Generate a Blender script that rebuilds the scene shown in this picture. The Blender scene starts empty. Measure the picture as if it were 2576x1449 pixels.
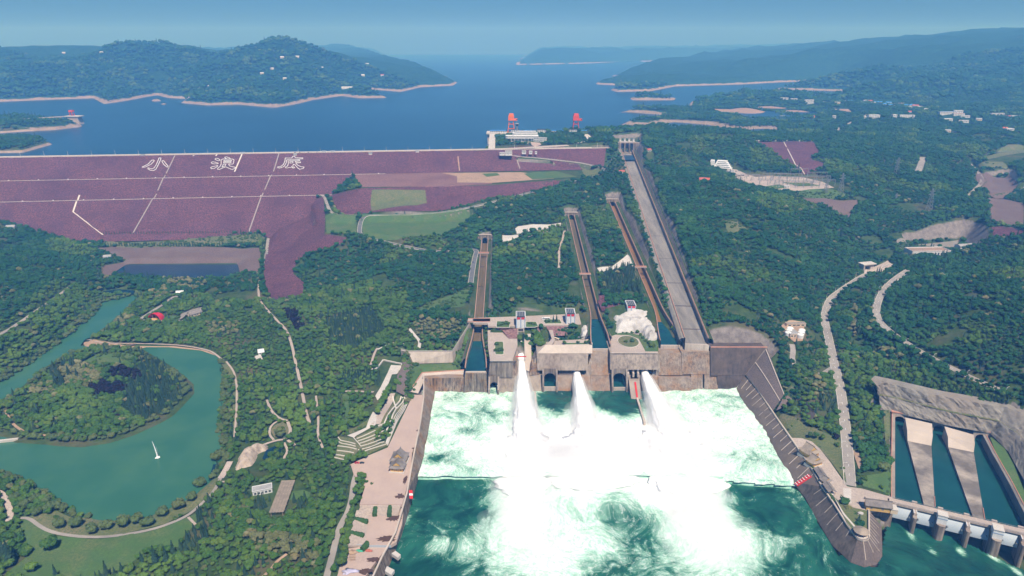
import bpy, bmesh, math, random
import numpy as np
from mathutils import Vector, Matrix
from mathutils.geometry import delaunay_2d_cdt
R = math.radians
random.seed(7); rng = np.random.default_rng(7)

# ------------------------------------------------------------------ camera, sky, sun, exposure
SC = bpy.context.scene
COL = SC.collection
CAM_H, PITCH, FPX, CU, CV = 400.0, R(19.96), 1718.0, 1288.0, 724.5
cd = bpy.data.cameras.new('camera'); cam = bpy.data.objects.new('camera', cd); COL.objects.link(cam)
cam.location = (0, 0, CAM_H); cam.rotation_euler = (math.pi/2-PITCH, 0, 0)
cd.sensor_width = 36; cd.lens = 36*FPX/2576; cd.clip_start = 1; cd.clip_end = 60000
SC.camera = cam
SUN_EL, SUN_AZ = R(58), R(16)            # sun behind the camera and a little to its right; azimuth measured from -Y towards +X
sdir = Vector((math.sin(SUN_AZ)*math.cos(SUN_EL), -math.cos(SUN_AZ)*math.cos(SUN_EL), math.sin(SUN_EL)))
W = bpy.data.worlds.new('World'); SC.world = W; W.use_nodes = True
nt = W.node_tree; bg = nt.nodes['Background']
sky = nt.nodes.new('ShaderNodeTexSky'); sky.sky_type = 'NISHITA'; sky.sun_disc = False
sky.sun_elevation = SUN_EL; sky.sun_rotation = math.atan2(sdir.x, sdir.y)
sky.air_density = 1.0; sky.dust_density = 0.6; sky.ozone_density = 6.0; sky.altitude = 300
tn = nt.nodes.new('ShaderNodeMix'); tn.data_type = 'RGBA'; tn.blend_type = 'MULTIPLY'; tn.inputs[0].default_value = 1; tn.inputs[7].default_value = (.34, .63, 1, 1)   # blue haze tints the whole sky alike
nt.links.new(sky.outputs[0], tn.inputs[6]); nt.links.new(tn.outputs[2], bg.inputs[0]); bg.inputs[1].default_value = 0.055
sd = bpy.data.lights.new('sun', 'SUN'); sun = bpy.data.objects.new('sun', sd); COL.objects.link(sun)
sd.energy = 4.6; sd.angle = R(0.53); sd.color = (1.0, 0.94, 0.86)
sun.rotation_euler = sdir.to_track_quat('Z', 'Y').to_euler()
SC.view_settings.view_transform = 'Standard'; SC.view_settings.look = 'None'
SC.view_settings.exposure = 0.33; SC.view_settings.gamma = 1.0
SC.view_settings.use_curve_mapping = False
SC.cycles.volume_bounces = 3; SC.cycles.max_bounces = 6; SC.cycles.transparent_max_bounces = 12
SC.cycles.volume_max_steps = 64

# ------------------------------------------------------------------ survey: picture point + elevation -> place on the ground
SP, CP_ = math.sin(PITCH), math.cos(PITCH)
def ray(u, v):
 a = (u-CU)/FPX; b = -(v-CV)/FPX
 return a, CP_+b*SP, -SP+b*CP_
def U(u, v, z):
 a, dy, dz = ray(u, v); t = (z-CAM_H)/dz
 return (a*t, dy*t, z)
def D(u, v, Y):
 a, dy, dz = ray(u, v); t = Y/dy
 return (a*t, Y, CAM_H+dz*t)
def proj(x, y, z):
 z = z-CAM_H; f = y*CP_-z*SP; up = y*SP+z*CP_
 return CU+FPX*x/f, CV-FPX*up/f
# crop frames used while surveying
def q5(x, y): return 849.0+.34718*x, 471.7+.34718*y
def q8(x, y): return 849.0+.34718*x, 945.9+.34718*y
def q9(x, y): return 1695.5+.34718*x, 945.9+.34718*y
def q3(x, y): return 1695.5+.34718*x, .34718*y
def q6(x, y): return 1695.5+.34718*x, 471.7+.34718*y
def q7(x, y): return .34718*x, 945.9+.34718*y
def q4(x, y): return .34718*x, 471.7+.34718*y
def q2(x, y): return 849.0+.34718*x, .34718*y
def qa(x, y): return 1132.0+.17359*x, 754.7+.17359*y      # headwall, left half
def qb(x, y): return 1509.4+.17359*x, 754.7+.17359*y      # headwall, right half
def qc(x, y): return 1194.9+.17359*x, 283.0+.17359*y      # intake
def qd(x, y): return 836.4+.21699*x, 880.5+.21699*y       # terraces
def qe(x, y): return 805.0+.24041*x, 1100.6+.24041*y      # left plaza
def qf(x, y): return 1949.6+.26221*x, 1069.1+.26221*y     # right bank nose

# ------------------------------------------------------------------ tagging and mesh helpers
def tag(o, label=None, cat=None, group=None, kind=None):
 if label: o['label'] = label
 if cat: o['category'] = cat
 if group: o['group'] = group
 if kind: o['kind'] = kind
 return o
def thing(name, label, cat, loc=(0, 0, 0), rz=0.0, group=None):
 o = bpy.data.objects.new(name, None); COL.objects.link(o); o.empty_display_size = .5
 o.location = loc; o.rotation_euler = (0, 0, rz)
 return tag(o, label, cat, group)
class MB:
 def __init__(s): s.v = []; s.f = []; s.m = []
 def add(s, vs, fs, mi=0):
  n = len(s.v); s.v += [tuple(p) for p in vs]
  s.f += [tuple(i+n for i in f) for f in fs]; s.m += [mi]*len(fs); return s
 def box(s, x0, x1, y0, y1, z0, z1, mi=0):
  return s.add([(x0,y0,z0),(x1,y0,z0),(x1,y1,z0),(x0,y1,z0),(x0,y0,z1),(x1,y0,z1),(x1,y1,z1),(x0,y1,z1)],
   [(0,3,2,1),(4,5,6,7),(0,1,5,4),(1,2,6,5),(2,3,7,6),(3,0,4,7)], mi)
 def hexa(s, lo, hi, mi=0):            # lower and upper quads
  return s.add(list(lo)+list(hi), [(0,3,2,1),(4,5,6,7),(0,1,5,4),(1,2,6,5),(2,3,7,6),(3,0,4,7)], mi)
 def prism(s, poly, z0, z1, mi=0):     # polygon in plan, ccw
  a = sum(poly[i][0]*poly[(i+1)%len(poly)][1]-poly[(i+1)%len(poly)][0]*poly[i][1] for i in range(len(poly)))
  p = list(poly) if a > 0 else list(poly)[::-1]
  n = len(p); vs = [(q[0],q[1],z0) for q in p]+[(q[0],q[1],z1) for q in p]
  return s.add(vs, [tuple(range(n-1,-1,-1)), tuple(range(n,2*n))]+[(i,(i+1)%n,n+(i+1)%n,n+i) for i in range(n)], mi)
 def cyl(s, x, y, z0, z1, r0, r1=None, n=10, mi=0):
  r1 = r0 if r1 is None else r1
  vs = [(x+r0*math.cos(2*math.pi*i/n), y+r0*math.sin(2*math.pi*i/n), z0) for i in range(n)]
  vs += [(x+r1*math.cos(2*math.pi*i/n), y+r1*math.sin(2*math.pi*i/n), z1) for i in range(n)]
  return s.add(vs, [tuple(range(n-1,-1,-1)), tuple(range(n,2*n))]+[(i,(i+1)%n,n+(i+1)%n,n+i) for i in range(n)], mi)
 def bar(s, a, b, w, mi=0):
  a = Vector(a); b = Vector(b); d = (b-a)
  if d.length < 1e-6: return s
  d.normalize(); up = Vector((0,0,1)) if abs(d.z) < .95 else Vector((1,0,0))
  x = d.cross(up).normalized()*w/2; y = x.cross(d).normalized()*w/2
  lo = [a-x-y, a+x-y, a+x+y, a-x+y]; hi = [p+(b-a) for p in lo]
  return s.hexa(lo, hi, mi)
 def strip(s, la, lb, mi=0):           # quad strip between two equal polylines
  n = len(la); return s.add(list(la)+list(lb), [(i, i+1, n+i+1, n+i) for i in range(n-1)], mi)
 def sweep(s, rows, mi=0, close=False):  # rows of equal-length sections
  n = len(rows[0]); base = [p for r in rows for p in r]; fs = []
  for j in range(len(rows)-1):
   for i in range(n if close else n-1):
    k = (i+1) % n
    fs.append((j*n+i, j*n+k, (j+1)*n+k, (j+1)*n+i))
  return s.add(base, fs, mi)
 def build(s, name, mats, parent=None, smooth=False, recalc=True, loc=None):
  me = bpy.data.meshes.new(name); me.from_pydata(s.v, [], s.f)
  if not isinstance(mats, (list, tuple)): mats = [mats]
  for m in mats: me.materials.append(m)
  if len(mats) > 1: me.polygons.foreach_set('material_index', s.m)
  if recalc:
   bm = bmesh.new(); bm.from_mesh(me); bmesh.ops.recalc_face_normals(bm, faces=bm.faces); bm.to_mesh(me); bm.free()
  if smooth: me.polygons.foreach_set('use_smooth', [True]*len(me.polygons))
  me.update()
  o = bpy.data.objects.new(name, me); COL.objects.link(o)
  if parent: o.parent = parent
  if loc: o.location = loc
  return o
def copy_tree(o, parent=None):
 c = o.copy(); COL.objects.link(c); c.parent = parent
 for ch in list(o.children): copy_tree(ch, c)
 return c
def local(root):      # world -> the root's own frame
 c, s = math.cos(-root.rotation_euler.z), math.sin(-root.rotation_euler.z); L = root.location.copy()
 def f(p):
  x, y = p[0]-L.x, p[1]-L.y
  return (x*c-y*s, x*s+y*c, p[2]-L.z)
 return f

# ------------------------------------------------------------------ materials
MATS = {}
def _n(t, k): return t.nodes.new(k)
def mat(name, c1, c2=None, scale=10.0, rough=.85, c3=None, scale3=80.0, bump=0.0, bscale=None, streak=None, spec=.3, metal=0., lo=.35, hi=.65, stretch=(1,1,1), fine=None):
 """noise-mixed colours by place; scale in metres; streak=(colour, amount): vertical water stains"""
 m = bpy.data.materials.new(name); m.use_nodes = True; t = m.node_tree; L = t.links
 b = t.nodes['Principled BSDF']; b.inputs['Roughness'].default_value = rough; b.inputs['Metallic'].default_value = metal
 b.inputs['Specular IOR Level'].default_value = spec
 geo = _n(t,'ShaderNodeNewGeometry')
 mp = _n(t,'ShaderNodeMapping'); L.new(geo.outputs['Position'], mp.inputs[0]); mp.inputs['Scale'].default_value = stretch
 def noise(sc, det=5, ro=.62, vec=None):
  n = _n(t,'ShaderNodeTexNoise'); n.inputs['Scale'].default_value = 1.0/sc; n.inputs['Detail'].default_value = det
  n.inputs['Roughness'].default_value = ro; L.new(vec or mp.outputs[0], n.inputs['Vector']); return n
 def mix(fac, a, bcol):
  x = _n(t,'ShaderNodeMix'); x.data_type = 'RGBA'
  if isinstance(fac, float): x.inputs[0].default_value = fac
  else: L.new(fac, x.inputs[0])
  for s, k in ((a,6),(bcol,7)):
   if hasattr(s, 'is_linked'): L.new(s, x.inputs[k])
   else: x.inputs[k].default_value = (*s, 1)
  return x.outputs[2]
 def ramp(s, a, e):
  r = _n(t,'ShaderNodeMapRange'); r.inputs[1].default_value = a; r.inputs[2].default_value = e; L.new(s, r.inputs[0]); return r.outputs[0]
 col = c1
 if c2 is not None: col = mix(ramp(noise(scale).outputs[0], lo, hi), c1, c2)
 if c3 is not None: col = mix(ramp(noise(scale3, 4).outputs[0], .45, .68), col, c3)
 if fine is not None:
  col = mix(ramp(noise(fine[1], 3, .7).outputs[0], .4, .62), col, fine[0])
 if streak is not None:
  ms = _n(t,'ShaderNodeMapping'); ms.inputs['Scale'].default_value = (1, 1, .06); L.new(geo.outputs['Position'], ms.inputs[0])
  n = noise(streak[2] if len(streak) > 2 else 2.5, 4, .7, ms.outputs[0])
  sep = _n(t,'ShaderNodeSeparateXYZ'); L.new(geo.outputs['Normal'], sep.inputs[0])
  fl = ramp(sep.outputs[2], .8, .35)
  mu = _n(t,'ShaderNodeMath'); mu.operation = 'MULTIPLY'; L.new(ramp(n.outputs[0], .42, .68), mu.inputs[0]); L.new(fl, mu.inputs[1])
  mu2 = _n(t,'ShaderNodeMath'); mu2.operation = 'MULTIPLY'; L.new(mu.outputs[0], mu2.inputs[0]); mu2.inputs[1].default_value = streak[1]
  col = mix(mu2.outputs[0], col, streak[0])
 if hasattr(col, 'is_linked'): L.new(col, b.inputs['Base Color'])
 else: b.inputs['Base Color'].default_value = (*col, 1)
 if bump:
  bp = _n(t,'ShaderNodeBump'); bp.inputs['Strength'].default_value = 1; bp.inputs['Distance'].default_value = bump
  L.new(noise(bscale or scale, 6, .68).outputs[0], bp.inputs['Height']); L.new(bp.outputs[0], b.inputs['Normal'])
 MATS[name] = m; return m
M = MATS
mat('concrete', (.27,.225,.195), (.36,.305,.26), 14, streak=((.055,.044,.04), .9, 3.0), c3=(.24,.19,.165), scale3=40, bump=.15, bscale=3)
mat('concrete_stained', (.21,.165,.135), (.31,.255,.215), 9, streak=((.028,.022,.022), 1.0, 2.2), c3=(.27,.155,.085), scale3=14, bump=.15, bscale=3)
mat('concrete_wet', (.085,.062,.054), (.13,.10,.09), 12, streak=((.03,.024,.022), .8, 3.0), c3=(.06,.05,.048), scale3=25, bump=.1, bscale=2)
mat('concrete_pale', (.47,.40,.35), (.55,.47,.41), 20, streak=((.22,.18,.155), .5, 4.), c3=(.42,.36,.31), scale3=50)
mat('concrete_grey', (.15,.14,.132), (.24,.222,.205), 5, c3=(.30,.275,.25), scale3=24, stretch=(1,.12,1), bump=.1, bscale=3)
mat('paving', (.44,.37,.325), (.52,.44,.385), 25, c3=(.38,.31,.28), scale3=60, fine=((.36,.30,.27), 1.5))
mat('paving_pink', (.43,.33,.285), (.50,.39,.335), 22, c3=(.36,.275,.245), scale3=38, fine=((.45,.34,.30), 2))
mat('paving_white', (.50,.47,.44), (.58,.545,.51), 12, c3=(.5,.46,.43), scale3=20)
mat('road', (.29,.265,.245), (.35,.32,.295), 18, c3=(.24,.22,.205), scale3=35)
mat('asphalt', (.11,.115,.13), (.15,.155,.165), 12)
mat('kerb', (.55,.51,.47), (.62,.58,.53), 9)
mat('brick_edge', (.42,.20,.15), (.5,.27,.20), 6)
mat('white_paint', (.78,.78,.78), (.72,.73,.74), 8)
mat('white_wall', (.72,.72,.72), (.64,.65,.66), 12, streak=((.5,.5,.5), .4))
mat('red_paint', (.62,.035,.04), (.5,.03,.03), 5)
mat('orange_paint', (.85,.19,.03), (.74,.15,.03), 6)
mat('blue_trim', (.33,.42,.56), (.28,.37,.5), 6)
mat('roof_dark', (.035,.04,.06), (.055,.06,.08), 6)
mat('roof_tile', (.19,.17,.165), (.27,.24,.225), 3, c3=(.15,.135,.13), scale3=9, bump=.2, bscale=1)
mat('roof_tan', (.30,.25,.20), (.38,.31,.25), 3, c3=(.24,.20,.17), scale3=9, bump=.2, bscale=1)
mat('roof_red', (.40,.10,.07), (.48,.14,.10), 4)
mat('roof_blue', (.04,.20,.52), (.06,.26,.6), 6)
mat('roof_grey', (.28,.28,.29), (.36,.36,.36), 6)
mat('yellow_wall', (.62,.40,.14), (.55,.35,.12), 4)
mat('cream_wall', (.64,.53,.40), (.58,.47,.35), 6)
mat('wall_brown', (.15,.118,.10), (.205,.165,.14), 10, streak=((.05,.04,.036), .85, 3.), c3=(.125,.10,.088), scale3=30, bump=.1, bscale=2)
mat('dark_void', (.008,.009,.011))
mat('glass_dark', (.03,.05,.07), rough=.12, spec=.6)
mat('steel_grey', (.30,.32,.34), (.24,.26,.28), 5, rough=.5, metal=.3)
mat('gate_steel', (.36,.42,.48), (.40,.455,.51), 9, rough=.5)
mat('lamp_white', (.7,.7,.68))
mat('riprap', (.145,.058,.078), (.20,.084,.102), 6, c3=(.112,.045,.070), scale3=60, fine=((.055,.021,.034), 2.6), bump=.7, bscale=2.4)
mat('riprap_pink', (.26,.14,.135), (.34,.20,.185), 5, c3=(.21,.11,.115), scale3=60, fine=((.12,.06,.065), 2.2), bump=.7, bscale=2.2)
mat('riprap_grey', (.135,.090,.088), (.18,.125,.118), 4, c3=(.19,.15,.145), scale3=40, fine=((.12,.085,.08), 1.2), bump=.4, bscale=1.4)
mat('berm_line', (.34,.30,.29), (.28,.25,.24), 8)
mat('lawn', (.055,.125,.035), (.085,.16,.042), 18, c3=(.135,.155,.06), scale3=28, fine=((.06,.115,.035), 2), bump=.2, bscale=1)
mat('lawn_dry', (.11,.135,.055), (.16,.165,.075), 14, c3=(.21,.17,.105), scale3=30, fine=((.085,.12,.045), 2), bump=.2, bscale=1)
mat('soil', (.40,.27,.19), (.47,.33,.24), 16, c3=(.30,.22,.15), scale3=30, fine=((.34,.23,.16), 2))
mat('field_soil', (.30,.20,.155), (.36,.25,.20), 20, c3=(.26,.19,.14), scale3=60)
mat('shore', (.36,.25,.205), (.44,.32,.27), 14, c3=(.30,.21,.18), scale3=40)
mat('rock', (.20,.185,.165), (.29,.27,.24), 6, streak=((.09,.085,.08), .85, 4.), c3=(.24,.205,.175), scale3=35, bump=1.2, bscale=7)
mat('rock_white', (.50,.48,.47), (.60,.58,.57), 7, c3=(.38,.36,.35), scale3=18, bump=1.0, bscale=6)
mat('slab_rock', (.165,.13,.12), (.21,.165,.15), 10, c3=(.14,.11,.105), scale3=40, fine=((.115,.09,.085), 1.5))
mat('algae', (.13,.090,.045), (.18,.125,.062), 6, c3=(.075,.068,.03), scale3=18, stretch=(1.6,.12,1), rough=.5)
mat('algae_orange', (.27,.125,.03), (.21,.11,.035), 6, c3=(.14,.095,.035), scale3=18, stretch=(1.6,.12,1), rough=.5)
mat('bark', (.09,.07,.055), (.13,.10,.08), .6)
mat('cloth_red', (.62,.02,.055), (.55,.02,.05), 3)
mat('skin', (.35,.22,.16)); mat('cloth_dark', (.03,.035,.05)); mat('cloth_white', (.7,.7,.7))

def water_mat(name, c1, c2, scale, rough=.12, bump=.06, bscale=4., c3=None, scale3=200, lo=.35, hi=.65, spec=.5):
 m = mat(name, c1, c2, scale, rough=rough, c3=c3, scale3=scale3, bump=bump, bscale=bscale, lo=lo, hi=hi, spec=spec); return m
water_mat('reservoir_water', (.012,.055,.115), (.016,.068,.135), 500, bump=.10, bscale=14, c3=(.010,.045,.095), scale3=700, rough=.3, spec=.25)
water_mat('lake_water', (.032,.122,.076), (.040,.138,.084), 60, bump=.04, bscale=5, c3=(.058,.152,.082), scale3=120, rough=.15, spec=.3)
water_mat('pond_water', (.006,.03,.055), (.008,.038,.065), 30, bump=.03, bscale=5, rough=.15, spec=.3)
water_mat('channel_water', (.006,.052,.058), (.009,.068,.07), 25, bump=.1, bscale=5, rough=.2, spec=.3)
water_mat('chute_water', (.006,.045,.062), (.010,.075,.075), 22, bump=.03, bscale=4, rough=.15, spec=.3)
# ------------------------------------------------------------------ ground: surveyed heights, then cuts, banks and platforms
Z_RES, Z_LAKE, Z_POND, Z_TAIL = 115.0, 4.0, -2.0, 0.0
CPS = []
def cp(*pts):
 for u, v, z in pts: CPS.append(U(u, v, z))
def cpd(*pts):
 for u, v, Y in pts: CPS.append(D(u, v, Y))
# park and lake shore, lower left
cp((20,1330,7),(200,1420,7),(400,1340,7),(520,1230,7),(650,1330,9),(700,1250,9),(620,1000,7),(640,900,7),(560,760,8),(450,800,8),
   (700,1100,9),(850,1200,12),(850,1300,12),(800,1440,12),(600,1440,8),(760,1000,10),(840,960,14),(900,900,17),(300,1440,7),(0,1449,8),(-150,1200,9),(-150,1449,9))
cp((200,780,14),(110,900,10),(20,1000,9),(0,820,34),(100,770,26),(190,720,22),(0,700,46),(110,640,26),(0,600,36),(0,575,42),(220,640,12),(60,570,32),(120,600,20),(160,575,22),(200,610,10),(-120,650,62),(-200,560,60),(-200,800,60),(-200,520,66),(0,645,44))
cp((450,600,9),(450,621,9),(300,650,3),(250,640,9),(600,700,4),(690,640,8),(680,720,7),(720,740,7),(720,640,12),(760,600,22),(800,580,32),(830,545,50))
# middle hill
cp((870,600,42),(900,650,35),(820,680,22),(900,760,20),(1000,800,24),(830,800,14),(1000,700,36),(1100,660,44),(1150,700,40),(1150,640,47),(1100,760,38),(1160,760,40),(1060,800,34),(1120,830,36),
   (950,850,20),(1050,850,28),(1130,870,32),(880,560,60),(1000,565,60),(1100,560,60),(1170,555,60),(930,600,55),(1050,612,52),(1150,600,54),(1180,620,50),(1250,570,64),(1300,560,70),(1350,540,80),(1400,500,92),(1330,520,88))
cp((1300,600,64),(1350,640,62),(1300,720,60),(1400,700,60),(1260,700,54),(1400,770,55),(1300,765,58),(1250,650,56),(1230,560,66),(1410,600,72),(1440,650,66),(1245,790,47),(1350,800,52),(1440,790,52))
cp((1470,520,90),(1500,480,100),(1560,480,104),(1460,480,100),(1540,450,112),(1600,520,93),(1500,570,84),(1520,620,76),(1550,600,80),(1540,680,66),(1580,640,76),(1570,720,60),(1560,790,50),(1600,740,60),(1650,720,62),(1640,650,74),(1670,790,56),(1700,830,50))
# dam right end and intake hill
cp((1250,440,106),(1400,440,106),(1500,437,104),(1530,425,106),(1480,460,100),(1250,468,100),(1000,468,100),(1300,490,86),(1150,520,76),(1000,530,73),(1400,470,96),
   (1300,392,140),(1400,400,134),(1480,405,128),(1540,400,140),(1560,420,128),(1440,372,146),(1230,374,146),(1300,370,148),(1400,360,150),(1480,350,149),(1540,370,147),(1240,350,147),(1340,352,149))
# right hillside
cp((1620,372,146),(1640,350,150),(1750,345,152),(1880,352,146),(1640,420,114),(1700,500,104),(1800,450,122),(1700,600,88),(1780,560,104),(1800,650,86),(1740,720,68),(1900,600,92),(1980,560,92),(1850,750,70),(1790,800,56),
   (1950,750,54),(2020,680,58),(2050,800,30),(1860,850,50),(1950,850,42),(1800,845,50),(2000,900,30),(2080,900,22),(2120,930,20),(2090,780,26),(2150,705,28),(2240,680,30),(1930,890,42),(1990,960,30),(2040,1000,24),
   (2100,620,48),(2180,640,36),(2340,640,38),(2300,605,56),(2380,600,58),(1900,480,112),(2000,520,98),(1820,415,112),(1900,430,108),(1760,470,122))
cp((1900,462,100),(2000,440,101),(2120,470,99),(2000,475,98),(2180,490,94),(2100,530,80),(2150,560,66),(2220,560,66),(2300,520,80),(2450,560,84),(2350,450,102),(2250,420,112),(2100,400,122),(2000,370,135),(2060,440,104),(2250,350,130),(2400,400,116),(2480,440,98),(2530,480,88),(2510,560,80),(2576,600,86),
   (2300,750,52),(2400,700,72),(2500,690,84),(2620,720,98),(2250,760,42),(2300,850,44),(2450,850,62),(2550,900,66),(2640,960,70),(2350,950,38),(2250,900,26),(2200,1000,18),(2200,1100,14),(2160,1180,14),(2200,850,24),(2150,800,24),(2180,900,20),
   (2330,925,38),(2420,975,38),(2560,1030,40),(2640,1080,42),(2700,850,85),(2720,650,105))
cp((2000,330,124),(2100,330,128),(2100,290,123),(2200,300,130),(2350,310,135),(2500,330,132),(2576,330,135),(2250,270,132),(2350,290,136),(2450,290,138),(2000,290,121),(1900,285,119),(1800,280,118.5),(1700,300,118),(1850,265,119),(1750,262,118.5),(2576,420,110),(2700,420,125),(2700,500,110))
# plunge pool surroundings
cp((1000,1050,14),(960,1180,14),(930,1300,9),(900,1440,9),(940,1050,16),(960,950,20),(1000,900,26),(900,1000,16),(870,1100,14))
cp((1090,985,-8),(1400,985,-8),(1850,980,-8),(1060,1190,-8),(1980,1215,-8),(1300,1449,-8),(1700,1449,-8),(2300,1420,-8),(2140,1230,13),(2080,1100,14),(2000,1000,18),(2140,1350,12))
# far shores: peaks by distance
cpd((740,100,4500),(690,108,4500),(620,130,4600),(545,136,4700),(420,108,4600),(350,112,4600),(280,134,4600),(160,126,4700),(0,124,4800),(-300,120,4800),(820,128,4350),(900,143,4200),(1000,160,3950),(1080,176,3850),(560,190,3900),(300,190,3900),(100,180,3900),(800,190,3800))
cp((600,240,150),(350,230,150),(760,235,150),(120,230,150),(1000,215,140),(1120,205,135),(60,310,128),(120,312,126),(40,362,124))
cpd((1380,131,7600),(1460,138,8000),(1600,128,9000),(1750,126,9000),(1640,178,5600),(1800,165,5600),(1850,152,6400),(1930,148,6400),(2000,140,5600),(2100,120,5600),(2200,125,5200),(2300,112,5400),(2380,105,5400),(2450,90,5600),(2560,70,6000),(2650,62,6200),(2576,150,4200),(2480,160,4300),(2400,180,4000),(2300,190,3900),(2200,205,3800),(2576,220,3400),(2700,180,3600),(2450,240,3300),(2350,250,3250),(2250,170,4500),(2100,170,4900),(2000,190,4600),(1900,195,4700))
cpd((870,112,11000),(600,128,12000),(1100,124,12500),(1500,124,12500),(1300,124,13000),(1900,122,12000),(200,128,12000),(-2000,120,12000),(4000,80,12000),(2300,112,12000),(620,140,6500),(270,140,6500),(900,150,6500),(0,140,6500),(-600,110,6000),(3200,60,6000),(3000,150,3500),(-500,200,3600),(-900,160,6000))
CPA = np.array(CPS)
def rbf_fit(P, reg=25.0):
 d = np.linalg.norm(P[:,None,:2]-P[None,:,:2], axis=2); n = len(P)
 A = np.zeros((n+3, n+3)); A[:n,:n] = -d - np.eye(n)*reg*-1
 A[:n,:n] = -d; A[:n,:n] += np.eye(n)*(-reg*0.2)
 A[:n,n] = 1; A[:n,n+1:] = P[:,:2]/1000; A[n,:n] = 1; A[n+1:,:n] = P[:,:2].T/1000
 return np.linalg.solve(A, np.concatenate([P[:,2], np.zeros(3)]))
CO = rbf_fit(CPA)
def rbf(X, Y):
 sh = X.shape; x = X.ravel(); y = Y.ravel(); out = np.empty_like(x); n = len(CPA); K = 20000
 for i in range(0, len(x), K):
  dx = x[i:i+K,None]-CPA[None,:,0]; dy = y[i:i+K,None]-CPA[None,:,1]
  out[i:i+K] = -np.sqrt(dx*dx+dy*dy) @ CO[:n] + CO[n] + CO[n+1]*x[i:i+K]/1000 + CO[n+2]*y[i:i+K]/1000
 return out.reshape(sh)
_NT = {}
def vnoise(X, Y, L, seed=0):      # smooth value noise
 if seed not in _NT: _NT[seed] = np.random.default_rng(seed+11).standard_normal((256,256))
 T = _NT[seed]; X = np.asarray(X, float); Y = np.asarray(Y, float); x = X/L; y = Y/L
 i = np.floor(x).astype(int); j = np.floor(y).astype(int); fx = x-i; fy = y-j
 fx = fx*fx*(3-2*fx); fy = fy*fy*(3-2*fy); g = lambda a, b: T[a % 256, b % 256]
 return (g(i,j)*(1-fx)+g(i+1,j)*fx)*(1-fy)+(g(i,j+1)*(1-fx)+g(i+1,j+1)*fx)*fy
def sdist(X, Y, poly):            # signed distance, negative inside
 P = np.array([(p[0], p[1]) for p in poly]); n = len(P); d = np.full(X.shape, 1e18); ins = np.zeros(X.shape, bool)
 for k in range(n):
  ax, ay = P[k]; bx, by = P[(k+1) % n]; ex, ey = bx-ax, by-ay; wx, wy = X-ax, Y-ay
  t = np.clip((wx*ex+wy*ey)/(ex*ex+ey*ey+1e-9), 0, 1); d = np.minimum(d, (wx-ex*t)**2+(wy-ey*t)**2)
  c = ((ay > Y) != (by > Y)) & (X < (bx-ax)*(Y-ay)/(by-ay+1e-12)+ax); ins ^= c
 d = np.sqrt(d); return np.where(ins, -d, d)
def pdist(X, Y, line):            # distance to a polyline and the height there
 d = np.full(X.shape, 1e18); z = np.zeros(X.shape)
 for (ax,ay,az), (bx,by,bz) in zip(line[:-1], line[1:]):
  ex, ey = bx-ax, by-ay; wx, wy = X-ax, Y-ay; t = np.clip((wx*ex+wy*ey)/(ex*ex+ey*ey+1e-9), 0, 1)
  q = (wx-ex*t)**2+(wy-ey*t)**2; m = q < d; d = np.where(m, q, d); z = np.where(m, az+(bz-az)*t, z)
 return np.sqrt(d), z
def UU(pts, z): return [U(u, v, z) for u, v in pts]
def bbox(poly, m): 
 a = np.array([(p[0], p[1]) for p in poly]); return a[:,0].min()-m, a[:,0].max()+m, a[:,1].min()-m, a[:,1].max()+m

# ---- reservoir outline (water), islands in it
def dam_y(x): return 1697+.105*x
RES = [(-3300,dam_y(-3300)+20,0),(-1174,dam_y(-1174)+45,0),(-500,dam_y(-500)+45,0),(-100,dam_y(-100)+45,0),(-60,1830,0),(-75,1960,0),(-20,2010,0),(240,2100,0)]
RES += UU([(1500,344),(1545,351),(1600,349),(1640,342),(1700,347),(1800,347),(1890,352),(1945,340),(1935,323),(1850,328),(1790,315),(1700,307),(1600,318),(1560,313),(1640,301),(1665,289),(1580,282),(1560,283),(1640,272),(1728,270),(1740,256),(1860,244),(2080,250),(2200,240),(2195,232),(1945,224),(2160,216),(2085,203),(1960,207),(1870,212),(1700,217),(1640,229),(1550,231),(1535,226),(1600,217),(1500,212),(1500,209),(1600,201),(1545,192),(1600,178),(1760,164),(1900,152),(1750,151),(1600,155),(1450,160),(1305,163),(1305,157)], Z_RES)
RES += UU([(1330,135),(1200,122),(1000,122),(940,150),(1040,174),(1110,192),(1150,208),(1140,215),(1060,219),(1010,231),(930,225),(880,233),(940,239),(975,246),(900,247),(860,241),(790,251),(740,263),(690,271),(600,263),(520,265),(455,259),(470,249),(420,246),(395,239),(320,253),(262,262),(235,247),(120,251),(0,256),(-250,262)], Z_RES)
ISL = [UU([(-250,332),(0,335),(60,331),(140,327),(206,319),(200,309),(150,301),(60,299),(-250,298)], Z_RES),
       UU([(-200,386),(0,385),(58,384),(76,379),(132,363),(102,357),(60,352),(-200,350)], Z_RES),
       UU([(1585,247),(1700,247),(1696,252),(1590,252)], Z_RES), UU([(380,252),(404,252),(404,255),(384,255)], Z_RES), UU([(405,261),(418,261),(418,263),(406,263)], Z_RES)]
# ---- chutes: centre lines with floor height, half width
C1 = [U(1220,612,42), U(1201,862,28), U(1197,936,27)]
C2 = [U(1437,552,66), U(1497,805,40), U(1511,877,40)]
C3 = [U(1540,518,76), U(1665,812,42), U(1686,868,42)]
SPW = [U(1575,381,118), U(1751,864,46)]
def ext(line, back, z=None):
 a, b = Vector(line[0]), Vector(line[1]); d = (a-b); d.z = 0; d.normalize(); p = a+d*back
 return [(p.x, p.y, line[0][2] if z is None else z)]+list(line)
LAKE = UU([(-120,1000),(0,966),(60,930),(150,865),(230,800),(262,762),(340,745),(348,752),(300,800),(255,840),(215,858),(205,872),(260,880),(340,876),(420,876),(500,884),(545,900),(556,950),(556,1010),(545,1060),(548,1110),(560,1155),(535,1185),(520,1210),(480,1245),(420,1275),(360,1298),(280,1302),(200,1290),(130,1250),(60,1205),(0,1180),(-120,1150)], Z_LAKE)
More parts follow.
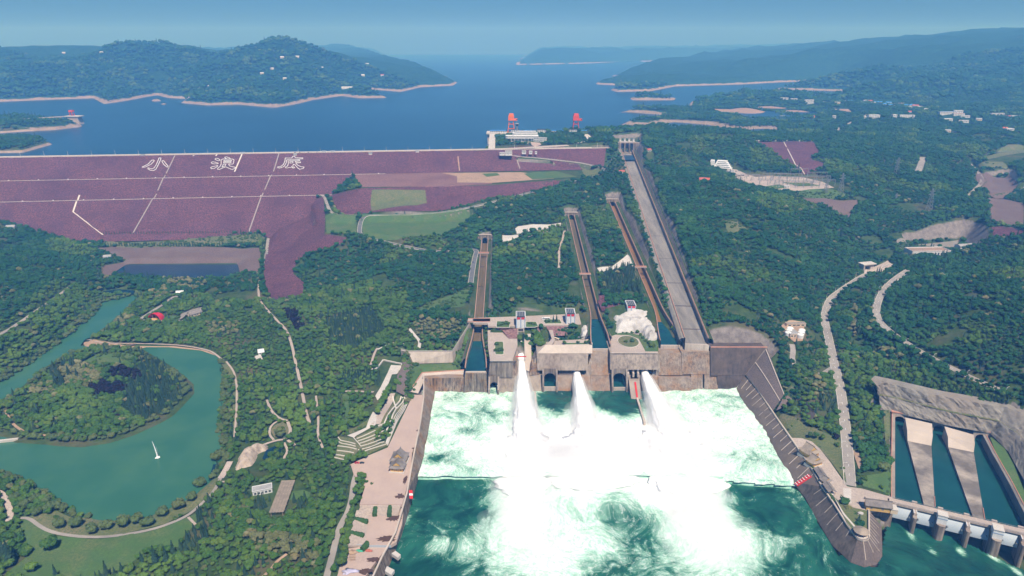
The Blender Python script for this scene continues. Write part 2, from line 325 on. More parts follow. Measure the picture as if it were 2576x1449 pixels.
ISLAND = UU([(0,1012),(60,975),(110,930),(170,893),(230,876),(300,874),(345,878),(370,890),(420,920),(455,945),(480,968),(482,990),(455,1020),(430,1045),(400,1062),(340,1090),(280,1110),(210,1121),(150,1118),(90,1112),(45,1110),(20,1095),(-60,1090),(-60,1030)], Z_LAKE)
POND = UU([(280,694),(322,666),(592,666),(598,690),(560,700),(420,702)], Z_POND)
POND2 = UU([(256,744),(262,733),(300,728),(342,732),(340,739),(300,742)], 5.0)
POOL = [U(1066,940,16),U(1062,1000,14.5),U(1054,1060,14),U(1036,1150,14),U(1020,1240,14),U(1006,1290,12),U(990,1340,11),U(958,1400,10),U(926,1470,10),U(880,1640,0),U(2700,1640,0),U(2700,1480,0)]
POOL += [U(*q9(x,y),z) for x, y, z in ((2620,1180,0),(1600,945,0),(1560,1010,8),(1480,1010,8),(1415,985,13),(1414,1170,13),(1395,1192,13),(1362,1196,13),(1328,1182,13),(1258,1092,13),(1158,932,13),(1068,802,13),(983,652,13),(878,502,13),(738,302,13),(598,92,13))]+[U(*qb(2110,1080),14)]
OUTLET = [U(*q9(x,y),z) for x, y, z in ((1578,262,12),(1500,255,14),(1474,100,36),(1500,50,38),(1620,75,38),(2000,165,38),(2400,234,38),(2560,292,39),(2780,390,40),(2780,1260,0),(1590,945,0))]
GRIDS = {}
def heights(X, Y, fine):
 Hh = rbf(X, Y)
 wild = np.clip((np.hypot(X, Y-700)-900)/1500, 0, 1)
 Hh += wild*(vnoise(X,Y,260,1)*9+vnoise(X,Y,110,2)*5)
 Hh += np.clip((Y-2600)/1500, 0, 1)*np.clip((Hh-118)/60, 0, 1)*(np.abs(vnoise(X,Y,420,5))*-34+16+vnoise(X,Y,150,6)*9)
 if fine: Hh += vnoise(X,Y,45,3)*1.3+vnoise(X,Y,18,4)*.5
 # dam body stands above the ground here
 w = (dam_y(X)-Y)*.9945
 prof = np.where(w < 70, 146-w/1.75, np.where(w < 76, 106, np.where(w < 134.6, 106-(w-76)/1.75, np.where(w < 140.6, 72.5, np.maximum(72.5-(w-140.6)/1.75, 8)))))
 right = np.where(w < 73, 235., np.where(w < 138, -300.+(w-73)*.25, np.where(w < 254, -385.+(w-138)*-.95, -2e4)))
 blend = np.clip((right+14-X)/14, 0, 1)*np.clip((w+60)/20, 0, 1)
 low = np.where(w < 0, 130, prof-4)
 leftrise = np.clip((-790-X)/60, 0, 1)*np.clip((w-165)/10, 0, 1)           # wooded abutment at the left covers the toe
 Hh = np.where(blend > 0, np.where(leftrise*np.ones_like(Hh) > .5, np.maximum(Hh, low), low*blend+Hh*(1-blend)), Hh)
 # reservoir
 d = sdist(X, Y, RES); land = d.copy()
 for isl in ISL: land = np.where(d < 0, np.maximum(land, -sdist(X, Y, isl)), land)
 far = Y > dam_y(X)+40
 Hh = np.where(land < 0, Z_RES-np.minimum(9, 1-land*.4), Hh)
 lim = Z_RES+.3+np.clip(land,0,1e9)*np.where(Y > 2300, .55, .8)
 Hh = np.where((land >= 0) & far & (land < 900), np.minimum(Hh, lim), Hh)
 Hh = np.where((land >= 0) & far & (land < 220) & (Y > 1850), np.maximum(Hh, Z_RES+.3+np.minimum(land*.12, 4)), Hh)
 shore = np.where(far, np.clip(1-land/ np.where(Y > 2300, 55, 30), 0, 1)*(land >= -3), 0)
 if not fine: return Hh, shore
 def flat(poly, z, up=1.0, down=.7, m=60):
  x0, x1, y0, y1 = bbox(poly, m); s = (X > x0) & (X < x1) & (Y > y0) & (Y < y1)
  if not s.any(): return
  q = np.maximum(sdist(X[s], Y[s], poly), 0)
  Hh[s] = np.clip(Hh[s], z-q*down, z+q*up)
 def road(line, hw, up=1.0, down=.7, m=30, dz=0):
  x0, x1, y0, y1 = bbox(line, m+hw); s = (X > x0) & (X < x1) & (Y > y0) & (Y < y1)
  if not s.any(): return
  q, z = pdist(X[s], Y[s], line); z = z+dz; q = np.maximum(q-hw, 0)
  keep = q < m
  Hh[s] = np.where(keep, np.clip(Hh[s], z-q*down, z+q*up), Hh[s])
 GRIDS['flat'], GRIDS['road'] = flat, road
 terrain_works(flat, road)
 return Hh, shore
# ---- earthworks: platforms, terraces, road benches, chute cuts (all in metres, from the survey)
ROADS = {}   # name -> (line, half width, material)
def zline(pts): return [U(*p) for p in pts]
ROADS['valley_road'] = (zline([(2138,1222,14),(2132,1130,14),(2118,1000,17),(2108,950,19),(2100,925,20),(2096,905,20),(2082,840,22),(2072,800,23),(2085,755,25),(2110,735,26),(2150,708,28),(2180,690,29),(2215,680,30),(2245,664,31)]), 4.7, 'road')
ROADS['hill_road'] = (zline([(2700,1075,40),(2576,1008,41),(2450,955,40),(2400,930,40),(2330,895,40),(2262,852,40),(2215,815,40),(2203,790,40),(2207,760,40),(2225,725,41),(2258,697,42),(2285,680,42)]), 4.3, 'road')
ROADS['side_lane'] = (zline([(1992,866,37),(1996,880,36),(1992,905,33),(2000,920,31),(2030,938,27),(2062,945,23),(2095,925,20)]), 3.2, 'road')
ROADS['ramp_road'] = (zline([(1262,386,140),(1300,393,134),(1380,400,128),(1460,409,120),(1505,419,112),(1524,428,107.5),(1522,437,105.5),(1500,446,103.5),(1440,458,99),(1300,493,86),(1200,518,78),(1110,536,74),(1000,541,72),(935,541,71),(915,546,69),(908,556,66),(904,575,61),(905,592,57),(940,602,54),(1000,616,51),(1060,628,49),(1100,632,48),(1150,632,47),(1190,627,46),(1200,632,46),(1196,642,46),(1190,670,44),(1183,720,42)]), 3.6, 'asphalt')
ROADS['berm_road'] = (zline([(784,483,72.5),(806,487,72.5),(818,498,72.3),(822,512,72.1),(830,532,72),(845,540,72),(880,541,72),(935,540,71.5)]), 3.2, 'road')
ROADS['white_track'] = (zline([(1225,638,46),(1262,630,50),(1300,608,58),(1340,592,66),(1380,581,71),(1410,580,72),(1432,581,70)]), 2.0, 'paving')
ROADS['white_spur'] = (zline([(1420,582,71),(1416,600,69),(1405,632,64),(1408,660,60),(1405,682,58)]), 2.0, 'paving')
ROADS['park_road'] = (zline([(675,600,9),(670,640,8),(667,672,8)]), 3.0, 'road')
ROADS['forest_lane'] = (zline([(652,705,8),(650,728,8),(652,755,8),(668,775,8),(690,800,8),(722,830,9),(735,870,9),(742,905,9),(750,940,10),(760,985,10),(772,1050,10),(782,1068,10)]), 1.7, 'paving')
ROADS['abutment_lane'] = (zline([(-40,860,32),(10,838,30),(60,805,26),(110,770,24),(160,735,22),(185,715,22)]), 3.4, 'road')
ROADS['garden_lane'] = (zline([(985,1160,14),(905,1168,13),(890,1210,12.5),(886,1250,12),(876,1290,11),(858,1318,11),(848,1345,11),(838,1390,11),(822,1449,11),(810,1500,11)]), 2.6, 'road')
ROADS['gate_road'] = (zline([(1165,806,46),(1200,805,47),(1300,803,47),(1400,798,47),(1450,794,47)]), 5.5, 'paving')
ROADS['far_track'] = (zline([(2240,272,131),(2180,300,129),(2110,318,127),(2108,330,127)]), 4.0, 'road')
ROADS['cutting_track'] = (zline([(2322,395,118),(2315,420,112),(2305,440,106)]), 7.0, 'road')
ROADS['quarry_road'] = (zline([(2440,412,102),(2460,432,100),(2475,455,97),(2450,480,92),(2430,500,88)]), 4.0, 'road')
ROADS['terrace_road'] = (zline([(2455,405,104),(2500,395,106),(2576,388,108),(2650,380,110)]), 3.5, 'road')
PLAT = {
 'left_platform': (UU([(1228,813),(1258,813),(1262,838),(1282,838),(1300,850),(1302,868),(1288,906),(1236,906),(1228,875)], 40), 40.0),
 'parking': (UU([(1387,856),(1480,852),(1490,868),(1488,890),(1372,890),(1372,866)], 40), 40.0),
 'garden_platform': (UU([(1532,845),(1545,838),(1645,838),(1652,876),(1548,876)], 42), 42.0),
 'upper_road': (UU([(1180,812),(1180,798),(1300,792),(1460,786),(1475,800),(1460,818),(1240,820)], 47), 47.0),
 'chute3_road': (UU([(1515,800),(1560,792),(1620,790),(1620,800),(1560,815),(1530,830)], 48), 48.0),
 'left_plaza': (UU([(1048,992),(1062,1000),(1052,1080),(1020,1230),(985,1222),(880,1200),(878,1165),(905,1140),(985,1095),(1010,1030)], 14), 14.0),
 'low_plaza': (UU([(925,1240),(1012,1240),(995,1330),(975,1400),(930,1449),(860,1500),(850,1449),(890,1300)], 8), 8.0),
 'right_plaza': (UU([(2005,1108),(2030,1106),(2068,1128),(2115,1195),(2160,1232),(2240,1255),(2225,1330),(2190,1360),(2180,1280),(2150,1275),(2080,1200)], 14), 14.0),
 'gate_yard': (UU([(2130,1215),(2170,1225),(2245,1250),(2240,1300),(2182,1285),(2130,1270)], 14), 14.0),
 'switchyard': (UU([(1850,448),(1905,438),(1990,440),(2060,442),(2130,468),(2150,480),(2060,478),(1930,474)], 100), 100.0),
 'office_yard': (UU([(1795,420),(1850,420),(1900,436),(1870,446),(1820,440)], 106), 106.0),
 'berm_platform': (UU([(885,428),(1240,422),(1440,420),(1510,432),(1440,452),(1240,464),(908,471)], 105.5), 105.5),
 'grass_terrace': (UU([(905,546),(1182,544),(1195,552),(1120,592),(1000,600),(912,592)], 61), 61.0),
 'grass_terrace_west': (UU([(818,552),(900,543),(898,590),(822,586)], 60), 60.0),
 'intake_plaza': (UU([(1240,342),(1480,338),(1495,352),(1440,364),(1345,369),(1240,372),(1235,360)], 148), 148.0),
 'spillway_apron': (UU([(1548,352),(1605,350),(1606,372),(1552,374)], 135), 135.0),
 'tank_yard': (UU([(1965,812),(2030,812),(2022,860),(1968,858)], 40), 40.0),
 'portal_yard': (UU([(2180,668),(2210,662),(2245,655),(2262,680),(2185,690)], 30), 30.0),
 'depot_yard': (UU([(2280,612),(2420,604),(2440,640),(2300,660)], 40), 40.0),
 'shell_lawn': (UU([(352,806),(420,770),(440,745),(455,742),(512,770),(500,800),(430,815)], 8), 8.0),
 'planted_strip': (UU([(1040,912),(1160,905),(1190,840),(1205,830),(1196,860),(1168,928),(1062,938),(1050,960),(1030,985),(1000,985)], 18), 18.0),
 'slip_terrace': (UU([(955,905),(1000,905),(1018,890),(985,985),(960,1000),(940,1010)], 20), 20.0),
 'pool_garden': (UU([(575,1180),(600,1160),(680,1110),(740,1120),(735,1160),(650,1190)], 8), 8.0),
 'memorial_yard': (UU([(650,1240),(790,1215),(800,1300),(720,1360),(670,1300)], 9), 9.0),
 'quarry_floor': (UU([(2460,448),(2530,445),(2560,480),(2500,500)], 88), 88.0),
 'settling_flat': (UU([(2490,500),(2600,480),(2640,560),(2500,580)], 82), 82.0),
}
DOWN = {'intake_plaza': 9.0, 'berm_platform': .57, 'spillway_apron': 9.0, 'grass_terrace': .6, 'grass_terrace_west': .6}
def terrain_works(flat, road):
 for k, (p, z) in PLAT.items():
  flat(p, z-.5, up=1.6 if z > 30 else 1.0, down=DOWN.get(k, 1.2), m=50)
 for k, (ln, hw, _m) in ROADS.items(): road(ln, hw+1.5, up=.9, down=.6, m=7 if k == 'ramp_road' else 25, dz=-.3)
 # dividing rock between the outlet channels and the cliffs above them
 flat(LAKE, Z_LAKE-3, up=.6, down=9, m=45)
 flat(ISLAND, Z_LAKE+1.6, up=.08, down=.5, m=12)
 flat(POND, Z_POND-3, up=.55, down=9, m=60)
 flat(POND2, 3, up=.6, down=9, m=20)
 for ln, hw in ((C1, 7.5), (C2, 7.5), (C3, 7.5)):
  e = ext(ln, 5); a, b = Vector(ln[-2]), Vector(ln[-1]); d = (b-a).normalized(); tip = b+d*10
  road(e+[(tip.x, tip.y, b.z)], hw, up=2.6, down=.25, m=26, dz=-4)
 a, b = Vector(SPW[0]), Vector(SPW[1]); d = (b-a).normalized(); tip = b+d*10; d0 = a-d*70
 road([(d0.x, d0.y, 122)]+SPW+[(tip.x, tip.y, b.z)], 16, up=2.6, down=.3, m=40, dz=-4)
 # headwall shelf and the pool
 flat(UU([(1165,945),(1235,945),(1235,985),(1165,985)], 0), -6, up=3, m=10)
 flat([(p[0], p[1], 0) for p in [U(1092,984,0), U(1860,978,0), U(1925,890,30), U(1640,890,30), U(1400,890,30), U(1230,920,20), U(1120,950,10)]], -8, up=2.4, down=9, m=30)
 flat(POOL, -11, up=4.5, down=9, m=25)
 flat(OUTLET, -6, up=7, down=9, m=14)
# ---- ground meshes
NX0, NX1, NY0, NY1, NS = -1760, 1760, 280, 2320, 5
xs = np.arange(NX0, NX1+1, NS, dtype=float); ys = np.arange(NY0, NY1+1, NS, dtype=float)
GX, GY = np.meshgrid(xs, ys); GH, GSH = heights(GX, GY, True)
mx = np.arange(-4800, 4801, 20, dtype=float); my = np.arange(NY1, 5621, 20, dtype=float)
MX, MY = np.meshgrid(mx, my); MH, MSH = heights(MX, MY, False)
fx = np.arange(-13000, 13001, 100, dtype=float); fy = np.arange(5620, 15021, 100, dtype=float)
FX, FY = np.meshgrid(fx, fy); FH, FSH = heights(FX, FY, False)
FH = np.maximum(FH, 95)
GH[-1] = np.interp(xs, mx, MH[0]); MH[-1] = np.interp(mx, fx, FH[0])
def hz(x, y):                         # ground height at a place
 x = np.asarray(x, float); y = np.asarray(y, float)
 def bil(Hm, x0, y0, s):
  i = np.clip((x-x0)/s, 0, Hm.shape[1]-1.001); j = np.clip((y-y0)/s, 0, Hm.shape[0]-1.001)
  a = i.astype(int); b = j.astype(int); p = i-a; q = j-b
  return (Hm[b,a]*(1-p)+Hm[b,a+1]*p)*(1-q)+(Hm[b+1,a]*(1-p)+Hm[b+1,a+1]*p)*q
 near = (np.abs(x) < 1755) & (y < NY1)
 return np.where(near, bil(GH, NX0, NY0, NS), np.where(y < 5620, bil(MH, -4800, NY1, 20), bil(FH, -13000, 5620, 100)))
def G(u, v, t0=350, t1=9000):         # where the line of sight meets the ground
 a, dy, dz = ray(u, v); t = np.concatenate([np.arange(t0, 2600, 2.), np.arange(2600, t1, 8.)])
 x, y, z = a*t, dy*t, CAM_H+dz*t; below = z < hz(x, y)
 k = int(np.argmax(below)) if below.any() else len(t)-1
 return (float(x[k]), float(y[k]), float(hz(x[k], y[k])))
def grid_obj(name, X, Y, Hm, SHm, m):
 r, c = X.shape; v = np.stack([X, Y, Hm], -1).reshape(-1, 3)
 idx = np.arange(r*c).reshape(r, c); f = np.stack([idx[:-1,:-1], idx[:-1,1:], idx[1:,1:], idx[1:,:-1]], -1).reshape(-1, 4)
 me = bpy.data.meshes.new(name); me.vertices.add(len(v)); me.vertices.foreach_set('co', v.ravel())
 me.loops.add(f.size); me.loops.foreach_set('vertex_index', f.ravel().astype(np.int32))
 me.polygons.add(len(f)); me.polygons.foreach_set('loop_start', np.arange(0, f.size, 4, dtype=np.int32))
 me.polygons.foreach_set('use_smooth', np.ones(len(f), bool)); me.update(calc_edges=True)
 at = me.attributes.new('shore', 'FLOAT', 'POINT'); at.data.foreach_set('value', SHm.ravel().astype(np.float32))
 me.materials.append(m); o = bpy.data.objects.new(name, me); COL.objects.link(o); tag(o, kind='structure'); return o
def ground_mat(name, far):
 m = bpy.data.materials.new(name); m.use_nodes = True; t = m.node_tree; L = t.links; b = t.nodes['Principled BSDF']
 b.inputs['Roughness'].default_value = .95; b.inputs['Specular IOR Level'].default_value = .1
 geo = _n(t,'ShaderNodeNewGeometry')
 def noise(sc, det=5, ro=.6):
  n = _n(t,'ShaderNodeTexNoise'); n.inputs['Scale'].default_value = 1/sc; n.inputs['Detail'].default_value = det; n.inputs['Roughness'].default_value = ro
  L.new(geo.outputs['Position'], n.inputs['Vector']); return n.outputs[0]
 def rmp(s, a, e, lo=0., hi=1.):
  r = _n(t,'ShaderNodeMapRange'); r.inputs[1].default_value = a; r.inputs[2].default_value = e; r.inputs[3].default_value = lo; r.inputs[4].default_value = hi; L.new(s, r.inputs[0]); return r.outputs[0]
 def mix(f, a, c):
  x = _n(t,'ShaderNodeMix'); x.data_type = 'RGBA'; L.new(f, x.inputs[0])
  for s, k in ((a,6),(c,7)):
   if hasattr(s,'is_linked'): L.new(s, x.inputs[k])
   else: x.inputs[k].default_value = (*s,1)
  return x.outputs[2]
 if far:
  c = mix(rmp(noise(30,6,.7), .4, .6), (.008,.040,.020), (.026,.078,.032))
  c = mix(rmp(noise(170,5), .45, .7), c, (.016,.058,.028))
  c = mix(rmp(noise(90,6,.72), .66, .74), c, (.22,.17,.10))
 else:
  c = mix(rmp(noise(12,5,.7), .38, .62), (.030,.062,.020), (.062,.100,.034))
  c = mix(rmp(noise(60,5), .5, .72), c, (.13,.105,.065))
 sep = _n(t,'ShaderNodeSeparateXYZ'); L.new(geo.outputs['Normal'], sep.inputs[0])
 rk = mix(rmp(noise(7,6,.7), .35, .65), (.16,.14,.135), (.29,.255,.235))
 c = mix(rmp(sep.outputs[2], .74, .62), c, rk) if not far else c
 at = _n(t,'ShaderNodeAttribute'); at.attribute_name = 'shore'
 pos = _n(t,'ShaderNodeSeparateXYZ'); L.new(geo.outputs['Position'], pos.inputs[0])
 zn = _n(t,'ShaderNodeMath'); zn.operation = 'MULTIPLY_ADD'; L.new(noise(60,5,.7), zn.inputs[0]); zn.inputs[1].default_value = 22 if far else 6; L.new(pos.outputs[2], zn.inputs[2])
 lowz = rmp(zn.outputs[0], 137 if far else 124.5, 134 if far else 122.5)
 mu = _n(t,'ShaderNodeMath'); mu.operation = 'MULTIPLY'; L.new(rmp(at.outputs['Fac'], .05, .25), mu.inputs[0]); L.new(lowz, mu.inputs[1])
 sc = mix(rmp(noise(18,5,.7), .35, .65), (.27,.205,.165), (.38,.30,.25))
 c = mix(mu.outputs[0], c, sc)
 L.new(c, b.inputs['Base Color'])
 bp = _n(t,'ShaderNodeBump'); bp.inputs['Distance'].default_value = 12 if far else 1.4; L.new(noise(26 if far else 6, 7, .72), bp.inputs['Height']); L.new(bp.outputs[0], b.inputs['Normal'])
 return m
gm, gf = ground_mat('ground', False), ground_mat('far_ground', True)
M['ground_m'] = gm
grid_obj('ground', GX, GY, GH, GSH, gm)
grid_obj('hills', MX, MY, MH, MSH, gf)
grid_obj('far_hills', FX, FY, FH, FSH, gf)

# ---- still water sheets
def sheet_flat(name, poly, z, m, parent=None):
 return MB().add([(p[0], p[1], z) for p in poly], [tuple(range(len(poly)))]).build(name, m, parent)
def water(name, poly, z, m, label=None):
 o = sheet_flat(name, poly, z, m); tag(o, kind='structure'); return o
water('reservoir_water', [(-13000,1500),(-2000,1500),(-1174,dam_y(-1174)+6),(-100,dam_y(-100)+6),(250,1730),(1760,1900),(13000,1900),(13000,15000),(-13000,15000)], Z_RES, M['reservoir_water'])
def grow(poly, k):
 c = np.mean([(p[0],p[1]) for p in poly], axis=0); return [(c[0]+(p[0]-c[0])*k, c[1]+(p[1]-c[1])*k) for p in poly]
water('lake_water', grow(LAKE, 1.03), Z_LAKE, M['lake_water'])
water('toe_pond_water', grow(POND, 1.06), Z_POND, M['pond_water'])
water('small_pond_water', grow(POND2, 1.05), 5.2, M['pond_water'])

# ---- draped sheets and road ribbons
EXP, EXL = [], []                   # where no trees stand
def drape(name, poly, m, off=.4, step=5.0, parent=None, kind=None, label=None, cat=None, group=None):
 """a thin cover (lawn, paving, stone pitching) laid on the ground inside an outline"""
 P = [(float(p[0]), float(p[1])) for p in poly]; B = []; EXP.append((name, P))
 for i, a in enumerate(P):
  c = P[(i+1) % len(P)]; L = math.dist(a, c); k = max(1, int(L/step))
  B += [(a[0]+(c[0]-a[0])*j/k, a[1]+(c[1]-a[1])*j/k) for j in range(k)]
 x0, x1, y0, y1 = bbox(P, 0)
 gx, gy = np.meshgrid(np.arange(math.floor(x0/step)*step, x1, step), np.arange(math.floor(y0/step)*step, y1, step))
 s = sdist(gx, gy, P) < -step*.35
 V = [Vector(b) for b in B]+[Vector((float(x), float(y))) for x, y in zip(gx[s], gy[s])]
 n = len(B); r = delaunay_2d_cdt(V, [(i, (i+1) % n) for i in range(n)], [], 1, 1e-4)
 vv = np.array([(p.x, p.y) for p in r[0]]); zz = hz(vv[:,0], vv[:,1])+off
 if len(B) < 400:                   # keep above the ground between its grid corners
  for ox, oy in ((2.,0),(-2.,0),(0,2.),(0,-2.)): zz = np.maximum(zz, hz(vv[:,0]+ox, vv[:,1]+oy)+off-1.2)
 mb = MB(); mb.add([(a, b, c) for (a, b), c in zip(vv, zz)], [tuple(f) for f in r[2]])
 o = mb.build(name, m, parent, smooth=True, recalc=False)
 me = o.data
 if len(me.polygons) and sum(p.normal.z for p in me.polygons) < 0: me.flip_normals()
 if kind: tag(o, kind=kind)
 if label: tag(o, label, cat, group)
 return o
def resample(line, step):
 out = [Vector(line[0])]
 for a, b in zip(line[:-1], line[1:]):
  a, b = Vector(a), Vector(b); k = max(1, int((b-a).length/step)); out += [a+(b-a)*j/k for j in range(1, k+1)]
 return out
def smooth_line(line, it=2):
 P = [Vector(p) for p in line]
 for _ in range(it):
  Q = [P[0]]
  for a, b in zip(P[:-1], P[1:]): Q += [a*.75+b*.25, a*.25+b*.75]
  P = Q+[P[-1]]
 return P
def ribbon(name, line, hw, m, off=.35, parent=None, follow=True, edges=None, smooth=True, kind='structure'):
 P = resample(smooth_line(line) if smooth else line, 4.0); EXL.append(([tuple(p) for p in P[::3]]+[tuple(P[-1])], hw))
 def sides(w):
  A, B = [], []
  for i, p in enumerate(P):
   d = P[min(i+1, len(P)-1)]-P[max(i-1, 0)]; nrm = Vector((-d.y, d.x, 0)).normalized()
   A.append(p+nrm*w); B.append(p-nrm*w)
  return A, B
 def lift(q, c, o):
  z = max(float(hz(q.x, q.y)), float(hz(c.x, c.y)))+o if follow else c.z+o
  return (q.x, q.y, z)
 A, B = sides(hw); mb = MB()
 A2 = [lift(a, p, off) for a, p in zip(A, P)]; B2 = [lift(b, p, off) for b, p in zip(B, P)]
 zz = [(max(a[2], b[2])) for a, b in zip(A2, B2)]
 zz = np.convolve(np.pad(zz, 2, mode='edge'), np.ones(5)/5, 'valid')+.1
 mb.strip([(b[0], b[1], z) for b, z in zip(B2, zz)], [(a[0], a[1], z) for a, z in zip(A2, zz)])
 o = mb.build(name, m, parent, recalc=False)
 if o.data.polygons[0].normal.z < 0: o.data.flip_normals()
 if kind and parent is None: tag(o, kind=kind)
 if edges:                           # raised kerbs along both sides
  for sgn in (1, -1):
   A, _ = sides(sgn*(hw+edges[0]*.5)); k = MB(); w = edges[0]/2; rows = []
   for i, p in enumerate(P):
    d = P[min(i+1, len(P)-1)]-P[max(i-1, 0)]; nrm = Vector((-d.y, d.x, 0)).normalized(); q = A[i]; z = zz[i]
    rows.append([(q.x-nrm.x*w, q.y-nrm.y*w, z-.8), (q.x-nrm.x*w, q.y-nrm.y*w, z+edges[1]), (q.x+nrm.x*w, q.y+nrm.y*w, z+edges[1]), (q.x+nrm.x*w, q.y+nrm.y*w, z-.8)])
   k.sweep(rows).build('kerb', M[edges[2]], o)
 return o
# ------------------------------------------------------------------ the rockfill dam
def prof(w):
 if w < 0: return 146.0
 if w < 70: return 146-w/1.75
 if w < 76: return 106.0
 if w < 134.6: return 106-(w-76)/1.75
 if w < 140.6: return 72.5
 return max(72.5-(w-140.6)/1.75, 8.5)
def DPt(x, w, o=0.0): return (x, dam_y(x)-w/.9945, prof(w)+o)
def dam_hit(u, v, o=.5):
 a, dy, dz = ray(u, v); lo = None; t = 900.0
 while t < 2600:
  x, y, z = a*t, dy*t, CAM_H+dz*t
  if z < prof((dam_y(x)-y)*.9945): return (x, y, z+o)
  t += .5
 return (x, y, z)
dam = thing('rockfill_dam', 'long purple rockfill dam with stepped slope holding back the reservoir', 'dam', (-468, 1663, 146))
dl = local(dam)
XL = -1760
def dam_face(name, w0, w1, right, m):
 ws = list(np.linspace(w0, w1, max(2, int((w1-w0)/6)+1))); rows = []
 for w in ws:
  xr = right(w); xs_ = np.linspace(XL, xr, 140)
  rows.append([dl(DPt(float(x), float(w)-1e-3 if w == ws[-1] else float(w)+1e-3, float(vnoise(np.array(x), np.array(w), 9, 8))*.25)) for x in xs_])
 o = MB().sweep(rows).build(name, m, dam, smooth=True)
 if o.data.polygons[0].normal.z < 0: o.data.flip_normals()
 return o
dam_face('upper_slope', 0, 70, lambda w: 235.-w*.2, M['riprap'])
dam_face('middle_slope', 76, 134.6, lambda w: -300.+(w-73)*.25, M['riprap'])
dam_face('lower_slope', 140.6, 251.7, lambda w: -385.-(w-138)*.95+14, M['riprap'])
for w0, w1, xr in ((69.9, 76.1, -296.), (134.5, 140.7, -384.)):
 MB().add([dl(DPt(XL, w0)), dl(DPt(xr, w0)), dl(DPt(xr, w1)), dl(DPt(XL, w1))], [(0,1,2,3)]).build('berm', M['berm_soil'] if 'berm_soil' in M else mat('berm_soil', (.17,.13,.11), (.11,.12,.07), 12, c3=(.24,.21,.19), scale3=30), dam)
 a, b = DPt(XL, w1-1), DPt(xr, w1-1); k = MB(); k.bar(dl((a[0],a[1],a[2]+.4)), dl((b[0],b[1],b[2]+.4)), .7); k.build('berm_kerb', M['kerb'], dam)
 for x in np.arange(-1180, xr-10, 62):
  p = DPt(float(x), w0+2); MB().box(-1.2,1.2,-1,1,0,1.6).build('marker_block', M['white_wall'], dam, loc=dl(p))
# crest road with parapets
MB().add([dl((XL, dam_y(XL)+15, 146)), dl((XL, dam_y(XL)-.3, 146.05)), dl((250, dam_y(250)-.3, 146.05)), dl((250, dam_y(250)+15, 146))], [(0,1,2,3)]).build('crest_road', M['paving'], dam)
for off, hh in ((14.5, 1.3), (.2, .7)):
 a, b = (XL, dam_y(XL)+off, 146+hh/2), (200, dam_y(200)+off, 146+hh/2); MB().bar(dl(a), dl(b), hh).build('parapet', M['kerb'], dam)
MB().add([dl((XL, dam_y(XL)+15, 146)), dl((250, dam_y(250)+15, 146)), dl((250, dam_y(250)+80, 108)), dl((XL, dam_y(XL)+80, 108))], [(0,1,2,3)]).build('upstream_slope', M['riprap_grey'], dam)
def dam_strip(name, pts, w, m, o=.45):
 P = [Vector(dam_hit(u, v, o)) for u, v in pts]
 Q = resample(P, 5.0); Q = [Vector((q.x, q.y, prof((dam_y(q.x)-q.y)*.9945)+o)) for q in Q]
 A, B = [], []
 for i, q in enumerate(Q):
  d = Q[min(i+1,len(Q)-1)]-Q[max(i-1,0)]; n = Vector((-d.y, d.x, 0)).normalized()*w/2
  A.append(q+n); B.append(q-n)
 mb = MB(); mb.strip([dl(p) for p in A], [dl(p) for p in B]); ob = mb.build(name, m, dam)
 if ob.data.polygons[0].normal.z < 0: ob.data.flip_normals()
 return ob
for pts, w, m in (([(444,389),(418,437)], 2.5,'berm_line'), ([(416,441),(397,480)], 2.5,'berm_line'), ([(394,488),(334,588)], 2.6,'berm_line'),
                  ([(609,388),(590,433)], 3.2,'kerb'), ([(702,386),(688,432)], 2.5,'berm_line'), ([(684,440),(666,478)], 2.5,'berm_line'), ([(662,486),(626,584)], 2.6,'berm_line'),
                  ([(200,491),(184,533)], 3.2,'kerb'), ([(184,533),(259,591)], 3.2,'kerb'), ([(1152,394),(1156,430)], 2.6,'soil'), ([(1299,397),(1308,425)], 2.6,'berm_line')):
 dam_strip('walkway_strip', pts, w, M[m])
for u in (489, 546): dam_strip('walkway_stub', [(u,389),(u-3,393)], 4, M['kerb'])
def qz(x, y): return 314.45+.1953*x, 364.8+.1953*y
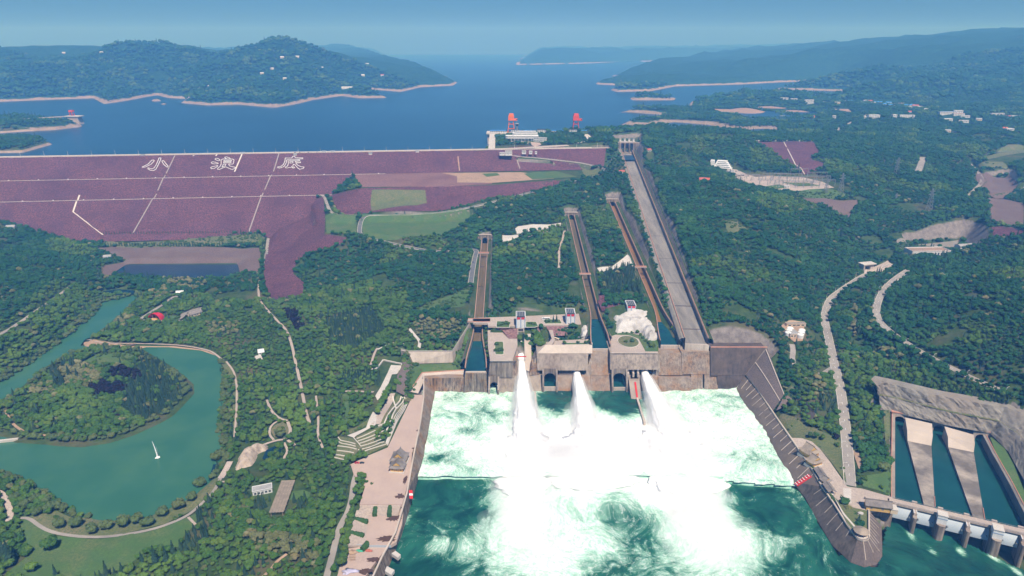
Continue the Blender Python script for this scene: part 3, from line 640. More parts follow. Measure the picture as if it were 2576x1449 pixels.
CH = {
 'character_small': [[(222,288),(300,250),(345,200),(370,197),(378,210),(340,250),(270,285),(235,292)],
   [(440,170),(465,172),(460,195),(425,270),(400,315),(370,333),(330,330),(298,312),(296,298),(320,305),(350,312),(375,300),(400,265),(430,200)],
   [(478,208),(500,206),(520,235),(555,275),(555,288),(540,287),(505,260),(480,225)]],
 'character_wave': [[(1162,180),(1190,175),(1215,188),(1222,200),(1205,207),(1180,200),(1162,190)], [(1112,228),(1130,220),(1165,226),(1200,238),(1200,246),(1150,248),(1120,243)],
   [(1103,297),(1120,285),(1195,268),(1190,282),(1150,305),(1112,311)], [(1285,162),(1310,157),(1350,172),(1355,182),(1320,185),(1295,178)],
   [(1238,197),(1262,184),(1385,185),(1405,193),(1398,240),(1385,250),(1335,250),(1345,272),(1390,285),(1422,290),(1415,305),(1380,320),(1340,305),(1300,285),(1260,300),(1215,320),(1195,318),(1195,305),(1225,280),(1240,250)],
   [(1275,200),(1372,200),(1370,212),(1275,212)], [(1270,222),(1366,222),(1364,234),(1270,234)], [(1265,250),(1302,250),(1290,274),(1250,290),(1262,270)]],
 'character_bottom': [[(2065,172),(2150,172),(2160,153),(2185,150),(2195,168),(2290,170),(2292,182),(2200,187),(2110,190),(2085,195),(2075,240),(2050,280),(2000,300),(1970,298),(1968,286),(2010,280),(2040,255),(2060,215)],
   [(2100,208),(2180,203),(2250,195),(2252,205),(2190,215),(2195,226),(2262,222),(2262,232),(2200,238),(2225,265),(2270,285),(2308,288),(2300,305),(2250,317),(2225,300),(2195,262),(2170,252),(2165,270),(2140,290),(2090,300),(2068,298),(2070,286),(2095,275),(2105,240)],
   [(2125,220),(2165,215),(2165,232),(2125,238)], [(2150,295),(2175,285),(2185,298),(2165,302)]]}
for cname, strokes in CH.items():
 first = None
 for st in strokes:
  pts = [qz(*p) for p in st]; pts = pts+[pts[0], pts[1]]
  P = [Vector(dam_hit(u, v, .8)) for u, v in pts]; mb = MB()
  for a, b in zip(P[:-2], P[1:-1]): mb.bar(dl(a), dl(b+(b-a).normalized()*.3), 1.1)
  o = mb.build(cname if first is None else 'stroke_outline', M['white_paint'], dam if first is None else first)
  if first is None: first = o
# little white cabins on the crest edge and lamp posts
for u, v in ((359,391),(743,389),(932,387),(1050,381)):
 p = dam_hit(u, v); c = thing('crest_cabin', {359:'white crest cabin above the left character', 743:'white crest cabin between the second and third characters', 932:'white crest cabin right of the third character', 1050:'white crest cabin nearest the intake hill'}[u], 'cabin', (p[0], p[1], p[2]-1), .1, 'cabins along the dam crest')
 MB().box(-4,4,-3,3,-2,2.6).build('wall', M['white_wall'], c); MB().hexa([(-5,-4,2.6),(5,-4,2.6),(5,4,2.6),(-5,4,2.6)], [(-4.4,-3.4,3.2),(4.4,-3.4,3.2),(4.4,3.4,3.2),(-4.4,3.4,3.2)]).build('roof', M['roof_grey'], c)
def lamp_mesh(h, arm):
 mb = MB(); mb.cyl(0,0,0,h,.16,.1,6); mb.bar((0,0,h-.1),(arm,0,h+.3),.12); mb.box(arm-.1,arm+.9,-.2,.2,h+.2,h+.42); return mb
lp = thing('crest_lamp', 'tall white street lamp in the row along the dam crest road', 'street lamp', (0,0,0), 0, 'lamps along the dam crest')
a = MB(); a.cyl(0,0,0,11,.34,.22,6); a.build('pole', M['lamp_white'], lp); a = MB(); a.bar((0,0,10.8),(2.2,0,11.3),.24); a.box(2.0,3.4,-.3,.3,11.1,11.5); a.build('lamp_head', M['lamp_white'], lp)
first = True
for x in np.arange(-1190, 240, 52.0):
 o = lp if first else copy_tree(lp); first = False
 o.location = (float(x), dam_y(float(x))+12.5, 146); o.rotation_euler.z = -1.5
def GP(pts): return [G(*p) for p in pts]
# rockfill platform, soil and lawns at the right end of the dam, riprap tail
drape('rockfill_apron', UU([(888,434),(1110,432),(1150,436),(1240,452),(1237,464),(1120,468),(908,471)], 105), M['riprap_pink'], .5, label='pink rockfill apron on the middle berm of the dam', cat='rockfill')
drape('rock_slope', GP([(905,476),(1240,468),(1440,457),(1300,491),(1110,534),(915,538),(850,536),(838,510),(828,492)]), M['riprap'], .5, label='purple stone slope below the rockfill apron beside the curved road', cat='stone slope')
drape('rock_slope', GP([(1330,393),(1360,388),(1430,386),(1480,395),(1508,412),(1500,416),(1440,404)]), M['riprap'], .62, label='purple stone slope above the hairpin road by the wooded hill', cat='stone slope')
drape('rock_slope', GP([(1380,406),(1450,413),(1500,424),(1470,428),(1400,426)]), M['riprap'], .66, label='purple stone slope inside the hairpin road', cat='stone slope')
tail = [dam_hit(672,588), dam_hit(700,545), dam_hit(770,500), dam_hit(815,505)]+[*GP([(818,545),(816,592),(872,599),(862,614),(800,630),(768,640),(745,662),(738,690),(765,712),(760,748),(690,755),(672,735),(664,690),(671,610)])]
drape('riprap_tail', tail, M['riprap'], .6, label='purple stone tongue running down from the dam toe into the trees', cat='stone slope')
tag(drape('soil', UU([(1110,438),(1310,436),(1355,442),(1395,452),(1240,463),(1150,462),(1150,446)], 103), M['soil'], .75), kind='structure')
def lawn(name, pts, z, m='lawn', off=.6): 
 P = UU(pts, z) if z is not None else [G(*p) for p in pts]
 return drape(name, P, M[m], off, kind='structure')
lawn('lawn', [(1318,440),(1345,436),(1400,434),(1452,448),(1340,455)], 103, off=.9)
lawn('lawn', [(1212,440),(1250,438),(1258,444),(1225,448)], 103, off=.95)
lawn('lawn', [(1462,425),(1508,423),(1518,432),(1500,446),(1472,446)], None, 'lawn_dry')
lawn('lawn', [(907,547),(1182,545),(1186,552),(1115,590),(1000,598),(914,590)], 61)
lawn('lawn', [(819,552),(899,544),(896,588),(822,586)], 60)
lawn('shrub_ground', [(936,480),(960,478),(1070,480),(1074,512),(1050,518),(935,534),(932,510)], None, 'lawn_dry', .9)
for i, pts in enumerate([[(1237,452),(1256,450),(1262,456),(1243,458)], [(1265,456),(1280,454),(1283,459),(1267,460)], [(1283,455),(1298,454),(1300,458),(1285,459)]]):
 P = UU(pts, 103.2); o = MB().prism([(p[0],p[1]) for p in P], 102, 103.9+i*.02).build('concrete_pad', M['paving_white']); tag(o, ['largest white concrete pad on the bare soil below the berm','middle white concrete pad on the bare soil','rightmost white concrete pad beside the lawn'][i], 'pad')
# ------------------------------------------------------------------ discharge chutes and spillway
def frame(a, b):
 d = Vector((b[0]-a[0], b[1]-a[1], 0)).normalized(); return d, Vector((-d.y, d.x, 0))     # downstream, left-hand normal
def arch_face(mb, o, r, W_, z0, z1, hw, spring, n=10, back=None):
 """vertical wall through o along r, opening hw wide each side with a round head; back: depth vector of the barrel"""
 o = Vector(o); r = Vector(r)
 P = lambda s, z: tuple(o+r*s+Vector((0,0,z-o.z)))
 arc = [(hw*math.cos(math.pi*i/n), spring+hw*math.sin(math.pi*i/n)) for i in range(n+1)]   # right to left
 inner = [(hw, z0)]+arc+[(-hw, z0)]; outer = [(W_, z0)]
 for s, z in arc:
  k = s/hw; outer.append((W_ if k > .72 else (-W_ if k < -.72 else k*W_/.72), z1 if abs(k) <= .72 else z0+(z1-z0)*(.5 if abs(k) > .95 else 1)))
 outer.append((-W_, z0))
 n2 = len(inner); mb.add([P(*p) for p in inner]+[P(*p) for p in outer], [(i, i+1, n2+i+1, n2+i) for i in range(n2-1)])
 if back is not None:
  bv = Vector(back); A = [Vector(P(*p)) for p in inner]; mb2 = MB(); mb2.strip([tuple(p) for p in A], [tuple(p+bv) for p in A]); mb2.add([tuple(p+bv) for p in A], [tuple(range(len(A)))])
  return mb2
def chute(name, label, line, hw0, hw1, wh, floor_m, water_m, arch_h, wall_m='concrete', pool=True):
 root = thing(name, label, 'chute', line[1]); lc = local(root); d, n = frame(line[0], line[-1])
 L0 = (Vector(line[1])-Vector(line[0])).length; S = []
 pts = resample(line, 8.0); a0 = Vector(line[0]); tot = math.hypot(line[-1][0]-a0.x, line[-1][1]-a0.y)
 for p in pts:
  s = math.hypot(p.x-a0.x, p.y-a0.y); k = max(0, (s-(tot-110))/110); hw = hw0+(hw1-hw0)*k*k*(3-2*k)
  zf = p.z-(0 if not pool else 2.5*max(0, min(1, (s-L0)/30)) )
  S.append((p, hw, zf, s))
 MB().sweep([[lc(p-n*hw+Vector((0,0,zf-p.z))), lc(p+n*hw+Vector((0,0,zf-p.z)))] for p, hw, zf, s in S]).build('floor', M[floor_m], root)
 for sg in (1, -1):
  inner, rim, cop, berm = [], [], [], []
  for p, hw, zf, s in S:
   q = p+n*sg*hw; top = p.z+wh*(1 if s < tot-30 else 1-.25*(s-tot+30)/30)
   o1 = p+n*sg*(hw+1.0); o2 = p+n*sg*(hw+7.5)
   inner.append([lc((q.x,q.y,zf-.5)), lc((q.x,q.y,top)), lc((o1.x,o1.y,top)), lc((o1.x,o1.y,top-12))])
   cop.append([lc((q.x+n.x*sg*.6,q.y+n.y*sg*.6,top+.05)), lc((q.x+n.x*sg*.6,q.y+n.y*sg*.6,top+.8)), lc((q.x+n.x*sg*1.2,q.y+n.y*sg*1.2,top+.8)), lc((q.x+n.x*sg*1.2,q.y+n.y*sg*1.2,top+.05))])
   g = float(hz(o2.x, o2.y)); berm.append([lc((o1.x,o1.y,top-.7)), lc((o1.x+n.x*sg*3,o1.y+n.y*sg*3,max(top-1.2, min(top+.5,g)))), lc((o2.x,o2.y,max(g+.4, top-7)))])
  MB().sweep(inner).build('side_wall', M[wall_m], root); MB().sweep(cop).build('coping', M['brick_edge'], root)
  MB().sweep(berm[:-3] if len(berm) > 4 else berm).build('rock_bench', M['ground_m'], root)
 if pool:
  W2 = [(p, hw) for p, hw, zf, s in S if s >= L0-14]; zp = line[1][2]
  MB().sweep([[lc((p.x-n.x*hw, p.y-n.y*hw, zp+.15)), lc((p.x+n.x*hw, p.y+n.y*hw, zp+.15))] for p, hw in W2]).build('pool_water', M[water_m], root)
  p, hw, zf, s = S[-1]; b = Vector(line[-1]); q = b+d*1.2
  MB().hexa([lc((b.x-n.x*hw, b.y-n.y*hw, zp-6)), lc((b.x+n.x*hw, b.y+n.y*hw, zp-6)), lc((q.x+n.x*hw, q.y+n.y*hw, zp-6)), lc((q.x-n.x*hw, q.y-n.y*hw, zp-6))],
                  [lc((b.x-n.x*hw, b.y-n.y*hw, zp+.3)), lc((b.x+n.x*hw, b.y+n.y*hw, zp+.3)), lc((q.x+n.x*hw, q.y+n.y*hw, zp+.1)), lc((q.x-n.x*hw, q.y-n.y*hw, zp+.1))]).build('flip_lip', M['concrete_pale'], root)
 if arch_h:
  a = Vector(line[0]); mb = MB(); v2 = arch_face(mb, (a.x, a.y, a.z), -n, hw0+7, a.z-3, a.z+arch_h+hw0+4, hw0*.92, a.z+arch_h, 12, -d*26)
  front = mb
  f2 = MB(); f2.add([lc(p) for p in front.v], front.f); ps = f2.build('portal_wall', M['concrete'], root, recalc=False)
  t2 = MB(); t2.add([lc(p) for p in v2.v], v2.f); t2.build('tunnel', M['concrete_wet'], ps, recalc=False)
  c = MB(); zt = a.z+arch_h+hw0+4; e = [a+n*(hw0+7.3)-d*3, a-n*(hw0+7.3)-d*3, a-n*(hw0+7.3)+d*.8, a+n*(hw0+7.3)+d*.8]
  c.hexa([lc((p.x,p.y,zt)) for p in e], [lc((p.x,p.y,zt+1.2)) for p in e]).build('portal_cap', M['concrete_pale'], ps)
  for sg in (1,-1):                                      # wing walls hold the cut beside the portal
   w0 = a+n*sg*(hw0+7); w1 = w0+d*16
   MB().hexa([lc((w0.x,w0.y,a.z-3)), lc((w1.x,w1.y,a.z-3)), lc((w1.x+n.x*sg,w1.y+n.y*sg,a.z-3)), lc((w0.x+n.x*sg,w0.y+n.y*sg,a.z-3))],
                      [lc((w0.x,w0.y,zt)), lc((w1.x,w1.y,a.z+wh)), lc((w1.x+n.x*sg,w1.y+n.y*sg,a.z+wh)), lc((w0.x+n.x*sg,w0.y+n.y*sg,zt))]).build('wing_wall', M['concrete'], root)
 return root, lc, d, n
ch1 = chute('discharge_chute', 'leftmost tunnel chute with brown algae floor and green pool', C1, 5.2, 12.0, 7, 'algae', 'chute_water', 6.5)
ch2 = chute('discharge_chute', 'middle tunnel chute running down to a narrow blue pool', C2, 5.2, 11.0, 8, 'algae', 'chute_water', 4.5)
ch3 = chute('discharge_chute', 'orange stained tunnel chute beside the wide grey spillway', C3, 5.2, 12.0, 8, 'algae_orange', 'chute_water', 4.5)
def cross_bridge(ch, line, uv, z, wid, label, m='paving_white', sag=0, over=9):
 root, lc, d, n = ch; p = Vector(U(uv[0], uv[1], z)); b = thing('foot_bridge', label, 'bridge', tuple(p), math.atan2(n.y, n.x))
 MB().box(-over, over, -wid/2, wid/2, -.9, 0).build('deck', M[m], b)
 for s in (-1, 1): MB().box(-over, over, s*wid/2-.15, s*wid/2+.15, 0, 1.1).build('railing', M['brick_edge'], b)
 for s in (-1, 1): MB().box(s*over*.86-.5, s*over*.86+.5, -wid/2, wid/2, -6, -.9).build('abutment', M['concrete'], b)
 return b
cross_bridge(ch1, C1, (1217,636), 48.5, 4, 'white footbridge over the leftmost chute below its portal')
cross_bridge(ch2, C2, (1472,689), 60, 4, 'white footbridge over the middle chute')
cross_bridge(ch3, C3, (1612,671), 67.5, 4, 'white footbridge over the orange stained chute')
rb = cross_bridge(ch1, C1, (1205,806), 47.2, 11, 'wide concrete road bridge over the leftmost chute', 'paving', over=15)
for ch, line, uvs in ((ch1, C1, ((1211,668,40),(1207,716,38))), (ch2, C2, ((1474,705,56),)), (ch3, C3, ((1616,682,63),))):
 for u, v, z in uvs:
  root, lc, d, n = ch; p = Vector(U(u, v, z)); q = [p+n*5.1, p-n*5.1, p-n*5.1+d*1.6, p+n*5.1+d*1.6]
  # aeration step: a dark slot across the floor
  k = (p-Vector(line[0])).length/(Vector(line[1])-Vector(line[0])).length; zf = line[0][2]+(line[1][2]-line[0][2])*k
  MB().hexa([lc((e.x,e.y,zf-.6)) for e in q], [lc((e.x,e.y,zf+.55)) for e in q]).build('aeration_step', M['concrete_wet'], root)
# ---- wide spillway
sp = thing('spillway_chute', 'wide grey concrete spillway chute falling from three gates', 'spillway', SPW[0]); lc = local(sp); d, n = frame(*SPW)
pts = resample(SPW, 10.0); hw = 13.6
bandn = 0; S = [(p, 0) for p in pts]
cuts = [0]+[min(range(len(pts)), key=lambda i: abs(proj(*pts[i])[1]-v)) for v in (592, 650, 711, 765, 826)]+[len(pts)-1]
for a_, b_ in zip(cuts[:-1], cuts[1:]):      # floor slabs between the joints, each a little lower than the last
 bandn += 1
 MB().sweep([[lc(pts[i]-n*hw-Vector((0,0,.25*(i-a_)/(b_-a_)))), lc(pts[i]+n*hw-Vector((0,0,.25*(i-a_)/(b_-a_))))] for i in range(a_, b_+1)]).build('floor_slab', M['concrete_grey'], sp)
 if b_ != len(pts)-1 and bandn > 0:
  p = pts[b_]; w = (.8, .8, 1.6, 2.4, 2.2)[bandn-1]; e = [p-n*hw, p+n*hw, p+n*hw+d*w, p-n*hw+d*w]
  MB().hexa([lc(x-Vector((0,0,.6))) for x in e], [lc(x+Vector((0,0,.12))) for x in e]).build('joint', M['concrete_wet'], sp)
for sg in (1, -1):
 inner, cop, berm = [], [], []; wh = 7.5
 for p in pts:
  q = p+n*sg*hw; o1 = p+n*sg*(hw+1.2); o2 = p+n*sg*(hw+9); top = p.z+wh; g = float(hz(o2.x, o2.y))
  inner.append([lc((q.x,q.y,p.z-1)), lc((q.x,q.y,top)), lc((o1.x,o1.y,top)), lc((o1.x,o1.y,top-14))])
  e = [q+n*sg*.7, q+n*sg*1.4]; cop.append([lc((e[0].x,e[0].y,top+.05)), lc((e[0].x,e[0].y,top+.9)), lc((e[1].x,e[1].y,top+.9)), lc((e[1].x,e[1].y,top+.05))])
  berm.append([lc((o1.x,o1.y,top-.8)), lc((o1.x+n.x*sg*3,o1.y+n.y*sg*3,top-.6)), lc((o1.x+n.x*sg*6,o1.y+n.y*sg*6,max(min(g,top+6),top-3))), lc((o2.x,o2.y,g+.4))])
 MB().sweep(inner).build('side_wall', M['concrete'], sp); MB().sweep(cop).build('coping', M['brick_edge'], sp)
 MB().sweep(berm).build('rock_bench', M['ground_m' if sg > 0 else 'rock'], sp)
b = pts[-1]; e = [b-n*hw, b+n*hw, b+n*(hw+1)+d*7, b-n*(hw+1)+d*7]
MB().hexa([lc((p.x,p.y,b.z-8)) for p in e], [lc((e[0].x,e[0].y,b.z-.2)), lc((e[1].x,e[1].y,b.z-.2)), lc((e[2].x,e[2].y,b.z+1.4)), lc((e[3].x,e[3].y,b.z+1.4))]).build('flip_bucket', M['concrete_pale'], sp)
# ---- spillway gate house at its head
gt = thing('spillway_gate', 'spillway gate structure with four piers and three grey gates on the ridge', 'dam gate', (SPW[0][0], SPW[0][1], 118), math.atan2(n.y, n.x)+math.pi)   # local +x to the right, +y upstream
for i, x in enumerate((-17.5, -5.8, 5.8, 17.5)):
 pr = MB(); w = 1.6; pr.hexa([(x-w,-9,-2),(x+w,-9,-2),(x+w,24,-6),(x-w,24,-6)], [(x-w,-1,25),(x+w,-1,25),(x+w,22,25),(x-w,22,25)]); pr.build('pier', M['concrete'], gt)
 hs = MB(); hs.box(x-2.2,x+2.2,2,9,28.2,33.5).build('hoist_house', M['white_wall'], gt); MB().box(x-2.8,x+2.8,1.4,9.6,33.5,34.3).build('house_roof', M['roof_grey'], gt)
 a = MB(); a.cyl(x,14,28.2,38,.25,.15,6); a.build('lamp_pole', M['lamp_white'], gt)
for x in (-11.65, 0, 11.65):
 g_ = MB(); rows = []
 for k in range(9):
  an = R(-20+k*8); rows.append([(x-4.2, 12-14*math.cos(an)+2, 8+14*math.sin(an)+5), (x+4.2, 12-14*math.cos(an)+2, 8+14*math.sin(an)+5)])
 gg = g_.sweep(rows).build('gate', M['steel_grey'], gt)
 for k in (-2.8, 0, 2.8): MB().sweep([[(x+k-.2, r[0][1]-.5, r[0][2]), (x+k+.2, r[0][1]-.5, r[0][2])] for r in rows]).build('rib', M['white_wall'], gg)
 MB().box(x-4.2, x+4.2, -8, 26, -3, 1.0).build('weir', M['concrete'], gt)
MB().box(-20,20,-1,6,25,26.6).build('service_deck', M['concrete_pale'], gt); MB().box(-21,21,8,22,25,28.2).build('road_deck', M['paving'], gt)
for y in (-.8, 21.8): MB().box(-21,21,y-.2,y+.2,28.2 if y > 5 else 26.6,29.4 if y > 5 else 27.8).build('railing', M['kerb'], gt)
for s in (-1,1): MB().box(s*19.1-.3 if s>0 else -32, 32 if s>0 else -18.8, 2, 24, -4, 25.5).build('abutment', M['concrete'], gt)
# ------------------------------------------------------------------ headwall of the plunge pool
hw_t = thing('plunge_pool_headwall', 'high stained concrete headwall with arched outlets above the foaming pool', 'headwall', U(1470,985,0)); hl = local(hw_t)
def panel(pts, depth, m, name='wall_block', parent=hw_t, lf=hl, down=-9):
 """face given by bl, br, tr, tl survey points, with solid body behind it"""
 bl, br, tr, tl = [Vector(U(*p)) for p in pts]; bk = Vector((0, depth, 0))
 b2l, b2r = bl.copy(), br.copy()
 y = max(tl.y, tr.y, bl.y)+depth
 lo = [bl, br, Vector((br.x, y, br.z)), Vector((bl.x, y, bl.z))]; hi = [tl, tr, Vector((tr.x, y, tr.z)), Vector((tl.x, y, tl.z))]
 if bl.z <= .5:
  mb = MB(); ext_ = [(p.x, p.y, down) for p in lo]; mb.hexa([lf(p) for p in ext_], [lf(p) for p in lo]); mb.hexa([lf(p) for p in lo], [lf(p) for p in hi])
  return mb.build(name, M[m], parent)
 return MB().hexa([lf(p) for p in lo], [lf(p) for p in hi]).build(name, M[m], parent)
panel([(1062,983,0),(1167,984,0),(1167,950,16),(1060,952,16)], 14, 'concrete_stained')
panel([(1165,987,0),(1226,987,0),(1224,939,26.6),(1170,939,26.6)], 10, 'concrete_stained')
panel([(1256,987,0),(1302,987,0),(1302,946,17),(1256,946,17)], 12, 'concrete')
panel([(1228,950,16),(1290,950,16),(1290,907,39.8),(1233,907,39.8)], 26, 'concrete')
panel([(1272,950,15),(1303,950,15),(1300,908,34),(1290,908,38)], 10, 'concrete_stained', 'buttress')
panel([(1326,985,0),(1366,983,0),(1364,943,15),(1328,943,15)], 14, 'concrete')
panel([(1331,945,15),(1358,943,15),(1352,916,28),(1338,916,28)], 14, 'concrete_stained', 'buttress')
panel([(1338,922,24),(1372,922,24),(1370,892,36),(1352,890,38)], 16, 'concrete')
panel([(1352,932,22),(1478,932,22),(1480,889,39.8),(1350,889,39.8)], 34, 'concrete')
panel([(1352,889,40),(1490,889,40),(1490,868,48),(1372,868,48)], .8, 'concrete_pale', 'parapet_wall')
panel([(1400,983,0),(1446,983,0),(1444,944,14),(1400,944,14)], 16, 'concrete_stained')
panel([(1404,944,14),(1445,944,14),(1432,912,28),(1416,912,28)], 16, 'slab_rock', 'buttress')
panel([(1462,983,0),(1488,983,0),(1488,944,14),(1462,944,14)], 16, 'concrete_stained')
panel([(1470,944,14),(1488,944,14),(1490,905,30),(1484,905,30)], 20, 'concrete', 'buttress')
panel([(1486,983,0),(1536,983,0),(1536,946,14),(1486,946,14)], 18, 'concrete_stained')
panel([(1487,945,14.5),(1536,945,14.5),(1537,886,37),(1486,886,37)], 20, 'concrete_stained', 'stained_wall')
panel([(1535,930,24),(1656,930,24),(1656,888,41.8),(1535,888,41.8)], 36, 'concrete')
panel([(1576,983,0),(1586,983,0),(1586,944,14),(1576,944,14)], 20, 'concrete')
panel([(1606,983,0),(1662,983,0),(1660,944,14),(1606,944,14)], 18, 'concrete_stained')
panel([(1640,944,14),(1662,944,14),(1658,890,40),(1650,893,40)], 22, 'concrete', 'buttress')
panel([(1656,983,0),(1740,982,0),(1738,950,13),(1656,950,13)], 14, 'concrete_stained')
panel([(1657,944,14.5),(1718,944,14.5),(1714,889,37.5),(1658,889,37.5)], 22, 'concrete_stained', 'stained_wall')
panel([(1738,980,0),(1768,979,0),(1768,942,15),(1738,943,15)], 14, 'concrete_stained', 'block')
panel([(1772,979,0),(1806,978,0),(1804,942,15),(1772,942,15)], 14, 'concrete_stained', 'block')
panel([(1716,942,15.5),(1790,941,15.5),(1788,884,39.5),(1714,886,39.5)], 22, 'concrete_stained', 'stained_wall')
panel([(1804,977,0),(1852,976,0),(1874,945,14.5),(1804,946,14.5)], 12, 'concrete_wet')
panel([(1788,945,15),(1874,944,15),(1926,876,45),(1787,874,45)], 14, 'concrete_wet', 'sloping_wall')
MB().bar(hl(Vector(U(1788,873,45.6))), hl(Vector(U(1930,873,45.6))), 1.2).build('coping', M['brick_edge'], hw_t)
MB().bar(hl(Vector(U(1654,888,42.4))), hl(Vector(U(1537,888,42.4))), .9).build('coping', M['concrete_pale'], hw_t)
MB().bar(hl(Vector(U(1232,907,40.4))), hl(Vector(U(1290,907,40.4))), .9).build('coping', M['concrete_pale'], hw_t)
def arch_bay(u0, u1, vt, vb, zt, zb, inner, spring, water_z=None, wing=10, m='concrete'):
 a, b = Vector(U(u0, vb, zb)), Vector(U(u1, vb, zb)); y = min(a.y, b.y); k = (a.y+b.y)/2
 x0, x1 = a.x, b.x; c = Vector(((x0+x1)/2, k+4, zb)); half = (x1-x0)/2
 mb = MB(); t2 = arch_face(mb, c, (1,0,0), half, zb-9, zt, inner, spring, 14, (0, 30, 0))
 f = MB(); f.add([hl(p) for p in mb.v], mb.f); ar = f.build('arch_wall', M[m], hw_t, recalc=False)
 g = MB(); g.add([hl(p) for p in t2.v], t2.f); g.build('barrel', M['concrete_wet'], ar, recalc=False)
 MB().box(x0, x1, k+4, k+30, zt, zt+1.0).build('arch_cap', M['concrete'], ar, loc=None).matrix_world
 ar.children[-1].location = -Vector(hw_t.location)
 for s in (x0, x1-2.0):
  MB().add([hl(p) for p in [(s,k+4,-9),(s+2,k+4,-9),(s+2,k-wing,-9),(s,k-wing,-9),(s,k+4,zt-1),(s+2,k+4,zt-1),(s+2,k-wing,zb+7),(s,k-wing,zb+7)]], [(0,3,2,1),(4,5,6,7),(0,1,5,4),(1,2,6,5),(2,3,7,6),(3,0,4,7)]).build('wing_wall', M[m], ar)
 if water_z is not None:
  MB().add([hl(p) for p in [(x0+1,k-2,water_z),(x1-1,k-2,water_z),(x1-1,k+33,water_z+.5),(x0+1,k+33,water_z+.5)]], [(0,1,2,3)]).build('outlet_water', M['channel_water'], ar)
  MB().box(x0+2, x1-2, k-3, k-1.6, -9, water_z+.8).build('sill', M['concrete_pale'], ar).location = -Vector(hw_t.location)
 return ar
arch_bay(1229, 1256, 946, 985, 19, 0, 4.6, 6.0, None, 9)
arch_bay(1364, 1402, 926, 981, 27, 0, 7.2, 13.5, 5.0, 5)
arch_bay(1537, 1577, 924, 981, 27, 0, 7.4, 13.5, 4.2, 6)
# three stepped fins and the red striped slab
for u in (1580, 1593, 1605):
 mb = MB(); a = Vector(U(u, 948, 14)); 
 for i in range(4): mb.box(a.x-1.1, a.x+1.1, a.y-1+i*2.6, a.y+16, 14+i*5.2, 14+(i+1)*5.2+.4*(i % 2))
 o = mb.build('stepped_fin', M['concrete_pale'], hw_t); o.location = -Vector(hw_t.location)
sl = panel([(1588,1004,0),(1615,1004,0),(1609,958,12),(1582,958,12)], 6, 'concrete', 'slab')
a, b, c_, d_ = [Vector(U(*p)) for p in ((1600.5,1000,1.2),(1605,1000,1.2),(1600,961,11.4),(1595.5,961,11.4))]
MB().add([hl(p+Vector((0,-.25,.25))) for p in (a,b,c_,d_)], [(0,1,2,3)]).build('red_gauge_stripe', M['red_paint'], sl)
# ---- paved platforms with kerbs
def platform(name, pts, z, m, label, cat='platform', th=2.0):
 P = UU(pts, z); o = MB().prism([(p[0], p[1]) for p in P], z-th, z).build(name, M[m]); tag(o, label, cat); return o
platform('platform', [(1226,816),(1262,817),(1262,836),(1284,838),(1301,852),(1302,868),(1289,907),(1233,907),(1228,875)], 40.0, 'paving', 'L shaped paved platform beside the leftmost chute pool')
platform('car_park', [(1386,857),(1480,853),(1489,868),(1488,888),(1380,888),(1376,866)], 40.0, 'paving', 'paved car park with coaches between the two narrow chutes')
platform('round_garden_platform', [(1537,846),(1560,838),(1648,840),(1655,887),(1538,887)], 42.0, 'paving', 'pale paved platform with the round planted bed')
platform('tower_road', [(1190,800),(1300,796),(1456,789),(1462,815),(1440,818),(1380,818),(1300,820),(1228,820),(1226,813),(1190,812)], 47.2, 'paving', 'paved road platform behind the two white gate towers', th=2.5)
platform('walkway', [(1376,818),(1388,818),(1396,856),(1386,870),(1374,868),(1388,852)], 43.6, 'paving', 'sloping paved walkway with people between the towers', th=1.2)
def isl_bed(pts, z, label, m='lawn'):
 P = UU(pts, z); r = MB().prism([(p[0],p[1]) for p in P], z-.5, z+.45).build('planted_bed', M[m]); tag(r, label, 'flower bed')
 k = MB(); Q = [Vector((p[0], p[1], z+.3)) for p in P]
 for a, b in zip(Q, Q[1:]+Q[:1]): k.bar(a, b, .6)
 k.build('kerb', M['kerb'], r); return r
isl_bed([qa(680,310),qa(865,318),qa(865,400),qa(670,400)], 47.2, 'rectangular planted bed left of the first white gate tower')
isl_bed([qa(1100,318),qa(1245,318),qa(1280,380),qa(1230,398),qa(1095,398)], 47.2, 'planted bed right of the first white gate tower')
isl_bed([qa(650,612),qa(670,606),qa(765,606),qa(775,625),qa(780,785),qa(760,795),qa(665,795),qa(652,770)], 40, 'long planted bed on the L shaped platform')
isl_bed([qa(1350,300),qa(1400,285),qa(1590,285),qa(1625,345),qa(1380,348)], 47.2, 'planted bed with conifers behind the walkway, beside the parked coach')
isl_bed([qa(1650,625),qa(2060,622),qa(2062,648),qa(1660,652)], 40, 'long planted strip along the car park edge')
cx, cy, _ = U(*qb(410,605), 42); ring = [(cx+13.2*math.cos(i*math.pi/16), cy+17.5*math.sin(i*math.pi/16)) for i in range(32)]
r = MB().prism(ring, 41.6, 42.5).build('round_bed', M['lawn_dry']); tag(r, 'round planted bed in the middle of the pale paved platform', 'flower bed')
k = MB(); Q = [Vector((p[0],p[1],42.4)) for p in ring]
for a, b in zip(Q, Q[1:]+Q[:1]): k.bar(a, b, .7)
k.build('kerb', M['kerb'], r)
P = UU([qb(520,500),qb(850,560),qb(845,745),qb(660,745),qb(560,560),qb(420,510),qb(150,500),qb(190,470),qb(400,470)], 42.0)
o = MB().prism([(p[0],p[1]) for p in P], 41.6, 42.3).build('lawn_bed', M['lawn']); tag(o, 'lawn wrapping round the pale platform below the white rock', 'lawn')
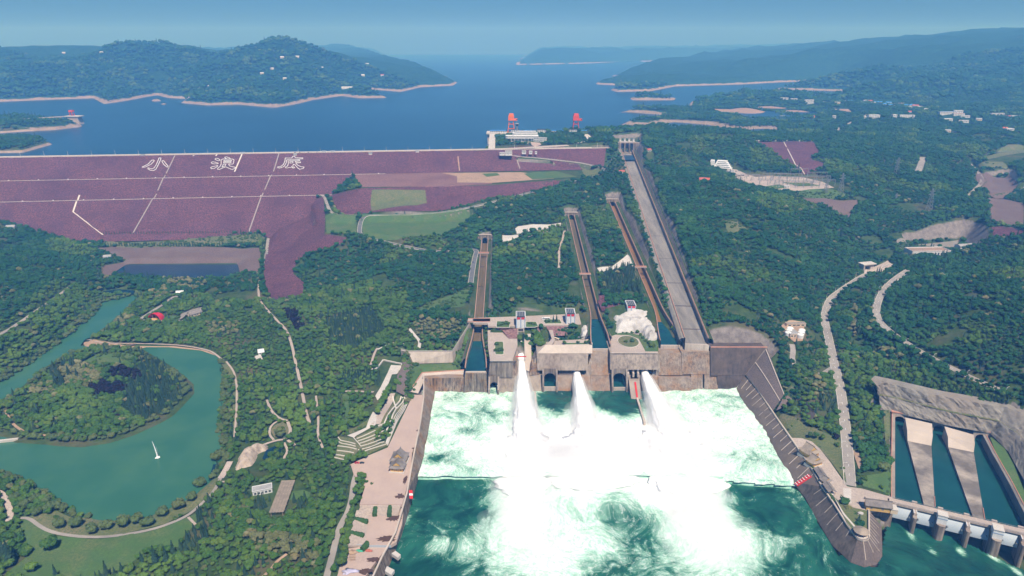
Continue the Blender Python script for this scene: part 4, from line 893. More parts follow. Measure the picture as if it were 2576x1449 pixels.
# stone pitching slopes beside the towers
def pitch(pts, label, m='riprap_pink'):
 P = [Vector(U(*p)) for p in pts]; mb = MB(); c = sum(P, Vector())/len(P)
 o = MB().add(P, [tuple(range(len(P)))]).build('stone_pitching', M[m], recalc=False)
 if o.data.polygons[0].normal.z < 0: o.data.flip_normals()
 tag(o, label, 'stone slope'); return o
pitch([(*qa(668,408),47),(*qa(978,408),47),(*qa(978,560),40.2),(*qa(850,560),40.2),(*qa(760,440),43)], 'pink stone pitching left of the first gate tower')
pitch([(*qa(1275,388),46.5),(*qa(1320,480),43.4),(*qa(1240,620),38),(*qa(1205,560),38)], 'small pink stone slope below the bed between the gate towers')
pitch([(*qa(1370,352),47),(*qa(1690,352),47),(*qa(1700,518),40.2),(*qa(1475,518),40.2)], 'pink stone pitching left of the second gate tower')
rp = pitch([(*qa(2135,0),58),(*qa(2560,0),58),(*qa(2560,165),50),(*qa(2200,165),50)], 'purple stone slope behind the third gate tower', 'riprap')
pitch([(1505,743,60),(1598,742,60),(1602,756,56),(1602,783,50.5),(1514,783,50.5),(1508,758,56)], 'upper purple stone slope between the narrow chutes', 'riprap')
# ---- white gate towers
def tower(u, v, z, label, wid=11.6, dep=19, h=14, vis=1.0):
 p = U(u, v, z); t_ = thing('gate_tower', label, 'tower', p, 0, 'white gate towers'); w = wid/2
 MB().box(-w, w, 0, dep, 0, h).build('wall', M['white_wall'], t_)
 for x0, x1 in ((-w-.25,-w+.9),(-.7,.7),(w-.9,w+.25)): MB().box(x0, x1, -.35, .0, -.2, h+.6).build('pilaster', M['blue_trim'], t_)
 for x0, x1 in ((-w+.9,-.7),(.7,w-.9)): MB().box(x0, x1, -.3, .6, h-1.9, h+.5).build('red_band', M['red_paint'], t_)
 rf = MB(); rf.hexa([(-w-.2,.6,h),(w+.2,.6,h),(w+.2,dep+.2,h),(-w-.2,dep+.2,h)], [(-w-.2,.6,h+.8),(w+.2,.6,h+.8),(w+.2,dep+.2,h+1.6),(-w-.2,dep+.2,h+1.6)]); r_ = rf.build('roof', M['roof_dark'], t_)
 for x0, x1, y0, y1 in ((-w-.5,-w+.3,.4,dep+.5),(w-.3,w+.5,.4,dep+.5),(-w-.5,w+.5,dep,dep+.7)): MB().box(x0,x1,y0,y1,h-.2,h+2.0).build('parapet', M['white_paint'], r_)
 for k in range(5): MB().box(-w+1+k*2.3, -w+2.2+k*2.3, 2, dep-1.5, h+1.62, h+1.7).build('roof_seam', M['steel_grey'], r_)
 return t_
tower(1310, 825, 46.0, 'white gate tower with red band beside the leftmost platform, jet issuing below it')
tower(1435, 817, 46.0, 'white gate tower with red band above the car park')
t3 = tower(1588, 787, 49, 'white gate tower with red band half hidden behind the white rock', h=9)
def outlet_block(u, v, z, w, zb, label):
 p = U(u, v, z); t_ = thing('outlet_block', label, 'outlet', (p[0], p[1]+.6, 0)); h = w/2
 MB().box(-h-1.5, h+1.5, .5, 16, zb-4, z).build('body', M['concrete_pale'], t_)
 for s in (-1, 1): MB().hexa([(s*h,-7,zb-6),(s*(h+1.5),-7,zb-6),(s*(h+1.5),.5,zb-6),(s*h,.5,zb-6)], [(s*h,-7,zb+5),(s*(h+1.5),-7,zb+5),(s*(h+1.5),.5,z-2),(s*h,.5,z-2)]).build('cheek_wall', M['concrete'], t_)
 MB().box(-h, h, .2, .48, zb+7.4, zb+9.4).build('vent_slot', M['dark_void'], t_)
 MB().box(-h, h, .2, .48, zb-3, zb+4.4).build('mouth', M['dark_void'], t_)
 return t_
outlet_block(1310, 826, 46, 6.4, 35, 'pale concrete outlet block under the first gate tower')
outlet_block(1435, 818, 46, 6.4, 38.5, 'pale concrete outlet block under the second gate tower')
# channel of the first jet down to the headwall
jc = thing('jet_channel', 'narrow concrete channel carrying the first white jet', 'channel', U(1311,880,30)); jl = local(jc)
A = [Vector(U(1310,838,34)), Vector(U(1311,885,26)), Vector(U(1311,943,12))]
for sg in (1,-1):
 rows = []
 for p in resample(A, 6): rows.append([jl((p.x+sg*4.2,p.y,p.z-3)), jl((p.x+sg*4.2,p.y,p.z+6)), jl((p.x+sg*6,p.y,p.z+6.5)), jl((p.x+sg*13,p.y,max(p.z+3, min(38.8, float(hz(p.x+sg*13,p.y))+.5))))])
 MB().sweep(rows).build('channel_wall', M['concrete' if sg < 0 else 'concrete_pale'], jc)
MB().sweep([[jl((p.x-4.2,p.y,p.z-1.5)), jl((p.x+4.2,p.y,p.z-1.5))] for p in resample(A, 6)]).build('channel_floor', M['concrete_wet'], jc)
q = Vector(U(1311,897,31)); MB().box(-6.5,6.5,-.5,.5,-.5,.5).build('red_cross_beam', M['red_paint'], jc, loc=jl(q))
# white rock knoll above the round garden
def knoll(name, pts, z0, tops, m, label, cat='rock', seed=1):
 """rock mass: outline on the ground, surface raised by noise"""
 P = UU(pts, z0); x0, x1, y0, y1 = bbox(P, 0); s = 2.0
 gx, gy = np.meshgrid(np.arange(x0, x1+s, s), np.arange(y0, y1+s, s)); dd = -sdist(gx, gy, P)
 h = np.clip(dd*tops[1], 0, tops[0])+np.clip(dd,0,4)/4*(vnoise(gx,gy,7,seed)*1.4+np.abs(vnoise(gx,gy,3.5,seed+1))*1.2)
 h = np.where(dd > 0, h, -3); r_, c_ = gx.shape; idx = np.arange(r_*c_).reshape(r_, c_)
 f = [tuple(q) for q in np.stack([idx[:-1,:-1], idx[:-1,1:], idx[1:,1:], idx[1:,:-1]], -1).reshape(-1,4) if (dd.ravel()[q] > -s*1.5).any()]
 o = MB().add([(float(a), float(b), float(z0+c)) for a, b, c in zip(gx.ravel(), gy.ravel(), h.ravel())], f).build(name, M[m], smooth=False, recalc=False)
 if o.data.polygons[0].normal.z < 0: o.data.flip_normals()
 tag(o, label, cat); return o
knoll('white_rock', [qb(170,300),qb(330,220),qb(480,195),qb(760,195),qb(800,330),qb(860,545),qb(800,575),qb(700,580),qb(600,470),qb(500,440),qb(250,470),qb(195,430)], 43.5, (9, .8), 'rock_white', 'bare whitish rock knoll above the round planted bed')
knoll('white_rock', [qa(1885,400),qa(1910,370),qa(1975,360),qa(2040,470),qa(2060,525),qa(1940,530),qa(1900,500)], 41, (6, .8), 'rock_white', 'small whitish rock beside the second gate tower outlet')
# ------------------------------------------------------------------ plunge pool: side walls, end sill, churning water, jets, spray
def bank_wall(name, label, topline, botline, m, ribs=0, cap='concrete_pale', thick=2.5, rm='concrete_pale'):
 root = thing(name, label, 'wall', topline[0]); lf = local(root)
 T = [Vector(p) for p in topline]; B = [Vector(p) for p in botline]
 MB().strip([lf((b.x, b.y, b.z)) for b in B], [lf(t) for t in T]).build('slope', M[m], root)
 MB().strip([lf((b.x, b.y, -10)) for b in B], [lf((b.x, b.y, b.z)) for b in B]).build('toe', M['concrete_wet'], root)
 c = MB()
 for a, b in zip(T[:-1], T[1:]): c.bar(lf(a+Vector((0,0,.4))), lf(b+Vector((0,0,.4))), 1.4)
 c.build('coping', M[cap], root)
 if ribs:
  tot = [0]
  for a, b in zip(T[:-1], T[1:]): tot.append(tot[-1]+(b-a).length)
  for k in range(1, ribs):
   s = tot[-1]*k/ribs; i = max(j for j in range(len(tot)) if tot[j] <= s); i = min(i, len(T)-2); f = (s-tot[i])/(tot[i+1]-tot[i])
   t_ = T[i].lerp(T[i+1], f); b_ = B[i].lerp(B[i+1], f); n_ = Vector((0,0,.25)); b2 = b_.lerp(t_, .25 if k % 2 else .45)
   MB().bar(lf(t_.lerp(b_, .02)+n_), lf(b2+n_), .5).build('joint_rib', M[rm], root)
 return root, lf
bank_wall('pool_wall', 'sloping brown concrete wall along the left side of the plunge pool', zline([(1066,940,16),(1066,1000,14.5),(1058,1060,14),(1040,1150,14),(1024,1240,14),(1010,1290,12),(995,1340,11),(962,1400,10),(930,1470,10)]),
          zline([(1094,985,0),(1092,1000,0),(1080,1070,0),(1066,1150,0),(1042,1240,-4),(1028,1290,-4),(1010,1350,-4),(985,1410,-4),(955,1480,-4)]), 'concrete_stained')
rw, rl = bank_wall('pool_wall', 'sloping dark concrete wall with pale joints along the right side of the plunge pool', [Vector(U(*p)) for p in ((*qb(2110,1080),14),(*q9(600,90),14),(*q9(740,300),14),(*q9(880,500),14),(*q9(985,650),14),(*q9(1070,800),14),(*q9(1160,930),14),(*q9(1260,1090),14),(*q9(1330,1180),14))],
          [Vector(U(*p)) for p in ((*qb(1975,1280),0),(*q9(500,180),0),(*q9(640,380),0),(*q9(770,600),0),(*q9(860,770),-1),(*q9(950,880),-4),(*q9(1040,1050),-4),(*q9(1150,1230),-4),(*q9(1280,1350),-4))], 'wall_brown', 26)
# rounded nose at its end
nose_t = [Vector(U(*p)) for p in ((*q9(1330,1180),14),(*q9(1365,1195),14),(*q9(1400,1190),14),(*q9(1412,1170),14),(*q9(1412,1000),14),(*q9(1405,960),14))]
nose_b = [Vector(U(*p)) for p in ((*q9(1280,1350),-4),(*q9(1380,1385),-4),(*q9(1470,1365),-4),(*q9(1512,1310),-4),(*q9(1505,1090),-4),(*q9(1480,1070),-4))]
bank_wall('pier_nose', 'rounded concrete nose between the plunge pool and the gate bridge', nose_t, nose_b, 'slab_rock', 12)
# ladder of red and white marks
g1, g2 = Vector(U(*q9(985,720),12)), Vector(U(*q9(880,790),0.5)); mk = MB(); root = rw
st = (g2-g1)
MB().add([rl(g1+Vector((-.9,1.6,.35))), rl(g1+Vector((1.1,-2.6,.35))), rl(g2+Vector((1.2,-2.6,.35))), rl(g2+Vector((-.9,1.6,.35)))], [(0,1,2,3)]).build('red_gauge', M['red_paint'], rw)
for k in range(6):
 p = g1+st*(k+.5)/6; MB().add([rl(p+Vector((-.9,2.5,.6))), rl(p+Vector((.7,2.5,.6))), rl(p+Vector((1.0,-1.2,.6))), rl(p+Vector((-.6,-1.2,.6)))], [(0,1,2,3)]).build('white_mark', M['white_paint'], rw)
# stone slopes behind the right wall
def slope_sheet(pts, m, label, cat='stone slope'):
 P = [Vector(U(*p)) for p in pts]; o = MB().add(P, [tuple(range(len(P)))]).build('paved_slope', M[m], recalc=False)
 bm = bmesh.new(); bm.from_mesh(o.data); bmesh.ops.triangulate(bm, faces=bm.faces); bm.to_mesh(o.data); bm.free()
 if sum(p.normal.z for p in o.data.polygons) < 0: o.data.flip_normals()
 tag(o, label, cat); return o
rs = thing('paved_slope', 'dark paved slope with stair lines rising from the right end of the headwall', 'stone slope', U(1930,876,45)); rf_ = local(rs)
SA = [Vector(U(*p)) for p in ((1930,876,45),(1950,930,36),(1973,991,26))]; SB = [Vector(U(*p)) for p in ((*qb(2110,1080),15.3),(*q9(600,90),15.3),(*q9(720,250),15.3))]
def sl_pt(f, t, o=0.): 
 i = 0 if t < .5 else 1; k = (t-.5*i)*2; return SA[i].lerp(SA[i+1], k).lerp(SB[i].lerp(SB[i+1], k), f)+Vector((0,0,o))
MB().sweep([[rf_(sl_pt(f/8, t/8)) for f in range(9)] for t in range(9)]).build('face', M['slab_rock'], rs)
for f0, f1 in ((.55,.42),(.06,.04)):
 k = MB(); Q = [sl_pt(f0+(f1-f0)*t/8, t/8, .35) for t in range(9)]
 for a, b in zip(Q[:-1], Q[1:]): k.bar(rf_(a), rf_(b), .9)
 k.build('stair_line', M['concrete_pale'], rs)
slope_sheet([(*q9(805,85),22),(*q9(900,85),22),(*q9(885,185),15),(*q9(740,250),15),(*q9(780,180),18)], 'slab_rock', 'paved stone bench at the foot of the dark slope')
slope_sheet([(*q9(880,170),18),(*q9(930,150),24),(*q9(1025,270),24),(*q9(980,365),14.5),(*q9(900,200),14.5)], 'slab_rock', 'dark paved bank below the conifers on the right bank')
# end sill
sill = thing('end_sill', 'low weir sill crossing the plunge pool where the water drops', 'weir', U(1500,1195,0)); sl_ = local(sill)
P = [U(1052,1195,0), U(1300,1193,0), U(1640,1190,0), U(1800,1205,0), U(1990,1217,0)]
MB().sweep([[sl_((p[0],p[1]+3,-9)), sl_((p[0],p[1]+3,-1.2)), sl_((p[0],p[1],-1.2)), sl_((p[0],p[1]-.5,-9))] for p in P]).build('crest', M['concrete_wet'], sill)
MB().sweep([[sl_((p[0],p[1]+4,.1)), sl_((p[0],p[1]+.5,-.3)), sl_((p[0],p[1]-1.5,-2)), sl_((p[0],p[1]-2.2,-4.6))] for p in resample(P, 6.0)]).build('falling_water', mat('nappe', (.30,.58,.46), (.55,.78,.68), 5, c3=(.10,.34,.25), scale3=12), sill, smooth=True)
# dividing walls in the pool
for (a, b, lab) in (((1346,985),(1352,1078),'thin dividing wall in the pool between the first and second jets'), ((1603,1000),(1622,1062),'thin dividing wall in the pool behind the third jet')):
 z = 3.2 if a[1] < 1100 else -3.0; p, q = Vector(U(*a, z)), Vector(U(*b, z)); n = Vector((1.1,0,0))
 o = MB().hexa([(p-n).to_tuple()[:2]+(-10,), (p+n).to_tuple()[:2]+(-10,), (q+n).to_tuple()[:2]+(-10,), (q-n).to_tuple()[:2]+(-10,)], [p-n, p+n, q+n, q-n]).build('dividing_wall', M['concrete_pale']); tag(o, lab, 'wall', 'dividing walls in the pool')
# ---- water surface with foam as matter on it
def foam_mat():
 m = bpy.data.materials.new('foaming_water'); m.use_nodes = True; t = m.node_tree; L = t.links; b = t.nodes['Principled BSDF']
 b.inputs['Specular IOR Level'].default_value = .3
 geo = _n(t,'ShaderNodeNewGeometry'); at = _n(t,'ShaderNodeAttribute'); at.attribute_name = 'foam'
 fl = _n(t,'ShaderNodeAttribute'); fl.attribute_name = 'flow'
 def noise(sc, det=6, ro=.65, dist=0., vec=None):
  n = _n(t,'ShaderNodeTexNoise'); n.inputs['Scale'].default_value = 1/sc; n.inputs['Detail'].default_value = det; n.inputs['Roughness'].default_value = ro; n.inputs['Distortion'].default_value = dist
  L.new(vec or fl.outputs['Vector'], n.inputs['Vector']); return n.outputs[0]
 def rmp(s, a, e, lo=0., hi=1.):
  r = _n(t,'ShaderNodeMapRange'); r.inputs[1].default_value = a; r.inputs[2].default_value = e; r.inputs[3].default_value = lo; r.inputs[4].default_value = hi; L.new(s, r.inputs[0]); return r.outputs[0]
 def math_(op, a, c):
  x = _n(t,'ShaderNodeMath'); x.operation = op
  for s, k in ((a,0),(c,1)):
   if hasattr(s,'is_linked'): L.new(s, x.inputs[k])
   else: x.inputs[k].default_value = s
  return x.outputs[0]
 def mix(f, a, c):
  x = _n(t,'ShaderNodeMix'); x.data_type = 'RGBA'; L.new(f, x.inputs[0])
  for s, k in ((a,6),(c,7)):
   if hasattr(s,'is_linked'): L.new(s, x.inputs[k])
   else: x.inputs[k].default_value = (*s,1)
  return x.outputs[2]
 def veins(sc, dist):
  n = noise(sc, 6, .6, dist); return rmp(math_('ABSOLUTE', math_('SUBTRACT', n, .5), 0.), .07, .0)
 base = mix(rmp(noise(26, 4, .6, .6), .38, .62), (.004,.046,.038), (.014,.100,.070))
 n1 = math_('MULTIPLY', math_('SUBTRACT', noise(17, 9, .68, .7), .5), 1.5); n2 = math_('MULTIPLY', math_('SUBTRACT', noise(3.0, 6, .72, .6), .5), 2.1)
 f0 = math_('ADD', math_('MULTIPLY', at.outputs['Fac'], 1.35), n1)
 base = mix(rmp(f0, -.25, .35), base, (.04,.22,.14)); base = mix(rmp(f0, -.02, .42), base, (.46,.75,.61))      # aerated green water
 f = math_('ADD', f0, math_('ADD', n2, math_('MULTIPLY', math_('MAXIMUM', veins(11., 1.5), veins(5., 1.2)), .42)))
 fo = rmp(f, .40, 1.25)
 col = mix(fo, base, (.90,.92,.91))
 L.new(col, b.inputs['Base Color']); L.new(rmp(fo, 0., 1., .18, .95), b.inputs['Roughness'])
 bp = _n(t,'ShaderNodeBump'); bp.inputs['Distance'].default_value = .9; bp.inputs['Strength'].default_value = .8
 L.new(math_('ADD', noise(5.0, 6, .7, .8), math_('MULTIPLY', fo, .25)), bp.inputs['Height']); L.new(bp.outputs[0], b.inputs['Normal'])
 return m
M['foam_water'] = foam_mat()
fm = bpy.data.materials.new('white_water'); fm.use_nodes = True; b_ = fm.node_tree.nodes['Principled BSDF']; b_.inputs['Base Color'].default_value = (.93,.94,.95,1); b_.inputs['Roughness'].default_value = 1.; b_.inputs['Specular IOR Level'].default_value = 0
b_.inputs['Subsurface Weight'].default_value = .0
M['white_water'] = fm
J = [Vector(U(1330,1110,0)), Vector(U(1490,1100,0)), Vector(U(1690,1090,0))]      # where the jets strike
def turbulence(X, Y):
 return vnoise(X,Y,22,21)*.55+vnoise(X,Y,11,22)*.4+vnoise(X,Y,6,23)*.35+vnoise(X,Y,3.4,24)*.2
def pool_sheet(name, poly, z, amp, foamf, step=2.0):
 x0, x1, y0, y1 = bbox(poly, 6); gx, gy = np.meshgrid(np.arange(x0,x1,step), np.arange(y0,y1,step))
 dd = sdist(gx, gy, poly); fo = foamf(gx, gy); r_, c_ = gx.shape
 Z = z+turbulence(gx, gy)*amp*(.35+np.clip(fo,0,1.2)); idx = np.arange(r_*c_).reshape(r_, c_)
 q = np.stack([idx[:-1,:-1], idx[:-1,1:], idx[1:,1:], idx[1:,:-1]], -1).reshape(-1,4); keep = (dd.ravel()[q] < 4).all(1); q = q[keep]
 me = bpy.data.meshes.new(name); v = np.stack([gx,gy,Z],-1).reshape(-1,3); me.vertices.add(len(v)); me.vertices.foreach_set('co', v.ravel())
 me.loops.add(q.size); me.loops.foreach_set('vertex_index', q.ravel().astype(np.int32)); me.polygons.add(len(q)); me.polygons.foreach_set('loop_start', np.arange(0,q.size,4,dtype=np.int32))
 me.polygons.foreach_set('use_smooth', np.ones(len(q), bool)); me.update(calc_edges=True); me.validate()
 a = me.attributes.new('foam','FLOAT','POINT'); a.data.foreach_set('value', fo.ravel().astype(np.float32))
 # flow coordinates: swirled around the impact zone so that foam streaks curl
 cx, cy = J[1].x, J[1].y; fxx = gx+vnoise(gx,gy,60,31)*9+vnoise(gx,gy,24,32)*3.5; fyy = gy*.85+vnoise(gx,gy,60,33)*9+vnoise(gx,gy,24,34)*3.5
 a = me.attributes.new('flow','FLOAT_VECTOR','POINT'); a.data.foreach_set('vector', np.stack([fxx,fyy,np.zeros_like(fxx)],-1).ravel().astype(np.float32))
 me.materials.append(M['foam_water']); o = bpy.data.objects.new(name, me); COL.objects.link(o); tag(o, kind='structure'); return o
def gauss(X, Y, p, sx, sy): return np.exp(-((X-p[0])/sx)**2-((Y-p[1])/sy)**2)
def foam_upper(X, Y):
 c = U(1420,1000,0); d_ = U(1560,1005,0)
 dark = 1.05*gauss(X,Y,(c[0]-6,c[1]-2),24,26)+1.05*gauss(X,Y,(d_[0],d_[1]-2),26,30)+.3*gauss(X,Y,U(1190,1085,0),16,12)+.3*gauss(X,Y,U(1240,985,0),14,10)+.32*gauss(X,Y,U(1720,1060,0),18,30)
 near = sum(gauss(X,Y,(p.x,p.y-8),46,36) for p in J)
 return np.clip(.30+vnoise(X,Y,40,41)*.08+vnoise(X,Y,18,42)*.08+.85*near-dark, -.25, 1.5)
def foam_lower(X, Y):
 a = sum(k*gauss(X,Y,U(u,v,-4),sx,sy) for u,v,sx,sy,k in ((1310,1262,24,54,1.0),(1470,1250,26,22,.4),(1500,1212,50,15,.7),(1755,1296,26,50,.95),(1700,1240,36,30,1.0),(1830,1380,44,44,.4),(1260,1400,58,44,.36),(1560,1360,66,40,.22),(1420,1400,30,60,.25)))
 left = .14*np.clip((-55-X)/30, 0, 1)
 return np.clip(-.20+a+vnoise(X,Y,34,43)*.10-left+.08, -.4, 1.5)
UP = UU([(1050,985),(1094,975),(1866,970),(2000,1218),(1800,1206),(1640,1191),(1300,1194),(1048,1196)], 0)
LOW = UU([(1040,1196),(1300,1194),(1640,1191),(1800,1206),(1995,1218),(2100,1400),(2240,1455),(2150,1620),(850,1620),(960,1420)], -4)
pool_sheet('plunge_pool_water', UP, 0.0, 1.5, foam_upper)
pool_sheet('river_water', LOW, -4.0, 1.3, foam_lower)
rv = UU([(2120,1400),(2215,1440),(2245,1300),(2300,1310),(2640,1470),(2640,1640),(2100,1640)], -4)
def foam_right(X, Y):
 f = -.34+vnoise(X,Y,30,44)*.08
 for u, v in ((2290,1345),(2345,1385),(2415,1385),(2500,1400),(2560,1440)): f = f+.55*gauss(X,Y,U(u,v,-4),5,9)
 return f
pool_sheet('river_water', rv, -4.02, .8, foam_right)
# ---- the three jets
def spray_mat(name, dens):
 m = bpy.data.materials.new(name); m.use_nodes = True; t = m.node_tree; t.nodes.remove(t.nodes['Principled BSDF'])
 p = t.nodes.new('ShaderNodeVolumePrincipled'); p.inputs['Color'].default_value = (.99,.99,1,1); p.inputs['Density'].default_value = dens
 t.links.new(p.outputs[0], t.nodes['Material Output'].inputs['Volume']); return m
JV = spray_mat('jet_mist', .07)
def jet(label, pts, seed):
 """pts: (u, v, z, half width, half depth)"""
 P = [(Vector(U(u,v,z)), w, dp) for u, v, z, w, dp in pts]; rows = []; N = 40
 dense = []
 for (a, wa, da), (b, wb, db) in zip(P[:-1], P[1:]):
  k = max(2, int((b-a).length/2.2)); dense += [(a.lerp(b, i/k), wa+(wb-wa)*i/k, da+(db-da)*i/k) for i in range(k)]
 dense.append(P[-1]); r_ = np.random.default_rng(seed); Tn = len(dense)
 for i, (p, w, dp) in enumerate(dense):
  d_ = (dense[min(i+1,Tn-1)][0]-dense[max(i-1,0)][0]).normalized(); side = Vector((1,0,0)); upv = side.cross(d_).normalized()
  if upv.z < 0: upv = -upv
  row = []
  for j in range(N):
   an = 2*math.pi*j/N; e = 1+(.08*float(vnoise(np.array(j*1.7+seed*9), np.array(i*.16), 1.6, seed))+.06*float(vnoise(np.array(j*2.9+seed), np.array(i*.45), 1.1, seed+2)))*(.3+i/Tn*1.9)
   row.append(p+side*(w*math.cos(an)*e)+upv*(dp*math.sin(an)*e))
  rows.append(row)
 t_ = thing('water_jet', label, 'water jet', tuple(P[0][0]), 0, 'white jets shooting into the plunge pool'); lf = local(t_)
 mb = MB(); mb.sweep([[lf(q) for q in r] for r in rows], close=True); mb.add([lf(q) for q in rows[0]], [tuple(range(N))]); mb.build('stream', M['white_water'], t_, smooth=True)
 vr = [[q+(q-dense[i][0])*(.22+.22*i/Tn)+(q-dense[i][0]).normalized()*(.6+2.0*i/Tn) for q in r] for i, r in enumerate(rows)][Tn//7:]
 mb = MB(); mb.sweep([[lf(q) for q in r] for r in vr], close=True); mb.add([lf(q) for q in vr[0]], [tuple(range(N))]); mb.add([lf(q) for q in vr[-1]], [tuple(range(N-1,-1,-1))]); vo = mb.build('spray_veil', JV, t_, smooth=True); bm = bmesh.new(); bm.from_mesh(vo.data); bmesh.ops.remove_doubles(bm, verts=bm.verts, dist=1e-3); bmesh.ops.recalc_face_normals(bm, faces=bm.faces)
 if bm.calc_volume(signed=True) < 0: bmesh.ops.reverse_faces(bm, faces=bm.faces)
 bm.to_mesh(vo.data); bm.free()
 return t_, lf
jets = [jet('first white jet shooting from the channel below the left gate tower', [(1310,836,35,3.0,1.2),(1310,880,27.5,3.2,1.6),(1312,925,20,4.2,2),(1315,970,13,7,3.5),(1320,1020,7,9.5,5),(1326,1070,3,12.5,6),(1332,1122,-2,16,6)], 3),
  jet('second white jet bursting from the round outlet in the middle of the headwall', [(1450,930,17,3.6,3.2),(1453,952,15,5,4),(1461,990,10,7,5),(1468,1030,6,9.5,5),(1476,1070,2.5,12.5,6),(1484,1116,-2,16,6)], 5),
  jet('third white jet bursting from the round outlet beside the stepped fins', [(1619,926,18,3.8,3.4),(1624,945,16.5,4.8,4),(1640,985,12,7,5),(1660,1025,7.5,10,5),(1682,1065,3.5,13.5,6),(1702,1108,-2,17,6)], 7)]
# round outlets behind jets two and three
for u, v, z, lab in ((1450,926,18.5,'dark round outlet pipe of the second jet'), (1619,922,19.5,'dark round outlet pipe of the third jet')):
 p = Vector(U(u, v, z)); t_ = thing('outlet_pipe', lab, 'outlet', tuple(p)); mb = MB(); n_ = 18
 ro = [[(r*math.cos(2*math.pi*i/n_), y, r*math.sin(2*math.pi*i/n_)) for i in range(n_)] for r, y in ((5.6,10),(5.6,-.5),(4.6,-.5),(4.4,10))]
 mb.sweep(ro, close=True).build('ring', M['concrete_wet'], t_); MB().add([(4.5*math.cos(2*math.pi*i/n_), 6, 4.5*math.sin(2*math.pi*i/n_)) for i in range(n_)], [tuple(range(n_))]).build('bore', M['dark_void'], t_)
# ---- white water boils heaped where the jets land
def lumpy(cells, seed, sub=4, a1=.20, a2=.12, L1=7., L2=3.):
 bm = bmesh.new(); bmesh.ops.create_icosphere(bm, subdivisions=sub, radius=1.0); me0 = bpy.data.meshes.new('tmp'); bm.to_mesh(me0); bm.free()
 c = np.empty(len(me0.vertices)*3); me0.vertices.foreach_get('co', c); c = c.reshape(-1,3); F = [tuple(p.vertices) for p in me0.polygons]; bpy.data.meshes.remove(me0)
 mb = MB()
 for x, y, z, sx, sy, sz in cells:
  P0, P1, P2 = c[:,0]*sx+x, c[:,1]*sy+y, c[:,2]*sz*3
  k = 1+a1*vnoise(P0+P2, P1-P2*.7, L1, seed)+a2*vnoise(P0-P2, P1+P2, L2, seed+1)
  mb.add(np.stack([x+c[:,0]*sx*k, y+c[:,1]*sy*k, z+c[:,2]*sz*k], -1).tolist(), F)
 return mb
def boil(name, label, cells, seed, group='boiling white water'):
 o = lumpy(cells, seed, 4, .10, .05).build(name, M['white_water'], smooth=True, recalc=False); tag(o, label, 'white water', group); return o
def cell(u, v, z, sx, sy, sz): 
 p = U(u, v, z); return (p[0], p[1], z-1, sx, sy, sz)
boil('white_water_boil', 'heaped white water where the first jet lands', [cell(1331,1120,0,20,10,5), cell(1330,1125,0,32,24,3), cell(1325,1170,0,30,20,3), cell(1318,1215,-2,26,22,3.4)], 51)
boil('white_water_boil', 'heaped white water where the second jet lands', [cell(1483,1114,0,20,10,5), cell(1485,1118,0,34,24,3), cell(1450,1165,0,46,22,3), cell(1540,1165,0,40,22,3), cell(1490,1205,-2,44,16,3.2)], 53)
boil('white_water_boil', 'heaped white water where the third jet lands', [cell(1702,1106,0,21,10,5), cell(1690,1110,0,34,26,3), cell(1660,1165,0,40,20,3), cell(1730,1205,-2,36,24,3.4)], 55)
# ---- drifting spray: thin clouds of droplets
SPR = spray_mat('spray_droplets', .022); SPR2 = spray_mat('spray_droplets_thin', .024)
def spray(label, c, seed, m):
 o = lumpy([(0,0,0)+tuple(c[3:])], seed, 4, .16, .08, 16., 7.).build('spray_cloud', m, recalc=False); o.location = c[:3]; tag(o, label, 'spray', kind='stuff'); return o
i = 0
for lab, u, v, z, sx, sy, sz, mm in (('spray cloud round the landing of the first jet',1335,1140,7,42,28,12,SPR),('spray cloud between the first and second jets',1410,1150,7,50,30,12,SPR),('spray cloud round the landing of the second jet',1490,1138,7,44,28,12,SPR),
 ('spray cloud between the second and third jets',1590,1140,7,50,34,13,SPR),('spray cloud round the landing of the third jet',1705,1130,7,44,30,12,SPR),('spray cloud drifting over the sill on the left',1318,1230,3,30,44,9,SPR2),
 ('spray cloud drifting over the sill in the middle',1490,1205,2,52,18,8,SPR2),('spray cloud drifting over the sill on the right',1740,1240,3,36,48,10,SPR2),('thin spray veil beside the first jet',1320,1010,11,15,34,9,SPR2),('thin spray veil beside the third jet',1662,1030,12,20,36,10,SPR2),('thin spray veil beside the second jet',1468,1045,9,17,28,8,SPR2),
 ('thin spray trailing far down the left of the river',1315,1330,0,34,40,8,SPR2),('thin spray trailing far down the right of the river',1775,1340,0,40,44,9,SPR2)):
 p = U(u, v, z); spray(lab, (p[0], p[1], z, sx, sy, sz), 60+i, mm); i += 1
# ------------------------------------------------------------------ common builders: houses, vehicles, people
def win_row(root, w, y, z, n, ww, hh, m='glass_dark', x0=None, par=None):
 for i in range(n):
  x = -w/2+w*(i+.5)/n
  MB().box(x-ww/2, x+ww/2, y-.12, y+.02, z, z+hh).build('window', M[m], par or root)
def flat_house(name, label, cat, loc, rz, w, d, h, wall='white_wall', roof='roof_grey', floors=1, nwin=4, group=None, par=.5, door=True):
 t_ = thing(name, label, cat, loc, rz, group)
 MB().box(-w/2, w/2, 0, d, -3, h).build('wall', M[wall], t_)
 r_ = MB().box(-w/2-.25, w/2+.25, -.25, d+.25, h, h+.35).build('roof', M[roof], t_)
 if par:
  for a in ((-w/2-.25,w/2+.25,-.25,.15),(-w/2-.25,w/2+.25,d-.15,d+.25),(-w/2-.25,-w/2+.15,.15,d-.15),(w/2-.15,w/2+.25,.15,d-.15)): MB().box(*a, h+.35, h+.35+par).build('parapet', M[wall], r_)
 fh = h/floors
 for f in range(floors): win_row(t_, w*.92, 0, f*fh+fh*.3, nwin, w*.92/nwin*.6, fh*.42)
 if door: MB().box(-.8,.8,-.16,0,0,2.2).build('door', M['steel_grey'], t_)
 return t_
